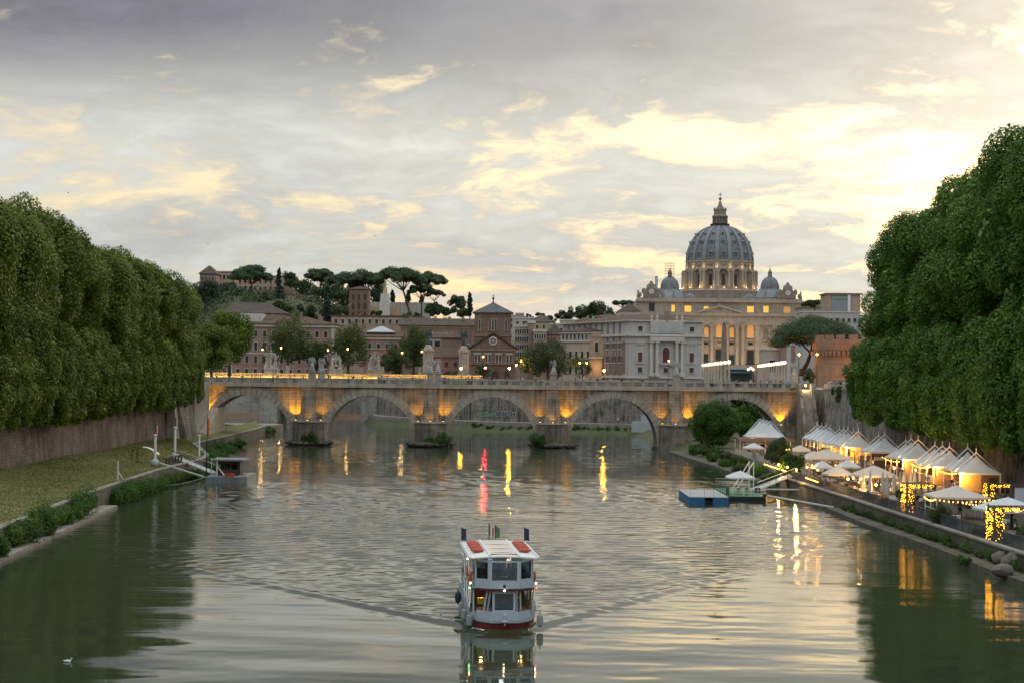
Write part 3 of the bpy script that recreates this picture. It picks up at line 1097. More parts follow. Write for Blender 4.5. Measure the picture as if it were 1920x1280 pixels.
SKIN = M('skin', (.42, .25, .17), .6, .1, 2, local=True)
HAIRS = [M('dark_hair', (.025, .018, .014), .6, .2, 2, local=True), M('brown_hair', (.09, .05, .03), .6, .2, 2, local=True)]
CLOTH = {}
for nm, c in (('white', (.62, .62, .60)), ('black', (.02, .02, .024)), ('navy', (.03, .045, .10)), ('red', (.36, .05, .045)), ('grey', (.18, .18, .19)), ('blue', (.10, .18, .34)), ('pink', (.52, .28, .28)), ('tan', (.36, .28, .19)), ('yellow', (.55, .55, .08)), ('green', (.08, .17, .08))):
 CLOTH[nm] = M(nm + '_cloth', c, .85, .15, 3, local=True)


def person_mesh(name, top, bottom, hair=0, pose='stand', arms=None, lean=0.0):
 mb = MB()
 figure(mb, pose=pose, lean=lean, arms=arms or ((.06, -.05, -.60), (-.06, -.05, -.60)))
 me = remeshed(mb, .032, name, [SKIN, HAIRS[hair], CLOTH[top], CLOTH[bottom], HAIRS[0]], decimate=.35)
 hip = .93 if pose != 'sit' else .50
 co = np.array([tuple(p.center) for p in me.polygons])
 z, x, y = co[:, 2], np.abs(co[:, 0]), co[:, 1]
 mi = np.full(len(z), 2)
 mi[z < hip + .06] = 3
 if pose == 'sit':
  mi[(z < .62) & (y < -.1)] = 3
 mi[z < .075] = 4
 mi[z > hip + .56] = 0
 hy = -.03 + lean * .7
 mi[(z > hip + .70) & ((y > hy - .03) | (z > hip + .80))] = 1
 mi[(z > hip + .56) & (y > hy + .035)] = 1
 mi[(z < hip + .27) & (x > .215) & (z > hip - .35)] = 0
 me.polygons.foreach_set('material_index', mi.astype(np.int32))
 return me


A_UP = ((.04, -.34, -.12), (-.04, -.34, -.18))
A_PH = ((-.08, -.30, -.05), (.08, -.28, -.08))
STAND = [person_mesh('person', 'white', 'navy', 0), person_mesh('person', 'black', 'grey', 1, 'walk'), person_mesh('person', 'red', 'black', 0, arms=A_PH),
   person_mesh('person', 'blue', 'tan', 1, arms=A_UP), person_mesh('person', 'pink', 'white', 1, 'walk'), person_mesh('person', 'grey', 'navy', 0),
   person_mesh('person', 'tan', 'black', 0, 'walk'), person_mesh('person', 'yellow', 'black', 0)]
SIT = [person_mesh('person', 'white', 'navy', 0, 'sit', A_UP, -.12), person_mesh('person', 'black', 'grey', 1, 'sit', A_UP, -.05), person_mesh('person', 'red', 'navy', 0, 'sit', A_PH, -.15),
    person_mesh('person', 'blue', 'tan', 1, 'sit', A_UP, -.1), person_mesh('person', 'pink', 'black', 1, 'sit', A_UP, 0.0), person_mesh('person', 'green', 'grey', 0, 'sit', A_PH, -.1)]
TOPS = ['white', 'black', 'red', 'blue', 'pink', 'grey', 'tan', 'yellow']
TOPSIT = ['white', 'black', 'red', 'blue', 'pink', 'green']


def person(kind, i, loc, rz, label, group=None, s=1.0):
 o = obj_from((STAND if kind == 'stand' else SIT)[i], 'person', None, loc, rz, s)
 return tag(o, label, 'person', group)


# ================================================================== THE FIVE-ARCH BRIDGE
BD0, BD1 = 370.0, 380.0
PITCHB = 24.85
PX = [-66.1 + PITCHB * i for i in range(6)]        # abutment, four piers, abutment
AR, AZ, RIN, ROUT = 0, 1.3, 8.9, 10.2
bridge = thing('stone_arch_bridge', 'long pale travertine bridge of five round arches across the river', 'bridge', (-3.9, 375, 0))
ZTOP = 11.85
sp = MB()
NA = 24
for i in range(5):                                   # spandrel wall with the arch cut out, one bay at a time
 cx = (PX[i] + PX[i + 1]) / 2
 x0, x1 = PX[i], PX[i + 1]
 arch = [(cx + (ROUT - .02) * math.cos(PI - PI * k / NA), AZ + (ROUT - .02) * math.sin(PI * k / NA)) for k in range(NA + 1)]
 for yy_, flip in ((BD0 + .12, 0), (BD1 - .12, 1)):
  for k in range(NA):
   a, b = arch[k], arch[k + 1]
   q = [(a[0], yy_, a[1]), (b[0], yy_, b[1]), (b[0], yy_, ZTOP), (a[0], yy_, ZTOP)]
   sp.raw(q, [(0, 1, 2, 3) if not flip else (3, 2, 1, 0)])
  for xa, xb in ((x0, arch[0][0]), (arch[-1][0], x1)):
   q = [(xa, yy_, -1.0), (xb, yy_, -1.0), (xb, yy_, ZTOP), (xa, yy_, ZTOP)]
   sp.raw(q, [(0, 1, 2, 3) if not flip else (3, 2, 1, 0)])
sp.box(PX[0], PX[5], BD0 + .14, BD1 - .14, ZTOP - .25, ZTOP - .02)
sp.box(PX[0] - .5, PX[0], BD0 + .12, BD1 - .12, -1, ZTOP)
sp.box(PX[5], PX[5] + .4, BD0 + .12, BD1 - .12, -1, ZTOP)
sp.build('spandrel_wall', TRAV, bridge)
for i in range(5):
 cx = (PX[i] + PX[i + 1]) / 2
 vb = MB()
 ri = RIN
 pts = [(cx + ri * math.cos(PI - PI * k / 28), AZ + ri * math.sin(PI * k / 28)) for k in range(29)]
 pts = [(pts[0][0], -1.0)] + pts + [(pts[-1][0], -1.0)]
 for a, b in zip(pts[:-1], pts[1:]):
  vb.raw([(a[0], BD0 + .2, a[1]), (a[0], BD1 - .2, a[1]), (b[0], BD1 - .2, b[1]), (b[0], BD0 + .2, b[1])], [(0, 1, 2, 3)])
 for k in range(28):                               # back faces between the ring and the vault
  pass
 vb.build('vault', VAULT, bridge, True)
# voussoirs: every stone of the front arch rings
NV = 27
for i in range(5):
 cx = (PX[i] + PX[i + 1]) / 2
 locs = [(cx, 0, AZ, 0)]
 for k in range(NV):
  a0, a1 = PI * (k + .04) / NV, PI * (k + .96) / NV
  rn, ro = RIN - .015, ROUT + (.06 if k == NV // 2 else random.uniform(-.03, .03))
  pr = random.uniform(0, .05)
  mb = MB()
  mb.xz([(cx + rn * math.cos(a1), AZ + rn * math.sin(a1)), (cx + ro * math.cos(a1), AZ + ro * math.sin(a1)), (cx + ro * math.cos(a0), AZ + ro * math.sin(a0)), (cx + rn * math.cos(a0), AZ + rn * math.sin(a0))][::-1], BD0 - .03 - pr, BD0 + .9)
  mb.build('voussoir', TRAV2, bridge)
 for sx in (-1, 1):                                # legs of the ring below the springing
  MB().box(cx + sx * (RIN - .015), cx + sx * ROUT, BD0 - .03, BD0 + .9, -1, AZ - .02).build('ring_leg', TRAV2, bridge)
 # outer archivolt moulding
 mb = MB()
 for k in range(36):
  a0, a1 = PI * k / 36, PI * (k + 1) / 36
  r0_, r1_ = ROUT + .09, ROUT + .30
  mb.xz([(cx + r0_ * math.cos(a1), AZ + r0_ * math.sin(a1)), (cx + r1_ * math.cos(a1), AZ + r1_ * math.sin(a1)), (cx + r1_ * math.cos(a0), AZ + r1_ * math.sin(a0)), (cx + r0_ * math.cos(a0), AZ + r0_ * math.sin(a0))][::-1], BD0 - .02, BD0 + .11)
 mb.build('archivolt', TRAV2, bridge)
# piers with cutwaters, buttress strips, rock aprons
for i in range(1, 5):
 x = PX[i]
 mb = MB()
 ct = [(x - 3.1, BD0 + .1), (x - 3.1, BD0 - 1.2), (x - 1.5, BD0 - 3.0), (x + 1.5, BD0 - 3.0), (x + 3.1, BD0 - 1.2), (x + 3.1, BD0 + .1)]
 mb.prism(ct, -1, 4.75)
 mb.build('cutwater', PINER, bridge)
 cap = [(x + (p[0] - x) * 1.05, BD0 + (p[1] - BD0) * 1.06) for p in ct]
 MB().prism(cap, 4.753, 5.0).build('cutwater_cap', TRAV2, bridge)
 mb = MB()
 mb.prism([(x - 1.7, BD0 + .1), (x - 1.7, BD0 - 1.35), (x + 1.7, BD0 - 1.35), (x + 1.7, BD0 + .1)], 5.003, 11.0, [(x - 1.25, BD0 + .1), (x - 1.25, BD0 - .85), (x + 1.25, BD0 - .85), (x + 1.25, BD0 + .1)])
 mb.box(x - 1.3, x + 1.3, BD0 - .9, BD0 + .1, 11.003, ZTOP - .003)
 mb.build('buttress', TRAV, bridge)
 mb = MB()
 rr = random.Random(i)
 n = 18
 ring = lambda f, jz: [(x + (5.0 if i != 4 else 4.6) * f * math.cos(2 * PI * k / n) * rr.uniform(.88, 1.1), BD0 + 2 + (7.0 * f) * math.sin(2 * PI * k / n) * rr.uniform(.9, 1.06)) for k in range(n)]
 a, b = ring(1.0, 0), ring(.86, 0)
 mb.prism(a, -1.0, .45, b)
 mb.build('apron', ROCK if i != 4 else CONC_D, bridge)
 if i < 4:
  for k in range(11):
   an = PI + PI * (k + .5) / 11
   st = MB()
   cx_, cy_ = x + 4.3 * math.cos(an), BD0 + 2 + 6.3 * math.sin(an)
   st.ball((cx_, cy_, .55), rr.uniform(.5, .95), 7, 5, (1.3, 1.0, .62))
   st.v = [(p[0] + rr.uniform(-.14, .14), p[1] + rr.uniform(-.14, .14), p[2] + rr.uniform(-.10, .10)) for p in st.v]
   st.build('apron_stone', ROCK, bridge)
# cornice, parapet
co_ = MB()
co_.box(PX[0] - .5, PX[5] + .4, BD0 - .35, BD0 + .9, ZTOP + .003, ZTOP + .35)
co_.box(PX[0] - .5, PX[5] + .4, BD0 - .15, BD0 + .8, ZTOP + .353, 12.72)
co_.build('cornice', TRAV2, bridge)
cb = MB().box(PX[0] - .5, PX[5] + .4, BD1 - .9, BD1 + .35, ZTOP + .003, 12.72)
cb.build('cornice', TRAV2, bridge)
MB().box(PX[0] - .5, PX[5] + .4, BD0 + .803, BD1 - .903, ZTOP + .2, 12.6).build('roadway', M('cobbles', (.07, .068, .065), .85, .3, 2), bridge)
for i in range(1, 5):
 x = PX[i]
 MB().box(x - 1.45, x + 1.45, BD0 - 1.05, BD0 - .353, ZTOP + .004, ZTOP + .34).build('cornice_break', TRAV2, bridge)
 MB().box(x - 1.3, x + 1.3, BD0 - .95, BD0 - .153, ZTOP + .345, 12.715).build('pedestal_footing', TRAV2, bridge)
posts, grilles = [], []
for i in range(5):
 xa = PX[i] + (1.5 if i > 0 else -.3)
 xb = PX[i + 1] - (1.5 if i < 4 else .1)
 n = 9
 st = (xb - xa) / n
 for k in range(n):
  posts.append((xa + st * k + (.0 if k else .38), BD0 + .25, 12.723))
  grilles.append((xa + st * (k + .5), BD0 + .25, 12.723))
 posts.append((xb - .38, BD0 + .25, 12.723))
pm = MB().box(-.38, .38, -.26, .26, 0, .76)
part_copies(pm, 'parapet_post', TRAV2, bridge, posts)
gm_ = MB()
gm_.box(-1.02, 1.02, -.03, .03, .02, .06)
gm_.box(-1.02, 1.02, -.03, .03, .70, .74)
for k in range(-6, 7):
 for sg in (-1, 1):
  x = k * .30
  a, b = (x - sg * .17, 0, .06), (x + sg * .17, 0, .70)
  if abs(a[0]) < 1.02 and abs(b[0]) < 1.02:
   gm_.bar(a, b, .05, .055)
part_copies(gm_, 'lattice_grille', IRON, bridge, grilles)
for i in range(5):
 xa = PX[i] + (1.45 if i > 0 else -.5)
 xb = PX[i + 1] - (1.45 if i < 4 else -.4)
 MB().box(xa, xb, BD0 - .08, BD0 + .58, 13.486, 13.70).build('rail_cap', TRAV2, bridge)
 MB().box(xa, xb, BD1 - .58, BD1 + .08, 12.723, 13.70).build('parapet_wall', TRAV2, bridge)
# statue pedestals and angels
stat = [(1, 585, 'cross', 'near'), (1, 603, 'column', 'far'), (2, 807, 'shroud', 'near'), (2, 821, 'lance', 'far'), (3, 1038, 'shroud', 'near'), (4, 1268, 'cross', 'near'), (5, 1489, 'lance', 'near')]
am = {k: angel_mesh('angel_statue', j, k) for j, k in enumerate(('cross', 'column', 'shroud', 'lance'))}
lab = ['marble angel with cross on the pier between first and second arches, nearer parapet', 'marble angel with column behind the first pier, on the far parapet',
    'marble angel holding a cloth above the second bridge pier', 'marble angel with lance on the far parapet beside the second pier angel',
    'weathered marble angel above the middle pier in front of the dark round tree', 'slim marble angel with cross before the white limestone palace', 'marble angel with lance at the right end of the bridge']
for j, (pi_, px, at_, side) in enumerate(stat):
 yv = BD0 - .05 if side == 'near' else BD1 - .25
 x = W(px, 700, yv).x
 zb = 12.73
 ped = MB()
 ped.box(x - .85, x + .85, yv - .8, yv + .8, zb, zb + .3)
 ped.box(x - .68, x + .68, yv - .65, yv + .65, zb + .303, zb + 2.1)
 ped.box(x - .82, x + .82, yv - .78, yv + .78, zb + 2.103, zb + 2.35)
 ped.build('statue_pedestal', TRAV2, bridge)
 o = obj_from(am[at_], 'angel_statue', None, (x, yv, zb + 2.353), random.uniform(-.3, .3), .92)
 tag(o, lab[j], 'statue', 'angel statues along the stone bridge')
# flood lamps on the pier ledges: small housings and the light they throw
fl = []
pn = ['left abutment', 'first pier', 'second pier', 'middle pier', 'fourth pier', 'right abutment']
for i in range(0, 6):
 x = PX[i]
 for sx in (-1, 1):
  if (i == 0 and sx < 0) or (i == 5 and sx > 0):
   continue
  big = {(0, 1): 6500, (1, -1): 1500, (1, 1): 420, (2, -1): 520, (2, 1): 700, (3, -1): 420, (3, 1): 1300, (4, -1): 420, (4, 1): 1250, (5, -1): 1600}[(i, sx)]
  dxl = 2.55 if 0 < i < 5 else 3.2
  p = Vector((x + sx * dxl, BD0 - (1.35 if 0 < i < 5 else .8), 5.0))
  o = thing('flood_lamp', 'small yellow flood lamp at the %s, %s side' % (pn[i], 'left' if sx < 0 else 'right'), 'lamp', p, 'flood lamps on the bridge piers')
  MB().box(p.x - .16, p.x + .16, p.y - .12, p.y + .12, p.z + .003, p.z + .16).build('housing', IRON, o)
  MB().box(p.x - .13, p.x + .13, p.y - .09, p.y + .09, p.z + .165, p.z + .20).build('lens', M_emit('flood_lens', (1, .62, .12), 6), o)
  lamp_spot('flood_light', (p.x, p.y, p.z + .35), (x + sx * (dxl + .25), BD0 + .1, p.z + 4.8), big * 1.15, 88, (1, .43, .008), .1, .8, o)
 if 0 < i < 5:
  p = Vector((x, BD0 - 2.6, 5.0))
  o = thing('flood_lamp', 'small yellow flood lamp on the ledge before the %s buttress' % pn[i], 'lamp', p, 'flood lamps on the bridge piers')
  MB().box(p.x - .16, p.x + .16, p.y - .12, p.y + .12, p.z + .003, p.z + .16).build('housing', IRON, o)
  MB().box(p.x - .13, p.x + .13, p.y - .09, p.y + .09, p.z + .165, p.z + .20).build('lens', MATS['flood_lens'], o)
  lamp_spot('flood_light', (p.x, p.y, p.z + .35), (x, BD0 - 1.2, p.z + 1.6), 70, 90, (1, .46, .015), .1, .8, o)
# stone ledge blocks under the abutment lamps
MB().box(PX[0] - .4, PX[0] + 3.7, BD0 - 1.1, BD0 + .1, -1, 4.99).build('abutment_ledge', TRAV, bridge)
MB().box(PX[5] - 3.7, PX[5] + .3, BD0 - 1.1, BD0 + .1, -1, 4.99).build('abutment_ledge', TRAV, bridge)
# stair between the bridge end and the right embankment wall
stx = W(1500, 740, 366).x
st = thing('river_stair', 'steep stone stair dropping from the street beside the right bridge end', 'stair', (stx + 1.3, 362, ZQ))
mb = MB()
n = 40
for k in range(n):
 mb.box(stx + .35, stx + 2.2, 358 + k * .22, 358 + (k + 1) * .22, ZQ, ZQ + (12.4 - ZQ) * (k + 1) / n)
mb.build('steps', TRAV2, st)
for xx, nm in ((stx - .25, 'left'), (stx + 2.2, 'right')):
 mb = MB()
 mb.yz([(356.5, ZQ), (369, ZQ), (369, 13.6), (366.5, 13.6), (357.5, ZQ + 1.3), (356.5, ZQ + 1.3)], xx, xx + .55)
 mb.build('side_wall', TRAV, st)
MB().box(stx + 2.76, 66, 367, 383.5, 1.0, 12.45).build('wing_wall', TRAV, st)
o = thing('wall_lamp', 'bright warm lamp at the head of the river stair', 'lamp', (stx + 1.2, 366.5, 12.9))
MB().ball((stx + 1.2, 366.5, 13.25), .20, 8, 6).build('globe', GLOBE, o)
MB().tube((stx + 1.2, 366.5, 12.45), (stx + 1.2, 366.5, 13.08), .05).build('post', IRON, o)
lamp_point('stair_light', (stx + 1.2, 365.9, 13.0), 220, (1, .72, .35), .2, o)

# ================================================================== THE FAR BRIDGE WITH THE LIT BALUSTRADE
D2 = 545.0
fb = thing('stone_bridge', 'second lower bridge behind with a glowing yellow balustrade and statue groups', 'bridge', (-70, D2 + 8, 0))
xp = [W(300, 700, D2).x, W(506, 700, D2).x, W(696, 700, D2).x]
xe = W(905, 700, D2).x
mb = MB()
zd = 12.55
for a, b in ((xp[0], xp[1]), (xp[1], xp[2])):
 x0, x1 = a + 3, b - 3
 cx, hw = (x0 + x1) / 2, (x1 - x0) / 2
 pts = [(x0, 3.2)] + [(cx - hw * math.cos(PI * k / 18), 3.2 + 6.6 * math.sin(PI * k / 18)) for k in range(1, 18)] + [(x1, 3.2)]
 for p, q in zip(pts[:-1], pts[1:]):
  mb.raw([(p[0], D2, p[1]), (q[0], D2, q[1]), (q[0], D2, zd), (p[0], D2, zd)], [(0, 1, 2, 3)])
  mb.raw([(p[0], D2, p[1]), (p[0], D2 + 18, p[1]), (q[0], D2 + 18, q[1]), (q[0], D2, q[1])], [(0, 1, 2, 3)])
for x in xp:
 mb.box(x - 3, x + 3, D2 - .02, D2 + 18, -1, zd - .01)
mb.build('arch_wall', PALE, fb)
for x in xp:
 mb = MB().box(x - 2.8, x + 2.8, D2 - 2.6, D2 - .03, -1, 8.0)
 mb.box(x - 3.1, x + 3.1, D2 - 2.9, D2 - .03, 8.003, 8.7)
 mb.prism([(x - 2.6, D2 - 2.4), (x + 2.6, D2 - 2.4), (x + 2.6, D2 - .04), (x - 2.6, D2 - .04)], 8.705, 10.2, [(x - 1.2, D2 - 1.2), (x + 1.2, D2 - 1.2), (x + 1.2, D2 - .04), (x - 1.2, D2 - .04)])
 mb.build('pier', PALE, fb)
MB().box(xp[0] - 30, xe, D2 - .6, D2 + 19, zd + .003, zd + .5).build('cornice', PALE, fb)
MB().box(xp[0] - 30, xe, D2 - .35, D2 + .05, zd + .503, zd + .80).build('plinth', PALE, fb)
bal = []
x = xp[0] - 29
while x < xe - .6:
 bal.append((x, D2 - .15, zd + .803))
 x += .62
bm = MB().lathe([(.10, 0), (.10, .08), (.17, .25), (.09, .5), (.08, .72), (.12, .78)], 6)
part_copies(bm, 'baluster', TRAV2, fb, bal)
MB().box(xp[0] - 30, xe, D2 - .36, D2 + .06, zd + 1.585, zd + 1.85).build('rail_cap', TRAV2, fb)
MB().box(xp[0] - 30, xe, D2 + .25, D2 + .45, zd + .503, zd + 1.6).build('lit_parapet_back', TRAV2, fb)
x = xp[0] - 28
while x < xe - 1:
 MB().box(x, x + 3.0, D2 - 1.02, D2 - .9, zd + .25, zd + .40).build('light_strip', LEDS, fb)
 x += 3.4
MB().box(xp[0] - 30, xe, D2 - 1.4, D2 - .61, zd + .0, zd + .24).build('strip_ledge', PALE, fb)
MB().box(xp[0] - 30, xe, D2 - 1.4, D2 - 1.25, zd + .243, zd + .50).build('strip_baffle', PALE, fb)  # added lip that keeps the strip's glow off the water
gml = [group_mesh('statue_group', 11, 1.15), group_mesh('statue_group', 12, 1.0), group_mesh('statue_group', 17, 1.1)]
for px, k, lb in ((508, 0, 'large pale marble statue group at the left of the lit balustrade'), (630, 1, 'small pink-tinged marble statue group on the lit balustrade'), (702, 2, 'broad marble statue group right of the small one on the lit balustrade')):
 x = W(px, 700, D2).x
 mb = MB().box(x - 2.0, x + 2.0, D2 - .75, D2 + 1.6, zd + .505, zd + 2.6)
 mb.box(x - 2.15, x + 2.15, D2 - .9, D2 + 1.75, zd + 2.603, zd + 2.9)
 mb.build('group_pedestal', TRAV2, fb)
 o = obj_from(gml[k], 'statue_group', None, (x, D2 + .4, zd + 2.903), 0, 1.28)
 tag(o, lb, 'statue', 'marble groups on the far bridge')
for px, lb in ((538, 'left'), (717, 'middle'), (787, 'right')):
 x = W(px, 700, D2).x
 mb = MB().prism([(x - .55, D2 + .5), (x + .55, D2 + .5), (x + .55, D2 + 1.6), (x - .55, D2 + 1.6)], zd + .505, zd + 4.2, [(x - .38, D2 + .65), (x + .38, D2 + .65), (x + .38, D2 + 1.42), (x - .38, D2 + 1.42)])
 mb.box(x - .62, x + .62, D2 + .45, D2 + 1.65, zd + .506, zd + 1.9)
 o = mb.build('stone_pillar', TRAV2)
 tag(o, 'short tapering stone pillar on the lit balustrade, %s one of three' % lb, 'pillar', 'stone pillars on the far bridge')
# two tall columns with bronze winged figures
vm = MB()
figure(vm, robe=True, s=1.7, at=(0, 0, .4), arms=((.35, -.2, .55), (-.3, -.2, .1)), turn=.3)
wing(vm, 1, (.12, .25, 2.6), 1.3, .6, 1.25)
wing(vm, -1, (-.12, .25, 2.6), 1.3, .6, 1.25)
vm.ball((0, 0, .3), .55, 10, 6)
vme = remeshed(vm, .07, 'winged_figure', [BRONZE])
for px, yt_, lb in ((803, 646, 'left'), (870, 648, 'right')):
 p = W(px, yt_, D2 + 4)
 z1 = p.z
 x, y = p.x, p.y
 o = thing('monument_column', 'tall square travertine column with a bronze winged figure, %s of the pair' % lb, 'column', (x, y, ZST), 'twin columns at the far bridge end')
 mb = MB()
 mb.box(x - 2.3, x + 2.3, y - 2.3, y + 2.3, ZST - .2, ZST + 1.2)
 mb.box(x - 1.9, x + 1.9, y - 1.9, y + 1.9, ZST + 1.203, ZST + 2.2)
 mb.build('base', TRAV2, o)
 mb = MB().box(x - 1.45, x + 1.45, y - 1.45, y + 1.45, ZST + 2.203, z1 - 2.0)
 mb.build('shaft', TRAV2, o)
 mb = MB()
 for sx in (-1, 1):
  mb.tube((x + sx * 1.2, y - 1.5, ZST + 2.4), (x + sx * 1.2, y - 1.5, z1 - 2.1), .28, .25, 8)
 mb.build('engaged_columns', TRAV2, o, True)
 mb = MB().box(x - 1.75, x + 1.75, y - 1.75, y + 1.75, z1 - 2.0 + .003, z1 - 1.3)
 mb.prism([(x - 1.3, y - 1.3), (x + 1.3, y - 1.3), (x + 1.3, y + 1.3), (x - 1.3, y + 1.3)], z1 - 1.297, z1, [(x - .75, y - .75), (x + .75, y - .75), (x + .75, y + .75), (x - .75, y + .75)])
 mb.build('capital', TRAV2, o)
 obj_from(vme, 'winged_figure', o, (0, 0, z1 - ZST), 0, 1.25)
# ================================================================== CITY
WCACHE = {}


def win_mesh(kind, w_, h_, fm, pm_):
 key = (kind, round(w_, 2), round(h_, 2), fm.name, pm_.name)
 if key in WCACHE:
  return WCACHE[key]
 fr, pn_ = MB(), MB()
 t_f = max(.12, .13 * w_)
 hw = w_ / 2
 if kind == 'rect':
  fr.box(-hw - t_f, -hw, -.14, .05, 0, h_).box(hw, hw + t_f, -.14, .05, 0, h_)
  fr.box(-hw - t_f * 1.3, hw + t_f * 1.3, -.22, .05, h_ + .002, h_ + t_f * 1.2)
  fr.box(-hw - t_f * 1.3, hw + t_f * 1.3, -.26, .05, -t_f, -.002)
  pn_.box(-hw, hw, -.03, .04, 0, h_)
  pn_.box(-.04, .04, -.06, -.032, 0, h_).box(-hw, hw, -.06, -.032, h_ * .6, h_ * .6 + .07)
 else:                                             # arched
  n = 10
  zc = h_ - hw
  pts = [(-hw, 0), (hw, 0)] + [(hw * math.cos(PI * k / n), zc + hw * math.sin(PI * k / n)) for k in range(n + 1)]
  pn_.xz(pts, -.03, .04)
  pn_.box(-.04, .04, -.06, -.032, 0, h_ - .1).box(-hw, hw, -.06, -.032, zc, zc + .07)
  ro = hw + t_f
  fr.box(-ro, -hw, -.14, .05, 0, zc).box(hw, ro, -.14, .05, 0, zc)
  for k in range(n):
   a0, a1 = PI * k / n, PI * (k + 1) / n
   fr.xz([(hw * math.cos(a0), zc + hw * math.sin(a0)), (ro * math.cos(a0), zc + ro * math.sin(a0)), (ro * math.cos(a1), zc + ro * math.sin(a1)), (hw * math.cos(a1), zc + hw * math.sin(a1))], -.14, .05)
  fr.box(-ro - .1, ro + .1, -.26, .05, -t_f, -.002)
 WCACHE[key] = (fr.mesh('window', fm), pn_.mesh('pane', pm_))
 return WCACHE[key]


def win(parent, x, y, z, w_, h_, fm=None, pm_=None, kind='rect', rz=0.0, name='window'):
 """a window: the frame is the part, the pane its sub-part; x,y,z in the parent's local space"""
 f, p = win_mesh(kind, w_, h_, fm or WHITEP, pm_ or DARKW)
 o = obj_from(f, name, parent)
 o.location = (x, y, z)
 o.rotation_euler = (0, 0, rz)
 obj_from(p, 'pane', o)
 return o


def hip(mb, x0, x1, y0, y1, z, h_, ov=.5):
 x0, x1, y0, y1 = x0 - ov, x1 + ov, y0 - ov, y1 + ov
 w_, d_ = x1 - x0, y1 - y0
 r_ = min(w_, d_) / 2
 if w_ >= d_:
  a, b = (x0 + r_, (y0 + y1) / 2), (x1 - r_, (y0 + y1) / 2)
 else:
  a, b = ((x0 + x1) / 2, y0 + r_), ((x0 + x1) / 2, y1 - r_)
 vs = [(x0, y0, z), (x1, y0, z), (x1, y1, z), (x0, y1, z), (x0, y0, z + .25), (x1, y0, z + .25), (x1, y1, z + .25), (x0, y1, z + .25), (*a, z + h_), (*b, z + h_)]
 fs = [(3, 2, 1, 0), (0, 1, 5, 4), (1, 2, 6, 5), (2, 3, 7, 6), (3, 0, 4, 7)]
 if abs(a[0] - b[0]) + abs(a[1] - b[1]) < .05:
  vs = vs[:9]
  fs += [(4, 5, 8), (5, 6, 8), (6, 7, 8), (7, 4, 8)]
 elif w_ >= d_:
  fs += [(4, 5, 9, 8), (5, 6, 9), (6, 7, 8, 9), (7, 4, 8)]
 else:
  fs += [(4, 5, 8), (5, 6, 9, 8), (6, 7, 9), (7, 4, 8, 9)]
 return mb.raw(vs, fs)


def gable(mb, x0, x1, y0, y1, z, h_, ov=.4):
 """ridge along x"""
 x0, x1, y0, y1 = x0 - ov, x1 + ov, y0 - ov, y1 + ov
 ym = (y0 + y1) / 2
 return mb.yz([(y0, z), (y1, z), (y1, z + .2), (ym, z + h_), (y0, z + .2)], x0, x1)


def bld(name, label, pxL, pxR, D, DR=None, zb=None, cat='building'):
 a, b = W(pxL, 700, D), W(pxR, 700, DR or D)
 ang = math.atan2(b.y - a.y, b.x - a.x)
 zb = ZST if zb is None else zb
 o = thing(name, label, cat, (a.x, a.y, zb))
 o.rotation_euler = (0, 0, ang)
 ORG[o.name] = Vector((0, 0, 0))
 w_ = math.hypot(b.x - a.x, b.y - a.y)
 pm_ = (pxL + pxR) / 2
 hz = lambda py: W(pm_, py, (D + (DR or D)) / 2).z - zb
 return o, w_, hz


def grid_win(o, x0, x1, zs, n, w_, hs, fm=None, pm_=None, kind='rect', y=0.0, skip=()):
 for j, z in enumerate(zs):
  hh_ = hs[j] if isinstance(hs, (list, tuple)) else hs
  for i in range(n):
   if (j, i) in skip:
    continue
   win(o, x0 + (x1 - x0) * (i + .5) / n, y, z, w_, hh_, fm, pm_ if not isinstance(pm_, list) else random.choice(pm_), kind)


def chimneys(o, pts):
 for x, y, z in pts:
  MB().box(x - .45, x + .45, y - .4, y + .4, z, z + 1.6).build('chimney', BROWNP, o)


# -------- pink palace behind the left trees
o, w_, hz = bld('palace', 'pink plaster palace with pale cornice behind the riverside trees on the left', 430, 626, 640)
h_ = hz(613)
MB().box(0, w_, 0, 22, -.5, h_).build('wall', PINKP, o)
MB().box(-.5, w_ + .5, -.6, 22.5, h_ + .003, h_ + .9).build('cornice', WHITEP, o)
hip(MB(), 0, w_, 0, 22, h_ + .903, hz(602) - h_ + 1, 1.0).build('roof', ROOF, o)
for x in (0, w_ * .55, w_ - 1.0):
 MB().box(x, x + 1.0, -.25, -.003, 0, h_ - .1).build('quoin', WHITEP, o)
grid_win(o, 1.5, w_ - 1.5, [h_ - 3.6, h_ - 8.3, h_ - 12.8, h_ - 16.8], 11, 1.2, [2.2, 2.8, 2.6, 2.0], None, [SHUT, DARKW, SHUT])
MB().box(0, w_, -.3, -.003, h_ - 9.6, h_ - 9.2).build('string_course', WHITEP, o)
MB().box(3, 11, 2, 12, h_ + .91, hz(588)).build('terrace_room', WHITEP, o)
chimneys(o, [(14, 6, h_ + 3), (24, 9, h_ + 4), (31, 6, h_ + 3)])
# -------- hipped block behind it
o, w_, hz = bld('house', 'ochre house with a broad hipped tile roof above the pink palace', 406, 532, 690)
h_ = hz(588)
MB().box(0, w_, 0, 16, -.5, h_).build('wall', OCHRE, o)
hip(MB(), 0, w_, 0, 16, h_ + .003, hz(566) - h_, .8).build('roof', ROOFG, o)
grid_win(o, 1, w_ - 1, [h_ - 3], 8, 1.1, 1.8, None, SHUT)
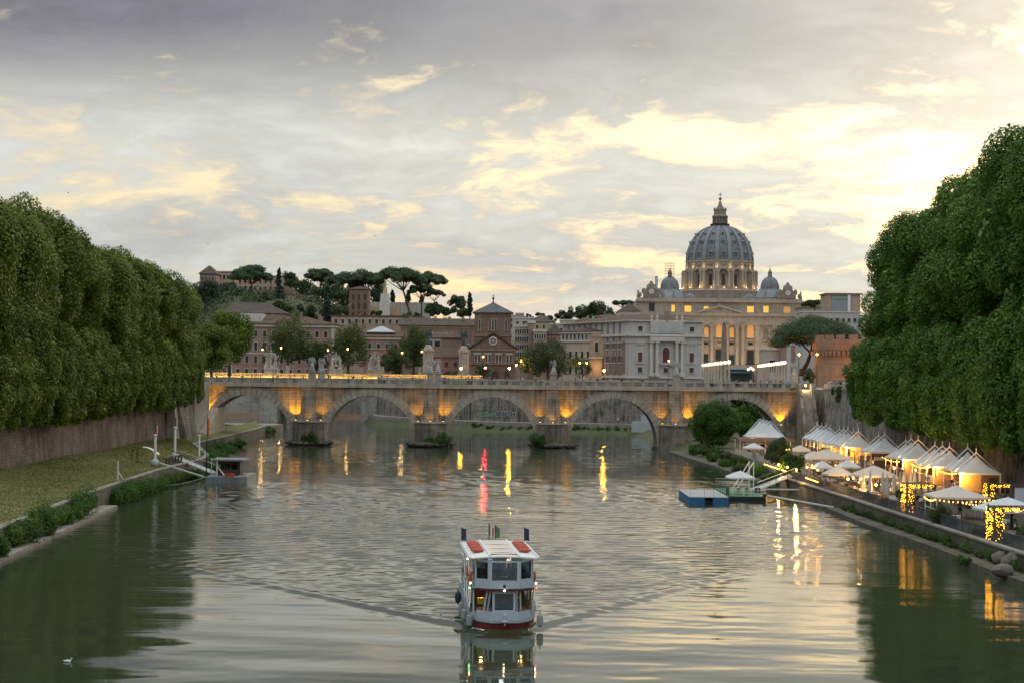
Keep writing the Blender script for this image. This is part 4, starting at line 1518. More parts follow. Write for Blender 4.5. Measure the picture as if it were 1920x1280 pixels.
# -------- long hospital range
o, w_, hz = bld('hospital_range', 'long brown plaster range with low tile roof left of the brick church', 750, 892, 672)
h_ = hz(611)
MB().box(0, w_, 0, 16, -.5, h_).build('wall', BROWNP, o)
gable(MB(), 0, w_, 0, 16, h_ + .003, hz(596) - h_, .8).build('roof', ROOFG, o)
MB().box(0, w_, -.25, -.003, h_ - .7, h_ - .1).build('cornice', OCHRE, o)
for i in range(5):
 win(o, w_ * .42 + i * 1.9, 0, h_ - 3.6, 1.3, 1.3, WHITEP, WHITEP, 'arch')
grid_win(o, 2, w_ - 2, [h_ - 9], 9, 1.2, 2.2, None, DARKW)
for i in range(9):
 MB().box(w_ * .4 + i * 2.1, w_ * .4 + i * 2.1 + .3, -.4, -.003, h_ - 5.4, h_ - .8).build('buttress_strip', BROWNP, o)
o, w_, hz = bld('ward_building', 'long low ochre building with a row of white-framed windows under the brick tower', 620, 790, 700)
h_ = hz(594)
MB().box(0, w_, 0, 12, -.5, h_).build('wall', HILLP, o)
MB().box(-.3, w_ + .3, -.3, 12.3, h_ + .003, h_ + .5).build('cornice', ROOFG, o)
grid_win(o, .5, w_ - .5, [h_ - 2.7], 13, 1.1, 1.7, WHITEP, DARKW)
win(o, w_ * .82, -.05, h_ - .6, 1.6, 1.6, ROOFG, DARKW, 'arch', name='dormer')
o, w_, hz = bld('house', 'brown house with wide tile roof between the riverside trees', 682, 752, 640)
h_ = hz(632)
MB().box(0, w_, 0, 14, -.5, h_).build('wall', BROWNP, o)
gable(MB(), 0, w_, 0, 14, h_ + .003, hz(620) - h_, .6).build('roof', ROOF, o)
MB().box(-.2, w_ + .2, -.4, -.003, h_ - .8, h_ - .05).build('cornice', CREAM, o)
grid_win(o, .5, w_ - .5, [h_ - 4.2, h_ - 8.2], 4, 1.1, 1.9, None, DARKW)
hip(MB(), 1, w_ - 3, 3, 11, hz(623), hz(611) - hz(623)).build('skylight_roof', GREYM, o)
o, w_, hz = bld('terrace_house', 'salmon low house below the brown roofs between the trees', 684, 740, 622)
h_ = hz(655)
MB().box(0, w_, 0, 10, -.5, h_).build('wall', SALMON, o)
MB().box(-.2, w_ + .2, -.3, 10, h_ + .003, h_ + .4).build('cornice', CREAM, o)
grid_win(o, .5, w_ - .5, [h_ - 3.2], 4, 1.0, 1.6, None, DARKW)
o, w_, hz = bld('house', 'narrow tower-like house with pyramid tile roof left of the brick church', 829, 866, 632)
h_ = hz(634)
MB().box(0, w_, 0, 7, -.5, h_).build('wall', BROWNP, o)
hip(MB(), 0, w_, 0, 7, h_ + .003, hz(623) - h_, .6).build('roof', ROOF, o)
win(o, w_ * .35, 0, h_ - 4.2, .8, .8, BROWNP, DARKW)
o, w_, hz = bld('house', 'small pink house with brown tile roof beside the right monument column', 812, 862, 622)
h_ = hz(669)
MB().box(0, w_, 0, 8, -.5, h_).build('wall', SALMON, o)
MB().yz([(-.6, h_ + .003), (8.6, h_ + .003), (8.6, h_ + 3.4), (7.0, h_ + 3.6)], -.4, w_ + .4).build('roof', ROOF, o)
grid_win(o, 0, w_, [h_ - 3.2, h_ - 6.6], 3, 1.1, 1.5, SALMON, DARKW)
MB().box(-.1, w_ + .1, -.2, -.003, h_ - 4.6, h_ - 4.2).build('string_course', BROWNP, o)
o, w_, hz = bld('house', 'white plaster house with dark openings behind the left monument column', 792, 832, 640)
h_ = hz(634)
MB().box(0, w_, 0, 8, -.5, h_).build('wall', GREYP, o)
gable(MB(), 0, w_, 0, 8, h_ + .003, hz(625) - h_).build('roof', ROOF, o)
grid_win(o, 1, w_ - 1, [h_ - 4.6], 2, 1.8, 3.6, GREYP, DARKW)
for ob, ww, hh2 in ((bpy.data.objects['hospital_range'], 27, 21.5), (bpy.data.objects['ward_building'], 34, 23)):
 chimneys(ob, [(ww * f_, 5 + 3 * (k % 2), hh2 + .3) for k, f_ in enumerate((.12, .3, .47, .66, .85))])
# -------- brick bell tower
o, w_, hz = bld('bell_tower', 'square brick bell tower with arched openings below the hill', 653, 690, 720, cat='tower')
h_ = hz(543)
MB().box(0, w_, 0, w_, -.5, h_).build('wall', BRICKT, o)
hip(MB(), 0, w_, 0, w_, h_ + .003, hz(536) - h_, .4).build('roof', ROOF, o)
for k, py in enumerate((563, 580, 597)):
 z = hz(py)
 MB().box(-.15, w_ + .15, -.15, w_ + .15, z - .55, z - .25).build('string_course', TANB, o)
 for i in range(3):
  win(o, w_ * (.2 + .3 * i), 0, z, .95, 2.4, BRICKT, DARKW, 'arch')
tp = hz(537)
MB().tube((w_ / 2, w_ / 2, tp - 1), (w_ / 2, w_ / 2, tp + 1.5), .15).build('finial', IRON, o)
# -------- brick church with drum-like tower
o, w_, hz = bld('brick_church', 'brown brick church with gabled front, rose window and slate-roofed tower', 882, 966, 600, cat='church')
he, ha = hz(652), hz(627)
MB().xz([(0, -.5), (w_, -.5), (w_, he), (w_ / 2, ha), (0, he)], 0, 20).build('nave_wall', BRICK, o)
rf = MB()
for s0, s1 in ((-.7, w_ / 2), (w_ + .7, w_ / 2)):
 rf.raw([(s0, -.6, he - .35), (s0, 20, he - .35), (s1, 20, ha + .25), (s1, -.6, ha + .25), (s0, -.6, he + .15), (s0, 20, he + .15), (s1, 20, ha + .75), (s1, -.6, ha + .75)],
     [(0, 1, 2, 3), (7, 6, 5, 4), (0, 3, 7, 4), (1, 5, 6, 2), (0, 4, 5, 1)])
rf.build('roof', ROOF, o)
MB().box(-.1, w_ + .1, -.3, -.003, he - .9, he - .35).build('string_course', TANB, o)
zr = hz(639)
rw_ = MB()
n = 20
r0_, r1_ = 1.0, 1.4
for k in range(n):
 a0, a1 = 2 * PI * k / n, 2 * PI * (k + 1) / n
 rw_.xz([(w_ / 2 + r0_ * math.cos(a0), zr + r0_ * math.sin(a0)), (w_ / 2 + r1_ * math.cos(a0), zr + r1_ * math.sin(a0)), (w_ / 2 + r1_ * math.cos(a1), zr + r1_ * math.sin(a1)), (w_ / 2 + r0_ * math.cos(a1), zr + r0_ * math.sin(a1))], -.25, -.003)
for k in range(8):
 a = 2 * PI * k / 8
 rw_.bar((w_ / 2, -.14, zr), (w_ / 2 + 1.0 * math.cos(a), -.14, zr + 1.0 * math.sin(a)), .12, .12)
ro_ = rw_.build('rose_window', WHITEP, o)
MB().xz([(w_ / 2 + 1.0 * math.cos(2 * PI * k / n), zr + 1.0 * math.sin(2 * PI * k / n)) for k in range(n)], -.08, -.004).build('pane', DARKW, ro_)
for i in range(4):
 x = w_ * (.155 + .235 * i)
 z = hz(679)
 win(o, x - .55, 0, z, .75, 2.6, WHITEP, DARKW, 'arch')
 win(o, x + .55, 0, z, .75, 2.6, WHITEP, DARKW, 'arch')
 MB().box(x - 1.25, x + 1.25, -.2, -.003, z + 2.75, z + 3.05).build('window_hood', WHITEP, o)
MB().box(-.2, w_ + .2, -.5, -.003, hz(683), hz(681)).build('string_course', TANB, o)
for x, ww in ((w_ * .25, 1.6), (w_ * .55, 2.4), (w_ * .82, 1.8)):
 win(o, x, 0, 0.2, ww, 3.2, BRICK, DARKW, 'arch', name='doorway')
x0, x1 = w_ * .07, w_ * .90
ht = hz(586)
MB().box(x0, x1, 6, 6 + (x1 - x0), ha - 8, ht).build('tower_wall', BRICK, o)
MB().box(x0 - .3, x1 + .3, 5.7, 6.3 + (x1 - x0), hz(630), hz(626)).build('tower_course', TANB, o)
hip(MB(), x0, x1, 6, 6 + (x1 - x0), ht + .003, hz(567) - ht + .5, .7).build('tower_roof', SLATE, o)
xc, yc = (x0 + x1) / 2, 6 + (x1 - x0) / 2
zt = hz(567)
mb = MB().lathe([(.45, -.4), (.3, .5), (.12, 1.2), (.38, 1.6), (.42, 1.9), (.12, 2.2), (.08, 2.9), (.02, 3.1)], 8, (xc, yc, zt))
mb.box(xc - .3, xc + .3, yc - .05, yc + .05, zt + 2.6, zt + 2.72)
mb.build('finial', IRON, o)
for dx_, kk in ((-.36, 1), (0, 3), (.36, 1)):
 for q in range(kk):
  win(o, xc + dx_ * (x1 - x0) + (q - (kk - 1) / 2) * .95, 6, hz(618), .62, 3.4 if kk == 1 else 3.7, WHITEP, DARKW, 'arch')
# -------- blocks right of the church
for (pl, pr, D, yt, mat, rfm, lb, rows, nw) in ((964, 991, 690, 613, CREAM, None, 'tall cream apartment block with many windows right of the brick church', 5, 6), (990, 1002, 680, 606, BROWNP, None, 'narrow brown party-wall block beside the cream apartment block', 0, 0),
              (1000, 1024, 675, 622, OCHRE, None, 'yellow ochre block with white roof edge above the dark round tree', 3, 5), (1022, 1056, 680, 628, SALMON, ROOFG, 'red-brown block with dark roof behind the dark round tree', 1, 3)):
 o, w_, hz = bld('apartment_block', lb, pl, pr, D)
 h_ = hz(yt)
 MB().box(0, w_, 0, 14, -.5, h_).build('wall', mat, o)
 if rfm:
  hip(MB(), 0, w_, 0, 14, h_ + .003, 4.5, .4).build('roof', rfm, o)
 else:
  MB().box(-.3, w_ + .3, -.3, 14.3, h_ + .003, h_ + 1.0).build('cornice', WHITEP, o)
 if rows:
  grid_win(o, .2, w_ - .2, [h_ - 2.6 - 2.9 * k for k in range(rows)], nw, .62, 1.7, WHITEP, DARKW)
# rooftops and lines of houses in the gap below the far hills
rr = random.Random(5)
gap = [(962, 1000, 1120, 597), (985, 1040, 1060, 604), (1030, 1100, 1000, 609), (1080, 1120, 1090, 603), (966, 981, 1180, 589), (1100, 1160, 980, 606), (1050, 1090, 1150, 601), (1000, 1030, 1200, 598), (905, 965, 1250, 592), (1110, 1170, 1300, 596)]
nmd = ['flat grey', 'low ochre', 'wide cream', 'small pale', 'tiny square ochre', 'long brown', 'narrow pale', 'dim tan', 'half-hidden grey', 'far pink']
for k, (pl, pr, D, yt) in enumerate(gap):
 mat = [GREYP, OCHRE, CREAM, GREYP, OCHRE, BROWNP, CREAM, HILLP, GREYP, PINKP][k]
 o, w_, hz = bld('distant_house', '%s rooftop house in the gap between brick church and basilica' % nmd[k], pl, pr, D)
 h_ = hz(yt)
 MB().box(0, w_, 0, 18, -.5, h_).build('wall', mat, o)
 (hip(MB(), 0, w_, 0, 18, h_ + .003, 3.0, .5) if k % 2 else MB().box(-.3, w_ + .3, -.3, 18.3, h_ + .003, h_ + .8)).build('roof', ROOFG if k % 2 else WHITEP, o)
 grid_win(o, .5, w_ - .5, [h_ - 4.0, h_ - 8.0], max(3, int(w_ / 4)), 1.3, 2.2, WHITEP, DARKW)
# rounded cream palace
o, w_, hz = bld('palace', 'cream palace with broad tile roof and baroque gable left of the white palace', 1050, 1136, 650, 636)
h_ = hz(622)
MB().box(0, w_, 0, 20, -.5, h_).build('wall', CREAM, o)
hip(MB(), 0, w_, 0, 20, h_ + .003, hz(609) - h_, .7).build('roof', ROOF, o)
MB().box(-.4, w_ + .4, -.6, -.003, hz(641), hz(638)).build('cornice', WHITEP, o)
MB().box(-.4, w_ + .4, -.5, -.003, h_ - .6, h_ - .02).build('eaves_cornice', WHITEP, o)
grid_win(o, .5, w_ * .62, [hz(636)], 7, .9, 1.8, WHITEP, DARKW)
grid_win(o, .8, w_ * .68, [hz(672), hz(700)], 5, 1.0, 2.6, WHITEP, DARKW)
gx0, gx1 = w_ * .70, w_ * .99
MB().box(gx0, gx1, -1.2, -.004, -.5, hz(632)).build('frontispiece', OCHRE, o)
MB().xz([(gx0 - .3, hz(632) + .003), (gx1 + .3, hz(632) + .003), ((gx0 + gx1) / 2 + 1.3, hz(626)), ((gx0 + gx1) / 2, hz(623.5)), ((gx0 + gx1) / 2 - 1.3, hz(626))], -1.4, .6).build('curved_gable', OCHRE, o)
win(o, (gx0 + gx1) / 2, -1.2, hz(660), 1.6, 3.4, WHITEP, DARKW)
for x in (gx0 + .5, gx1 - .5):
 MB().tube((x, -1.35, 0), (x, -1.35, hz(672)), .4, .36, 8).build('half_column', OCHRE, o, True)
MB().box(gx0 - .2, gx1 + .2, -1.9, -1.203, hz(671.5), hz(669)).build('entablature', WHITEP, o)
lamp_point('street_glow', (w_ * .86, -4, 5), 260, (1, .5, .15), .3, o)
lp = thing('dome_lantern', 'small green copper cupola rising behind the cream palace roof', 'cupola', W(1112, 611, 690))
p = ORG[lp.name]
MB().lathe([(2.2, -14), (2.2, .2), (2.0, 1.0), (1.3, 1.9), (.5, 2.4), (.4, 3.4), (.1, 3.7), (.05, 4.6)], 10, p).build('cupola', PATINA, lp, True)
# -------- the white limestone palace
o, w_, hz = bld('palace', 'grey-white limestone palace with arched central window and coat of arms above', 1179, 1316, 615, 622)
h_ = hz(603)
dpt = 60.0
shear = -.085                                        # the left side recedes to the left
dq = lambda x, y: (x + shear * y, y)
MB().prism([(0, 0), (w_, 0), (w_ - 8, dpt), dq(0, dpt)], -.5, h_).build('wall', GREYP, o)
LS = math.atan2(dpt, shear * dpt)                  # direction of the left side
rf = MB()
rf.raw([(-.8, -.8, h_ + .003), (w_ + .8, -.8, h_ + .003), (w_ - 7, dpt + 1, h_ + .003), (shear * dpt - 1.5, dpt + 1, h_ + .003), (w_ * .27, 16, hz(588)), (w_ * .74, 14, hz(588)), (w_ * .5, dpt - 15, hz(588)), (w_ * .27, dpt - 15, hz(588))],
    [(0, 3, 2, 1), (0, 1, 5, 4), (1, 2, 6, 5), (2, 3, 7, 6), (3, 0, 4, 7), (4, 5, 6, 7)])
rf.build('roof', ROOF, o)
for py0, py1, pr_ in ((603.2, 601, .8), (631, 626.5, .9), (709, 706, .6), (643, 642, .25)):
 MB().prism([(-pr_ * .5, -pr_), (w_ + pr_, -pr_), (w_ + pr_, -.003), (-pr_ * .5, -.003)], hz(py0) + .01, hz(py1)).build('cornice', WHITEP, o)
 a = Vector(dq(0, 0)).to_3d() if False else Vector((0, 0, 0))
 b = Vector((shear * dpt, dpt, 0))
 nrm_ = Vector((-math.sin(LS), math.cos(LS), 0))
 q = [a + nrm_ * pr_, a + nrm_ * .003, b + nrm_ * .003, b + nrm_ * pr_]
 MB().prism([(p_.x, p_.y) for p_ in q], hz(py0) + .012, hz(py1) - .002).build('cornice', WHITEP, o)
fx = lambda u: w_ * (u - 470) / 1095.0              # zoom columns to the facade
fz = lambda v: hz(560 + v / 8)
for u0, u1 in ((770, 890), (1150, 1270)):
 for uu in (790, 873) if u0 < 800 else (1170, 1250):
  MB().tube((fx(uu), -.85, fz(1110)), (fx(uu), -.85, fz(665)), .62, .54, 10).build('giant_column', WHITEP, o, True)
  MB().box(fx(uu) - .8, fx(uu) + .8, -1.6, -.15, fz(664), fz(640)).build('capital', WHITEP, o)
  MB().box(fx(uu) - .85, fx(uu) + .85, -1.65, -.12, fz(1160), fz(1111)).build('column_base', WHITEP, o)
MB().box(fx(765), fx(1275), -1.7, -.02, fz(638), fz(575)).build('entablature', WHITEP, o)
MB().box(fx(775), fx(1270), -1.0, -.02, fz(523), fz(345)).build('attic_panel', GREYP, o)
MB().box(fx(900), fx(1150), -1.12, -1.003, fz(500), fz(420)).build('inscription_tablet', M('blue_grey_tablet', (.36, .42, .44), .7, .1, .5), o)
for u in (635, 1407):
 win(o, fx(u), 0, fz(945), fx(665) - fx(600), fz(805) - fz(945), WHITEP, SHUTR)
 win(o, fx(u), 0, fz(1105), fx(665) - fx(600), fz(1025) - fz(1105), WHITEP, SHUT if u < 1000 else SHUTR)
 win(o, fx(u), 0, fz(493), fx(665) - fx(600), fz(420) - fz(493), WHITEP, SHUT)
 MB().box(fx(u - 75), fx(u + 75), -.35, -.01, fz(975), fz(962)).build('sill_course', WHITEP, o)
 MB().box(fx(u - 75), fx(u + 75), -.35, -.01, fz(685), fz(672)).build('hood', WHITEP, o)
win(o, fx(1020), 0, fz(955), fx(1070) - fx(968), fz(725) - fz(955), WHITEP, SHUTR, 'arch')
win(o, fx(1018), 0, fz(1105), fx(1050) - fx(985), fz(1035) - fz(1105), WHITEP, SHUTR)
MB().box(fx(925), fx(1120), -1.0, -.01, fz(990), fz(975)).build('balcony', WHITEP, o)
for uu in (798, 880, 1175, 1255):
 MB().lathe([(.45, 0), (.5, .2), (.25, .5), (.5, 1.1), (.42, 1.5), (.15, 1.7), (.2, 2.0), (.05, 2.3)], 8, (fx(uu), -.4, fz(338))).build('roof_vase', WHITEP, o, True)
arms = MB()
for k in range(10):
 a = 2 * PI * k / 10
 arms.ball((fx(1025) + .95 * math.cos(a), -.6, fz(275) + 1.1 * math.sin(a)), .42, 7, 5)
arms.ball((fx(1025), -.6, fz(275)), 1.0, 10, 7, (.9, .4, 1.15))
for k in range(5):
 arms.ball((fx(1025) + (k - 2) * .35, -.6, fz(205) + .2 * (k % 2)), .36, 7, 5)
arms.ball((fx(1025), -.6, fz(340)), .6, 7, 5)
obj_from(remeshed(arms, .16, 'coat_of_arms', [BASILD]), 'coat_of_arms', o)
# windows on the receding left side: three tall bands
sd = Vector((shear, 1, 0)).normalized()
rzs = LS + PI / 2 + PI / 2
L_ = math.hypot(shear * dpt, dpt)
rz_side = math.atan2(-sd.y, -sd.x)
for zz, hh_ in ((fz(1120), 5.6), (fz(960), 6.6), (fz(755), 4.2), (fz(560), 4.6)):
 for k in range(10):
  p = sd * (5 + (L_ - 8) * (k + .5) / 10)
  win(o, p.x + .02 * nrm_.x, p.y + .02 * nrm_.y, zz, 2.6, hh_, WHITEP if hh_ != 5.6 else TANB, M('grey_blind', (.20, .19, .19), .6, .2, .5), 'rect', rz_side)
bs0, bs1 = sd * 3.0, sd * (L_ - .5)
q = [bs0 + nrm_ * .04, bs0 + nrm_ * .004, bs1 + nrm_ * .004, bs1 + nrm_ * .04]
MB().prism([(p_.x, p_.y) for p_ in q], fz(1130), fz(640)).build('brick_facing', TANB, o)
o, w_, hz = bld('street_house', 'narrow stone house with tall dark doorway right of the basilica columns', 1432, 1468, 905)
h_ = hz(656)
MB().box(0, w_, 0, 16, -.5, h_).build('wall', CREAM, o)
MB().box(-.4, w_ + .4, -.5, 16.4, h_ + .003, h_ + .7).build('cornice', WHITEP, o)
win(o, w_ * .45, 0, 4.4, 3.0, 6.0, WHITEP, DARKW)
o, w_, hz = bld('street_house', 'pink house with flags at the end of the bridge street', 1464, 1512, 900)
h_ = hz(648)
MB().box(0, w_, 0, 14, -.5, h_).build('wall', PINKP, o)
MB().box(-.3, w_ + .3, -.4, 14.3, h_ + .003, h_ + .6).build('cornice', WHITEP, o)
MB().box(w_ * .22, w_ * .38, -.2, -.003, 0, h_ - .1).build('pilaster', WHITEP, o)
grid_win(o, w_ * .4, w_, [2.5, 6.5], 2, 1.1, 2.0, WHITEP, DARKW)
for k, (mt, dx_) in enumerate(((CLOTH['blue'], .55), (CLOTH['red'], .72))):
 MB().box(w_ * dx_, w_ * dx_ + 1.7, -1.2, -1.15, h_ - 6.2, h_ - 2.5).build('flag', mt, o)
 MB().tube((w_ * dx_, 0, h_ - 4.4), (w_ * dx_ - .05, -1.18, h_ - 1.3), .05).build('flag_pole', WHITEM, o)
# -------- fortress bastion on the right
o = thing('fortress_bastion', 'orange floodlit round brick bastion with corbelled parapet on the right', 'fortress', W(1620, 712, 452))
p = ORG[o.name]
xc, yc = W(1640, 700, 462).x, 468
rb_ = xc - W(1535, 700, 462).x
zt = W(1580, 633, 452).z
MB().lathe([(rb_ * 1.04, ZST - .5), (rb_, ZST + 5), (rb_ * .985, zt - 4.2)], 40, (xc, yc, 0)).build('wall', FORT, o, True)
MB().lathe([(rb_ * 1.02, zt - 3.2), (rb_ * 1.035, zt - 2.8), (rb_ * 1.035, zt - .5), (rb_ * 1.02, zt - .3)], 40, (xc, yc, 0)).build('parapet_band', FORT, o, True)
cl_ = MB().box(-.35, .35, -.9, .5, 0, 1.1)
part_copies(cl_, 'corbel', FORT, o, [(xc + rb_ * 1.0 * math.cos(a), yc + rb_ * 1.0 * math.sin(a), zt - 4.3, a + PI / 2) for a in np.linspace(PI * .95, PI * 1.9, 34)])
me_ = MB().box(-1.1, 1.1, -.4, .4, 0, 1.15)
part_copies(me_, 'merlon', FORT, o, [(xc + rb_ * 1.0 * math.cos(a), yc + rb_ * 1.0 * math.sin(a), zt - .32, a + PI / 2) for a in np.linspace(PI * .95, PI * 1.9, 13)])
for px, pw in ((1545, 1100), (1590, 1700), (1640, 1300)):
 q = W(px, 712, 438)
 lamp_spot('flood_light', (q.x, 440, ZST + .6), (q.x + 2, 456, ZST + 7), pw, 110, (1, .40, .08), .2, .8, o)
q = W(1552, 660, 440)
# -------- modern buildings above the pine
o, w_, hz = bld('modern_block', 'white flat-roofed block beside the basilica behind the umbrella pine', 1505, 1612, 760)
h_ = hz(586)
MB().box(0, w_, 0, 20, -.5, h_).build('wall', GREYP, o)
MB().box(-.3, w_ + .3, -.3, 20, h_ + .003, h_ + .5).build('roof_edge', WHITEP, o)
grid_win(o, 1, w_ - 1, [h_ - 4], 9, 1.2, 1.6, GREYP, DARKW)
o, w_, hz = bld('modern_block', 'brick-sided modern block with grey glass front on the right skyline', 1549, 1612, 790)
h_ = hz(552)
MB().box(0, w_, 0, 16, -.5, h_).build('wall', HILLP, o)
MB().box(-.8, w_ + .8, -1.0, 16.5, h_ + .003, h_ + .5).build('roof_slab', BROWNP, o)
MB().box(2.2, w_ * .72, -.2, -.003, hz(585), hz(560)).build('glass_front', M('grey_glass', (.22, .26, .28), .3, .2, .3, spec=.6), o)
MB().box(2.2, w_ * .72, -.5, -.21, hz(561), hz(556)).build('green_fascia', PATINA, o)
MB().box(w_ * .62, w_ * .70, -.7, -.21, hz(590), hz(553)).build('white_pier', WHITEM, o)
o, w_, hz = bld('house', 'grey house with pitched roof just right of the basilica facade', 1500, 1552, 1150)
h_ = hz(578)
MB().box(0, w_, 0, 20, -.5, h_).build('wall', HILLP, o)
hip(MB(), 0, w_, 0, 20, h_ + .003, 5, .5).build('roof', ROOFG, o)
o, w_, hz = bld('house', 'pale wall block at the left edge of the basilica', 1160, 1200, 1200)
h_ = hz(584)
MB().box(0, w_, 0, 30, -.5, h_).build('wall', CREAM, o)
hip(MB(), 0, w_, 0, 30, h_ + .003, 6, .5).build('roof', ROOFG, o)
grid_win(o, .5, w_ - .5, [h_ - 4.5], 4, 1.4, 2.2, CREAM, DARKW)
# -------- buildings on the hill
HB = [('hill_palace', 'long ochre villa on the hilltop behind the umbrella pines', 432, 550, 960, 519, 560, HILLP, 12, 3, None), ('hill_palace', 'blocky brown palace with roof tower at the hilltop left edge', 398, 438, 930, 511, 560, HILLP, 5, 3, None),
   ('hill_house', 'brown roofed house peeking over the left plane trees', 372, 402, 900, 514, 560, BROWNP, 4, 2, ROOFG), ('villa', 'old pale villa with loggia below the hilltop palace', 380, 462, 850, 552, 580, OCHRE, 8, 2, None),
   ('villa', 'cream hillside villa with sloping roofs and terrace', 500, 560, 850, 553, 585, CREAM, 5, 2, ROOF), ('villa', 'low ochre villa wing with flat terrace on the hillside', 552, 588, 840, 557, 585, OCHRE, 4, 1, None)]
for nm, lb, pl, pr, D, yt, yb, mat, nw, rows, rfm in HB:
 zb = W(pl, yb, D).z - 6
 o, w_, hz = bld(nm, lb, pl, pr, D, zb=zb)
 h_ = hz(yt)
 MB().box(0, w_, 0, 14, 0, h_).build('wall', mat, o)
 if rfm:
  hip(MB(), 0, w_, 0, 14, h_ + .003, 4.5, .6).build('roof', rfm, o)
 else:
  MB().box(-.4, w_ + .4, -.4, 14.4, h_ + .003, h_ + .7).build('cornice', mat, o)
 grid_win(o, .5, w_ - .5, [h_ - 3.4 - 3.8 * k for k in range(rows)], nw, 1.2, 2.0, CREAM, DARKW)
 if pl == 396:
  MB().box(w_ * .78, w_ * 1.0, 4, 8, h_ + .71, h_ + 5).build('roof_tower', mat, o)
 if pl == 380:
  for k in range(3):
   MB().box(w_ * (.30 + .11 * k), w_ * (.36 + .11 * k), 2, 5, h_ + .71, h_ + 3.8).build('loggia_pier', mat, o)
  MB().box(w_ * .28, w_ * .62, 1.7, 5.3, h_ + 3.805, h_ + 4.6).build('loggia_roof', ROOFG, o)
 if pl == 500:
  MB().box(w_ * .75, w_ * .98, -4, -.01, h_ - 3, h_ - 2.6).build('white_awning', WHITEM, o)
# long pale wall and the statue on its column
o, w_, hz = bld('retaining_wall', 'long pale grey wall on the hill behind the monument statue', 686, 806, 800, zb=30, cat='wall')
MB().box(0, w_, 0, 4, 0, hz(567)).build('wall_face', GREYP, o)
for k in range(8):
 MB().box(w_ * k / 8, w_ * k / 8 + .5, -.35, -.003, 0, hz(566)).build('pier_strip', WHITEP, o)
o = thing('statue_monument', 'gilded standing statue on a tall white pedestal on the hill', 'monument', W(721, 592, 780))
p = ORG[o.name]
MB().box(p.x - 6.3, p.x + 6.3, 781, 790, 34, W(721, 575, 780).z).build('base', OCHRE, o)
zz0, zz1 = W(721, 573, 780).z, W(721, 551, 780).z
MB().prism([(p.x - 2.8, 778), (p.x + 2.8, 778), (p.x + 2.8, 784), (p.x - 2.8, 784)], 34, zz1, [(p.x - 1.7, 779), (p.x + 1.7, 779), (p.x + 1.7, 783), (p.x - 1.7, 783)]).build('pedestal', WHITEP, o)
fm_ = MB()
figure(fm_, robe=True, arms=((.45, -.1, -.15), (-.45, -.1, -.15)), s=3.0)
obj_from(remeshed(fm_, .12, 'standing_figure', [GOLDM]), 'standing_figure', o, Vector((p.x, 781, zz1)) - p)
# ================================================================== THE DOMED BASILICA
DF = 1254.0
bz = thing('domed_basilica', 'vast travertine basilica with ribbed grey dome, lantern and cross', 'basilica', W(1348.5, 712, DF + 60))
bx = lambda px, D=DF: W(px, 640, D).x
zv = lambda v, D=DF: W(1348.5, 350 + v / 3.2815, D).z
zt_ = lambda t_, D=DF: W(1348.5, 540 + t_ / 7.11, D).z
CX = bx(1348.5)
ppm = 3400 / DF
ox = lambda dpx: CX + dpx / ppm
XL, XR = bx(1193), bx(1504)
zA, zC, zE, zB0 = zv(712), zv(796), zv(850), zv(1095)
MB().box(XL, XR, DF, DF + 40, ZST - .5, zA).build('facade_wall', BASIL, bz)
MB().box(XL - 1.5, XR + 1.5, DF - 3.2, DF - .003, zC, zC + 2.0).build('main_cornice', BASIL, bz)
MB().box(XL - .5, XR + .5, DF - 1.8, DF - .003, zE, zC - .003).build('entablature', BASIL, bz)
MB().box(XL - .8, XR + .8, DF - 1.8, DF + 3, zA + .003, zA + 1.3).build('attic_cornice', BASIL, bz)
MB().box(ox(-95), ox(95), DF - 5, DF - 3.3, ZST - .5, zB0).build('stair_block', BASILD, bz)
# columns
hcol = zE - zB0
cm = MB().lathe([(1.75, 0), (1.75, .8), (1.5, 1.2), (1.38, 2), (1.38, hcol * .4), (1.18, hcol - 3.2), (1.3, hcol - 3.0), (1.35, hcol - 2.4), (1.8, hcol - .9), (2.0, hcol - .7), (2.0, hcol)], 16)
part_copies(cm, 'giant_column', BASIL, bz, [(ox(s_ * d_), DF - 1.55, zB0) for s_ in (-1, 1) for d_ in (14.4, 33, 43.6)], True)
pl_ = MB().box(-1.4, 1.4, -1.0, 0, 0, hcol - 3).box(-1.9, 1.9, -1.3, 0, hcol - 2.997, hcol)
part_copies(pl_, 'pilaster', BASIL, bz, [(ox(s_ * d_), DF - .004, zB0) for s_ in (-1, 1) for d_ in (71, 104, 136, 151)])
# pediment
zp0, zp1 = zC + 2.003, zv(742)
pe = MB().xz([(ox(-39), zp0), (ox(39), zp0), (CX, zp1)], DF - 2.6, DF - .004)
pe.build('pediment', BASIL, bz)
pr_ = MB()
for s_ in (-1, 1):
 pr_.bar((ox(s_ * 42), DF - 2.4, zp0 + .5), (CX, DF - 2.4, zp1 + .8), 2.6, 1.5)
pr_.build('raking_cornice', BASIL, bz)
MB().ball((CX, DF - 2.7, zp0 + 4), 2.0, 10, 6, (1, .25, 1.3)).build('pediment_relief', BASILD, bz)
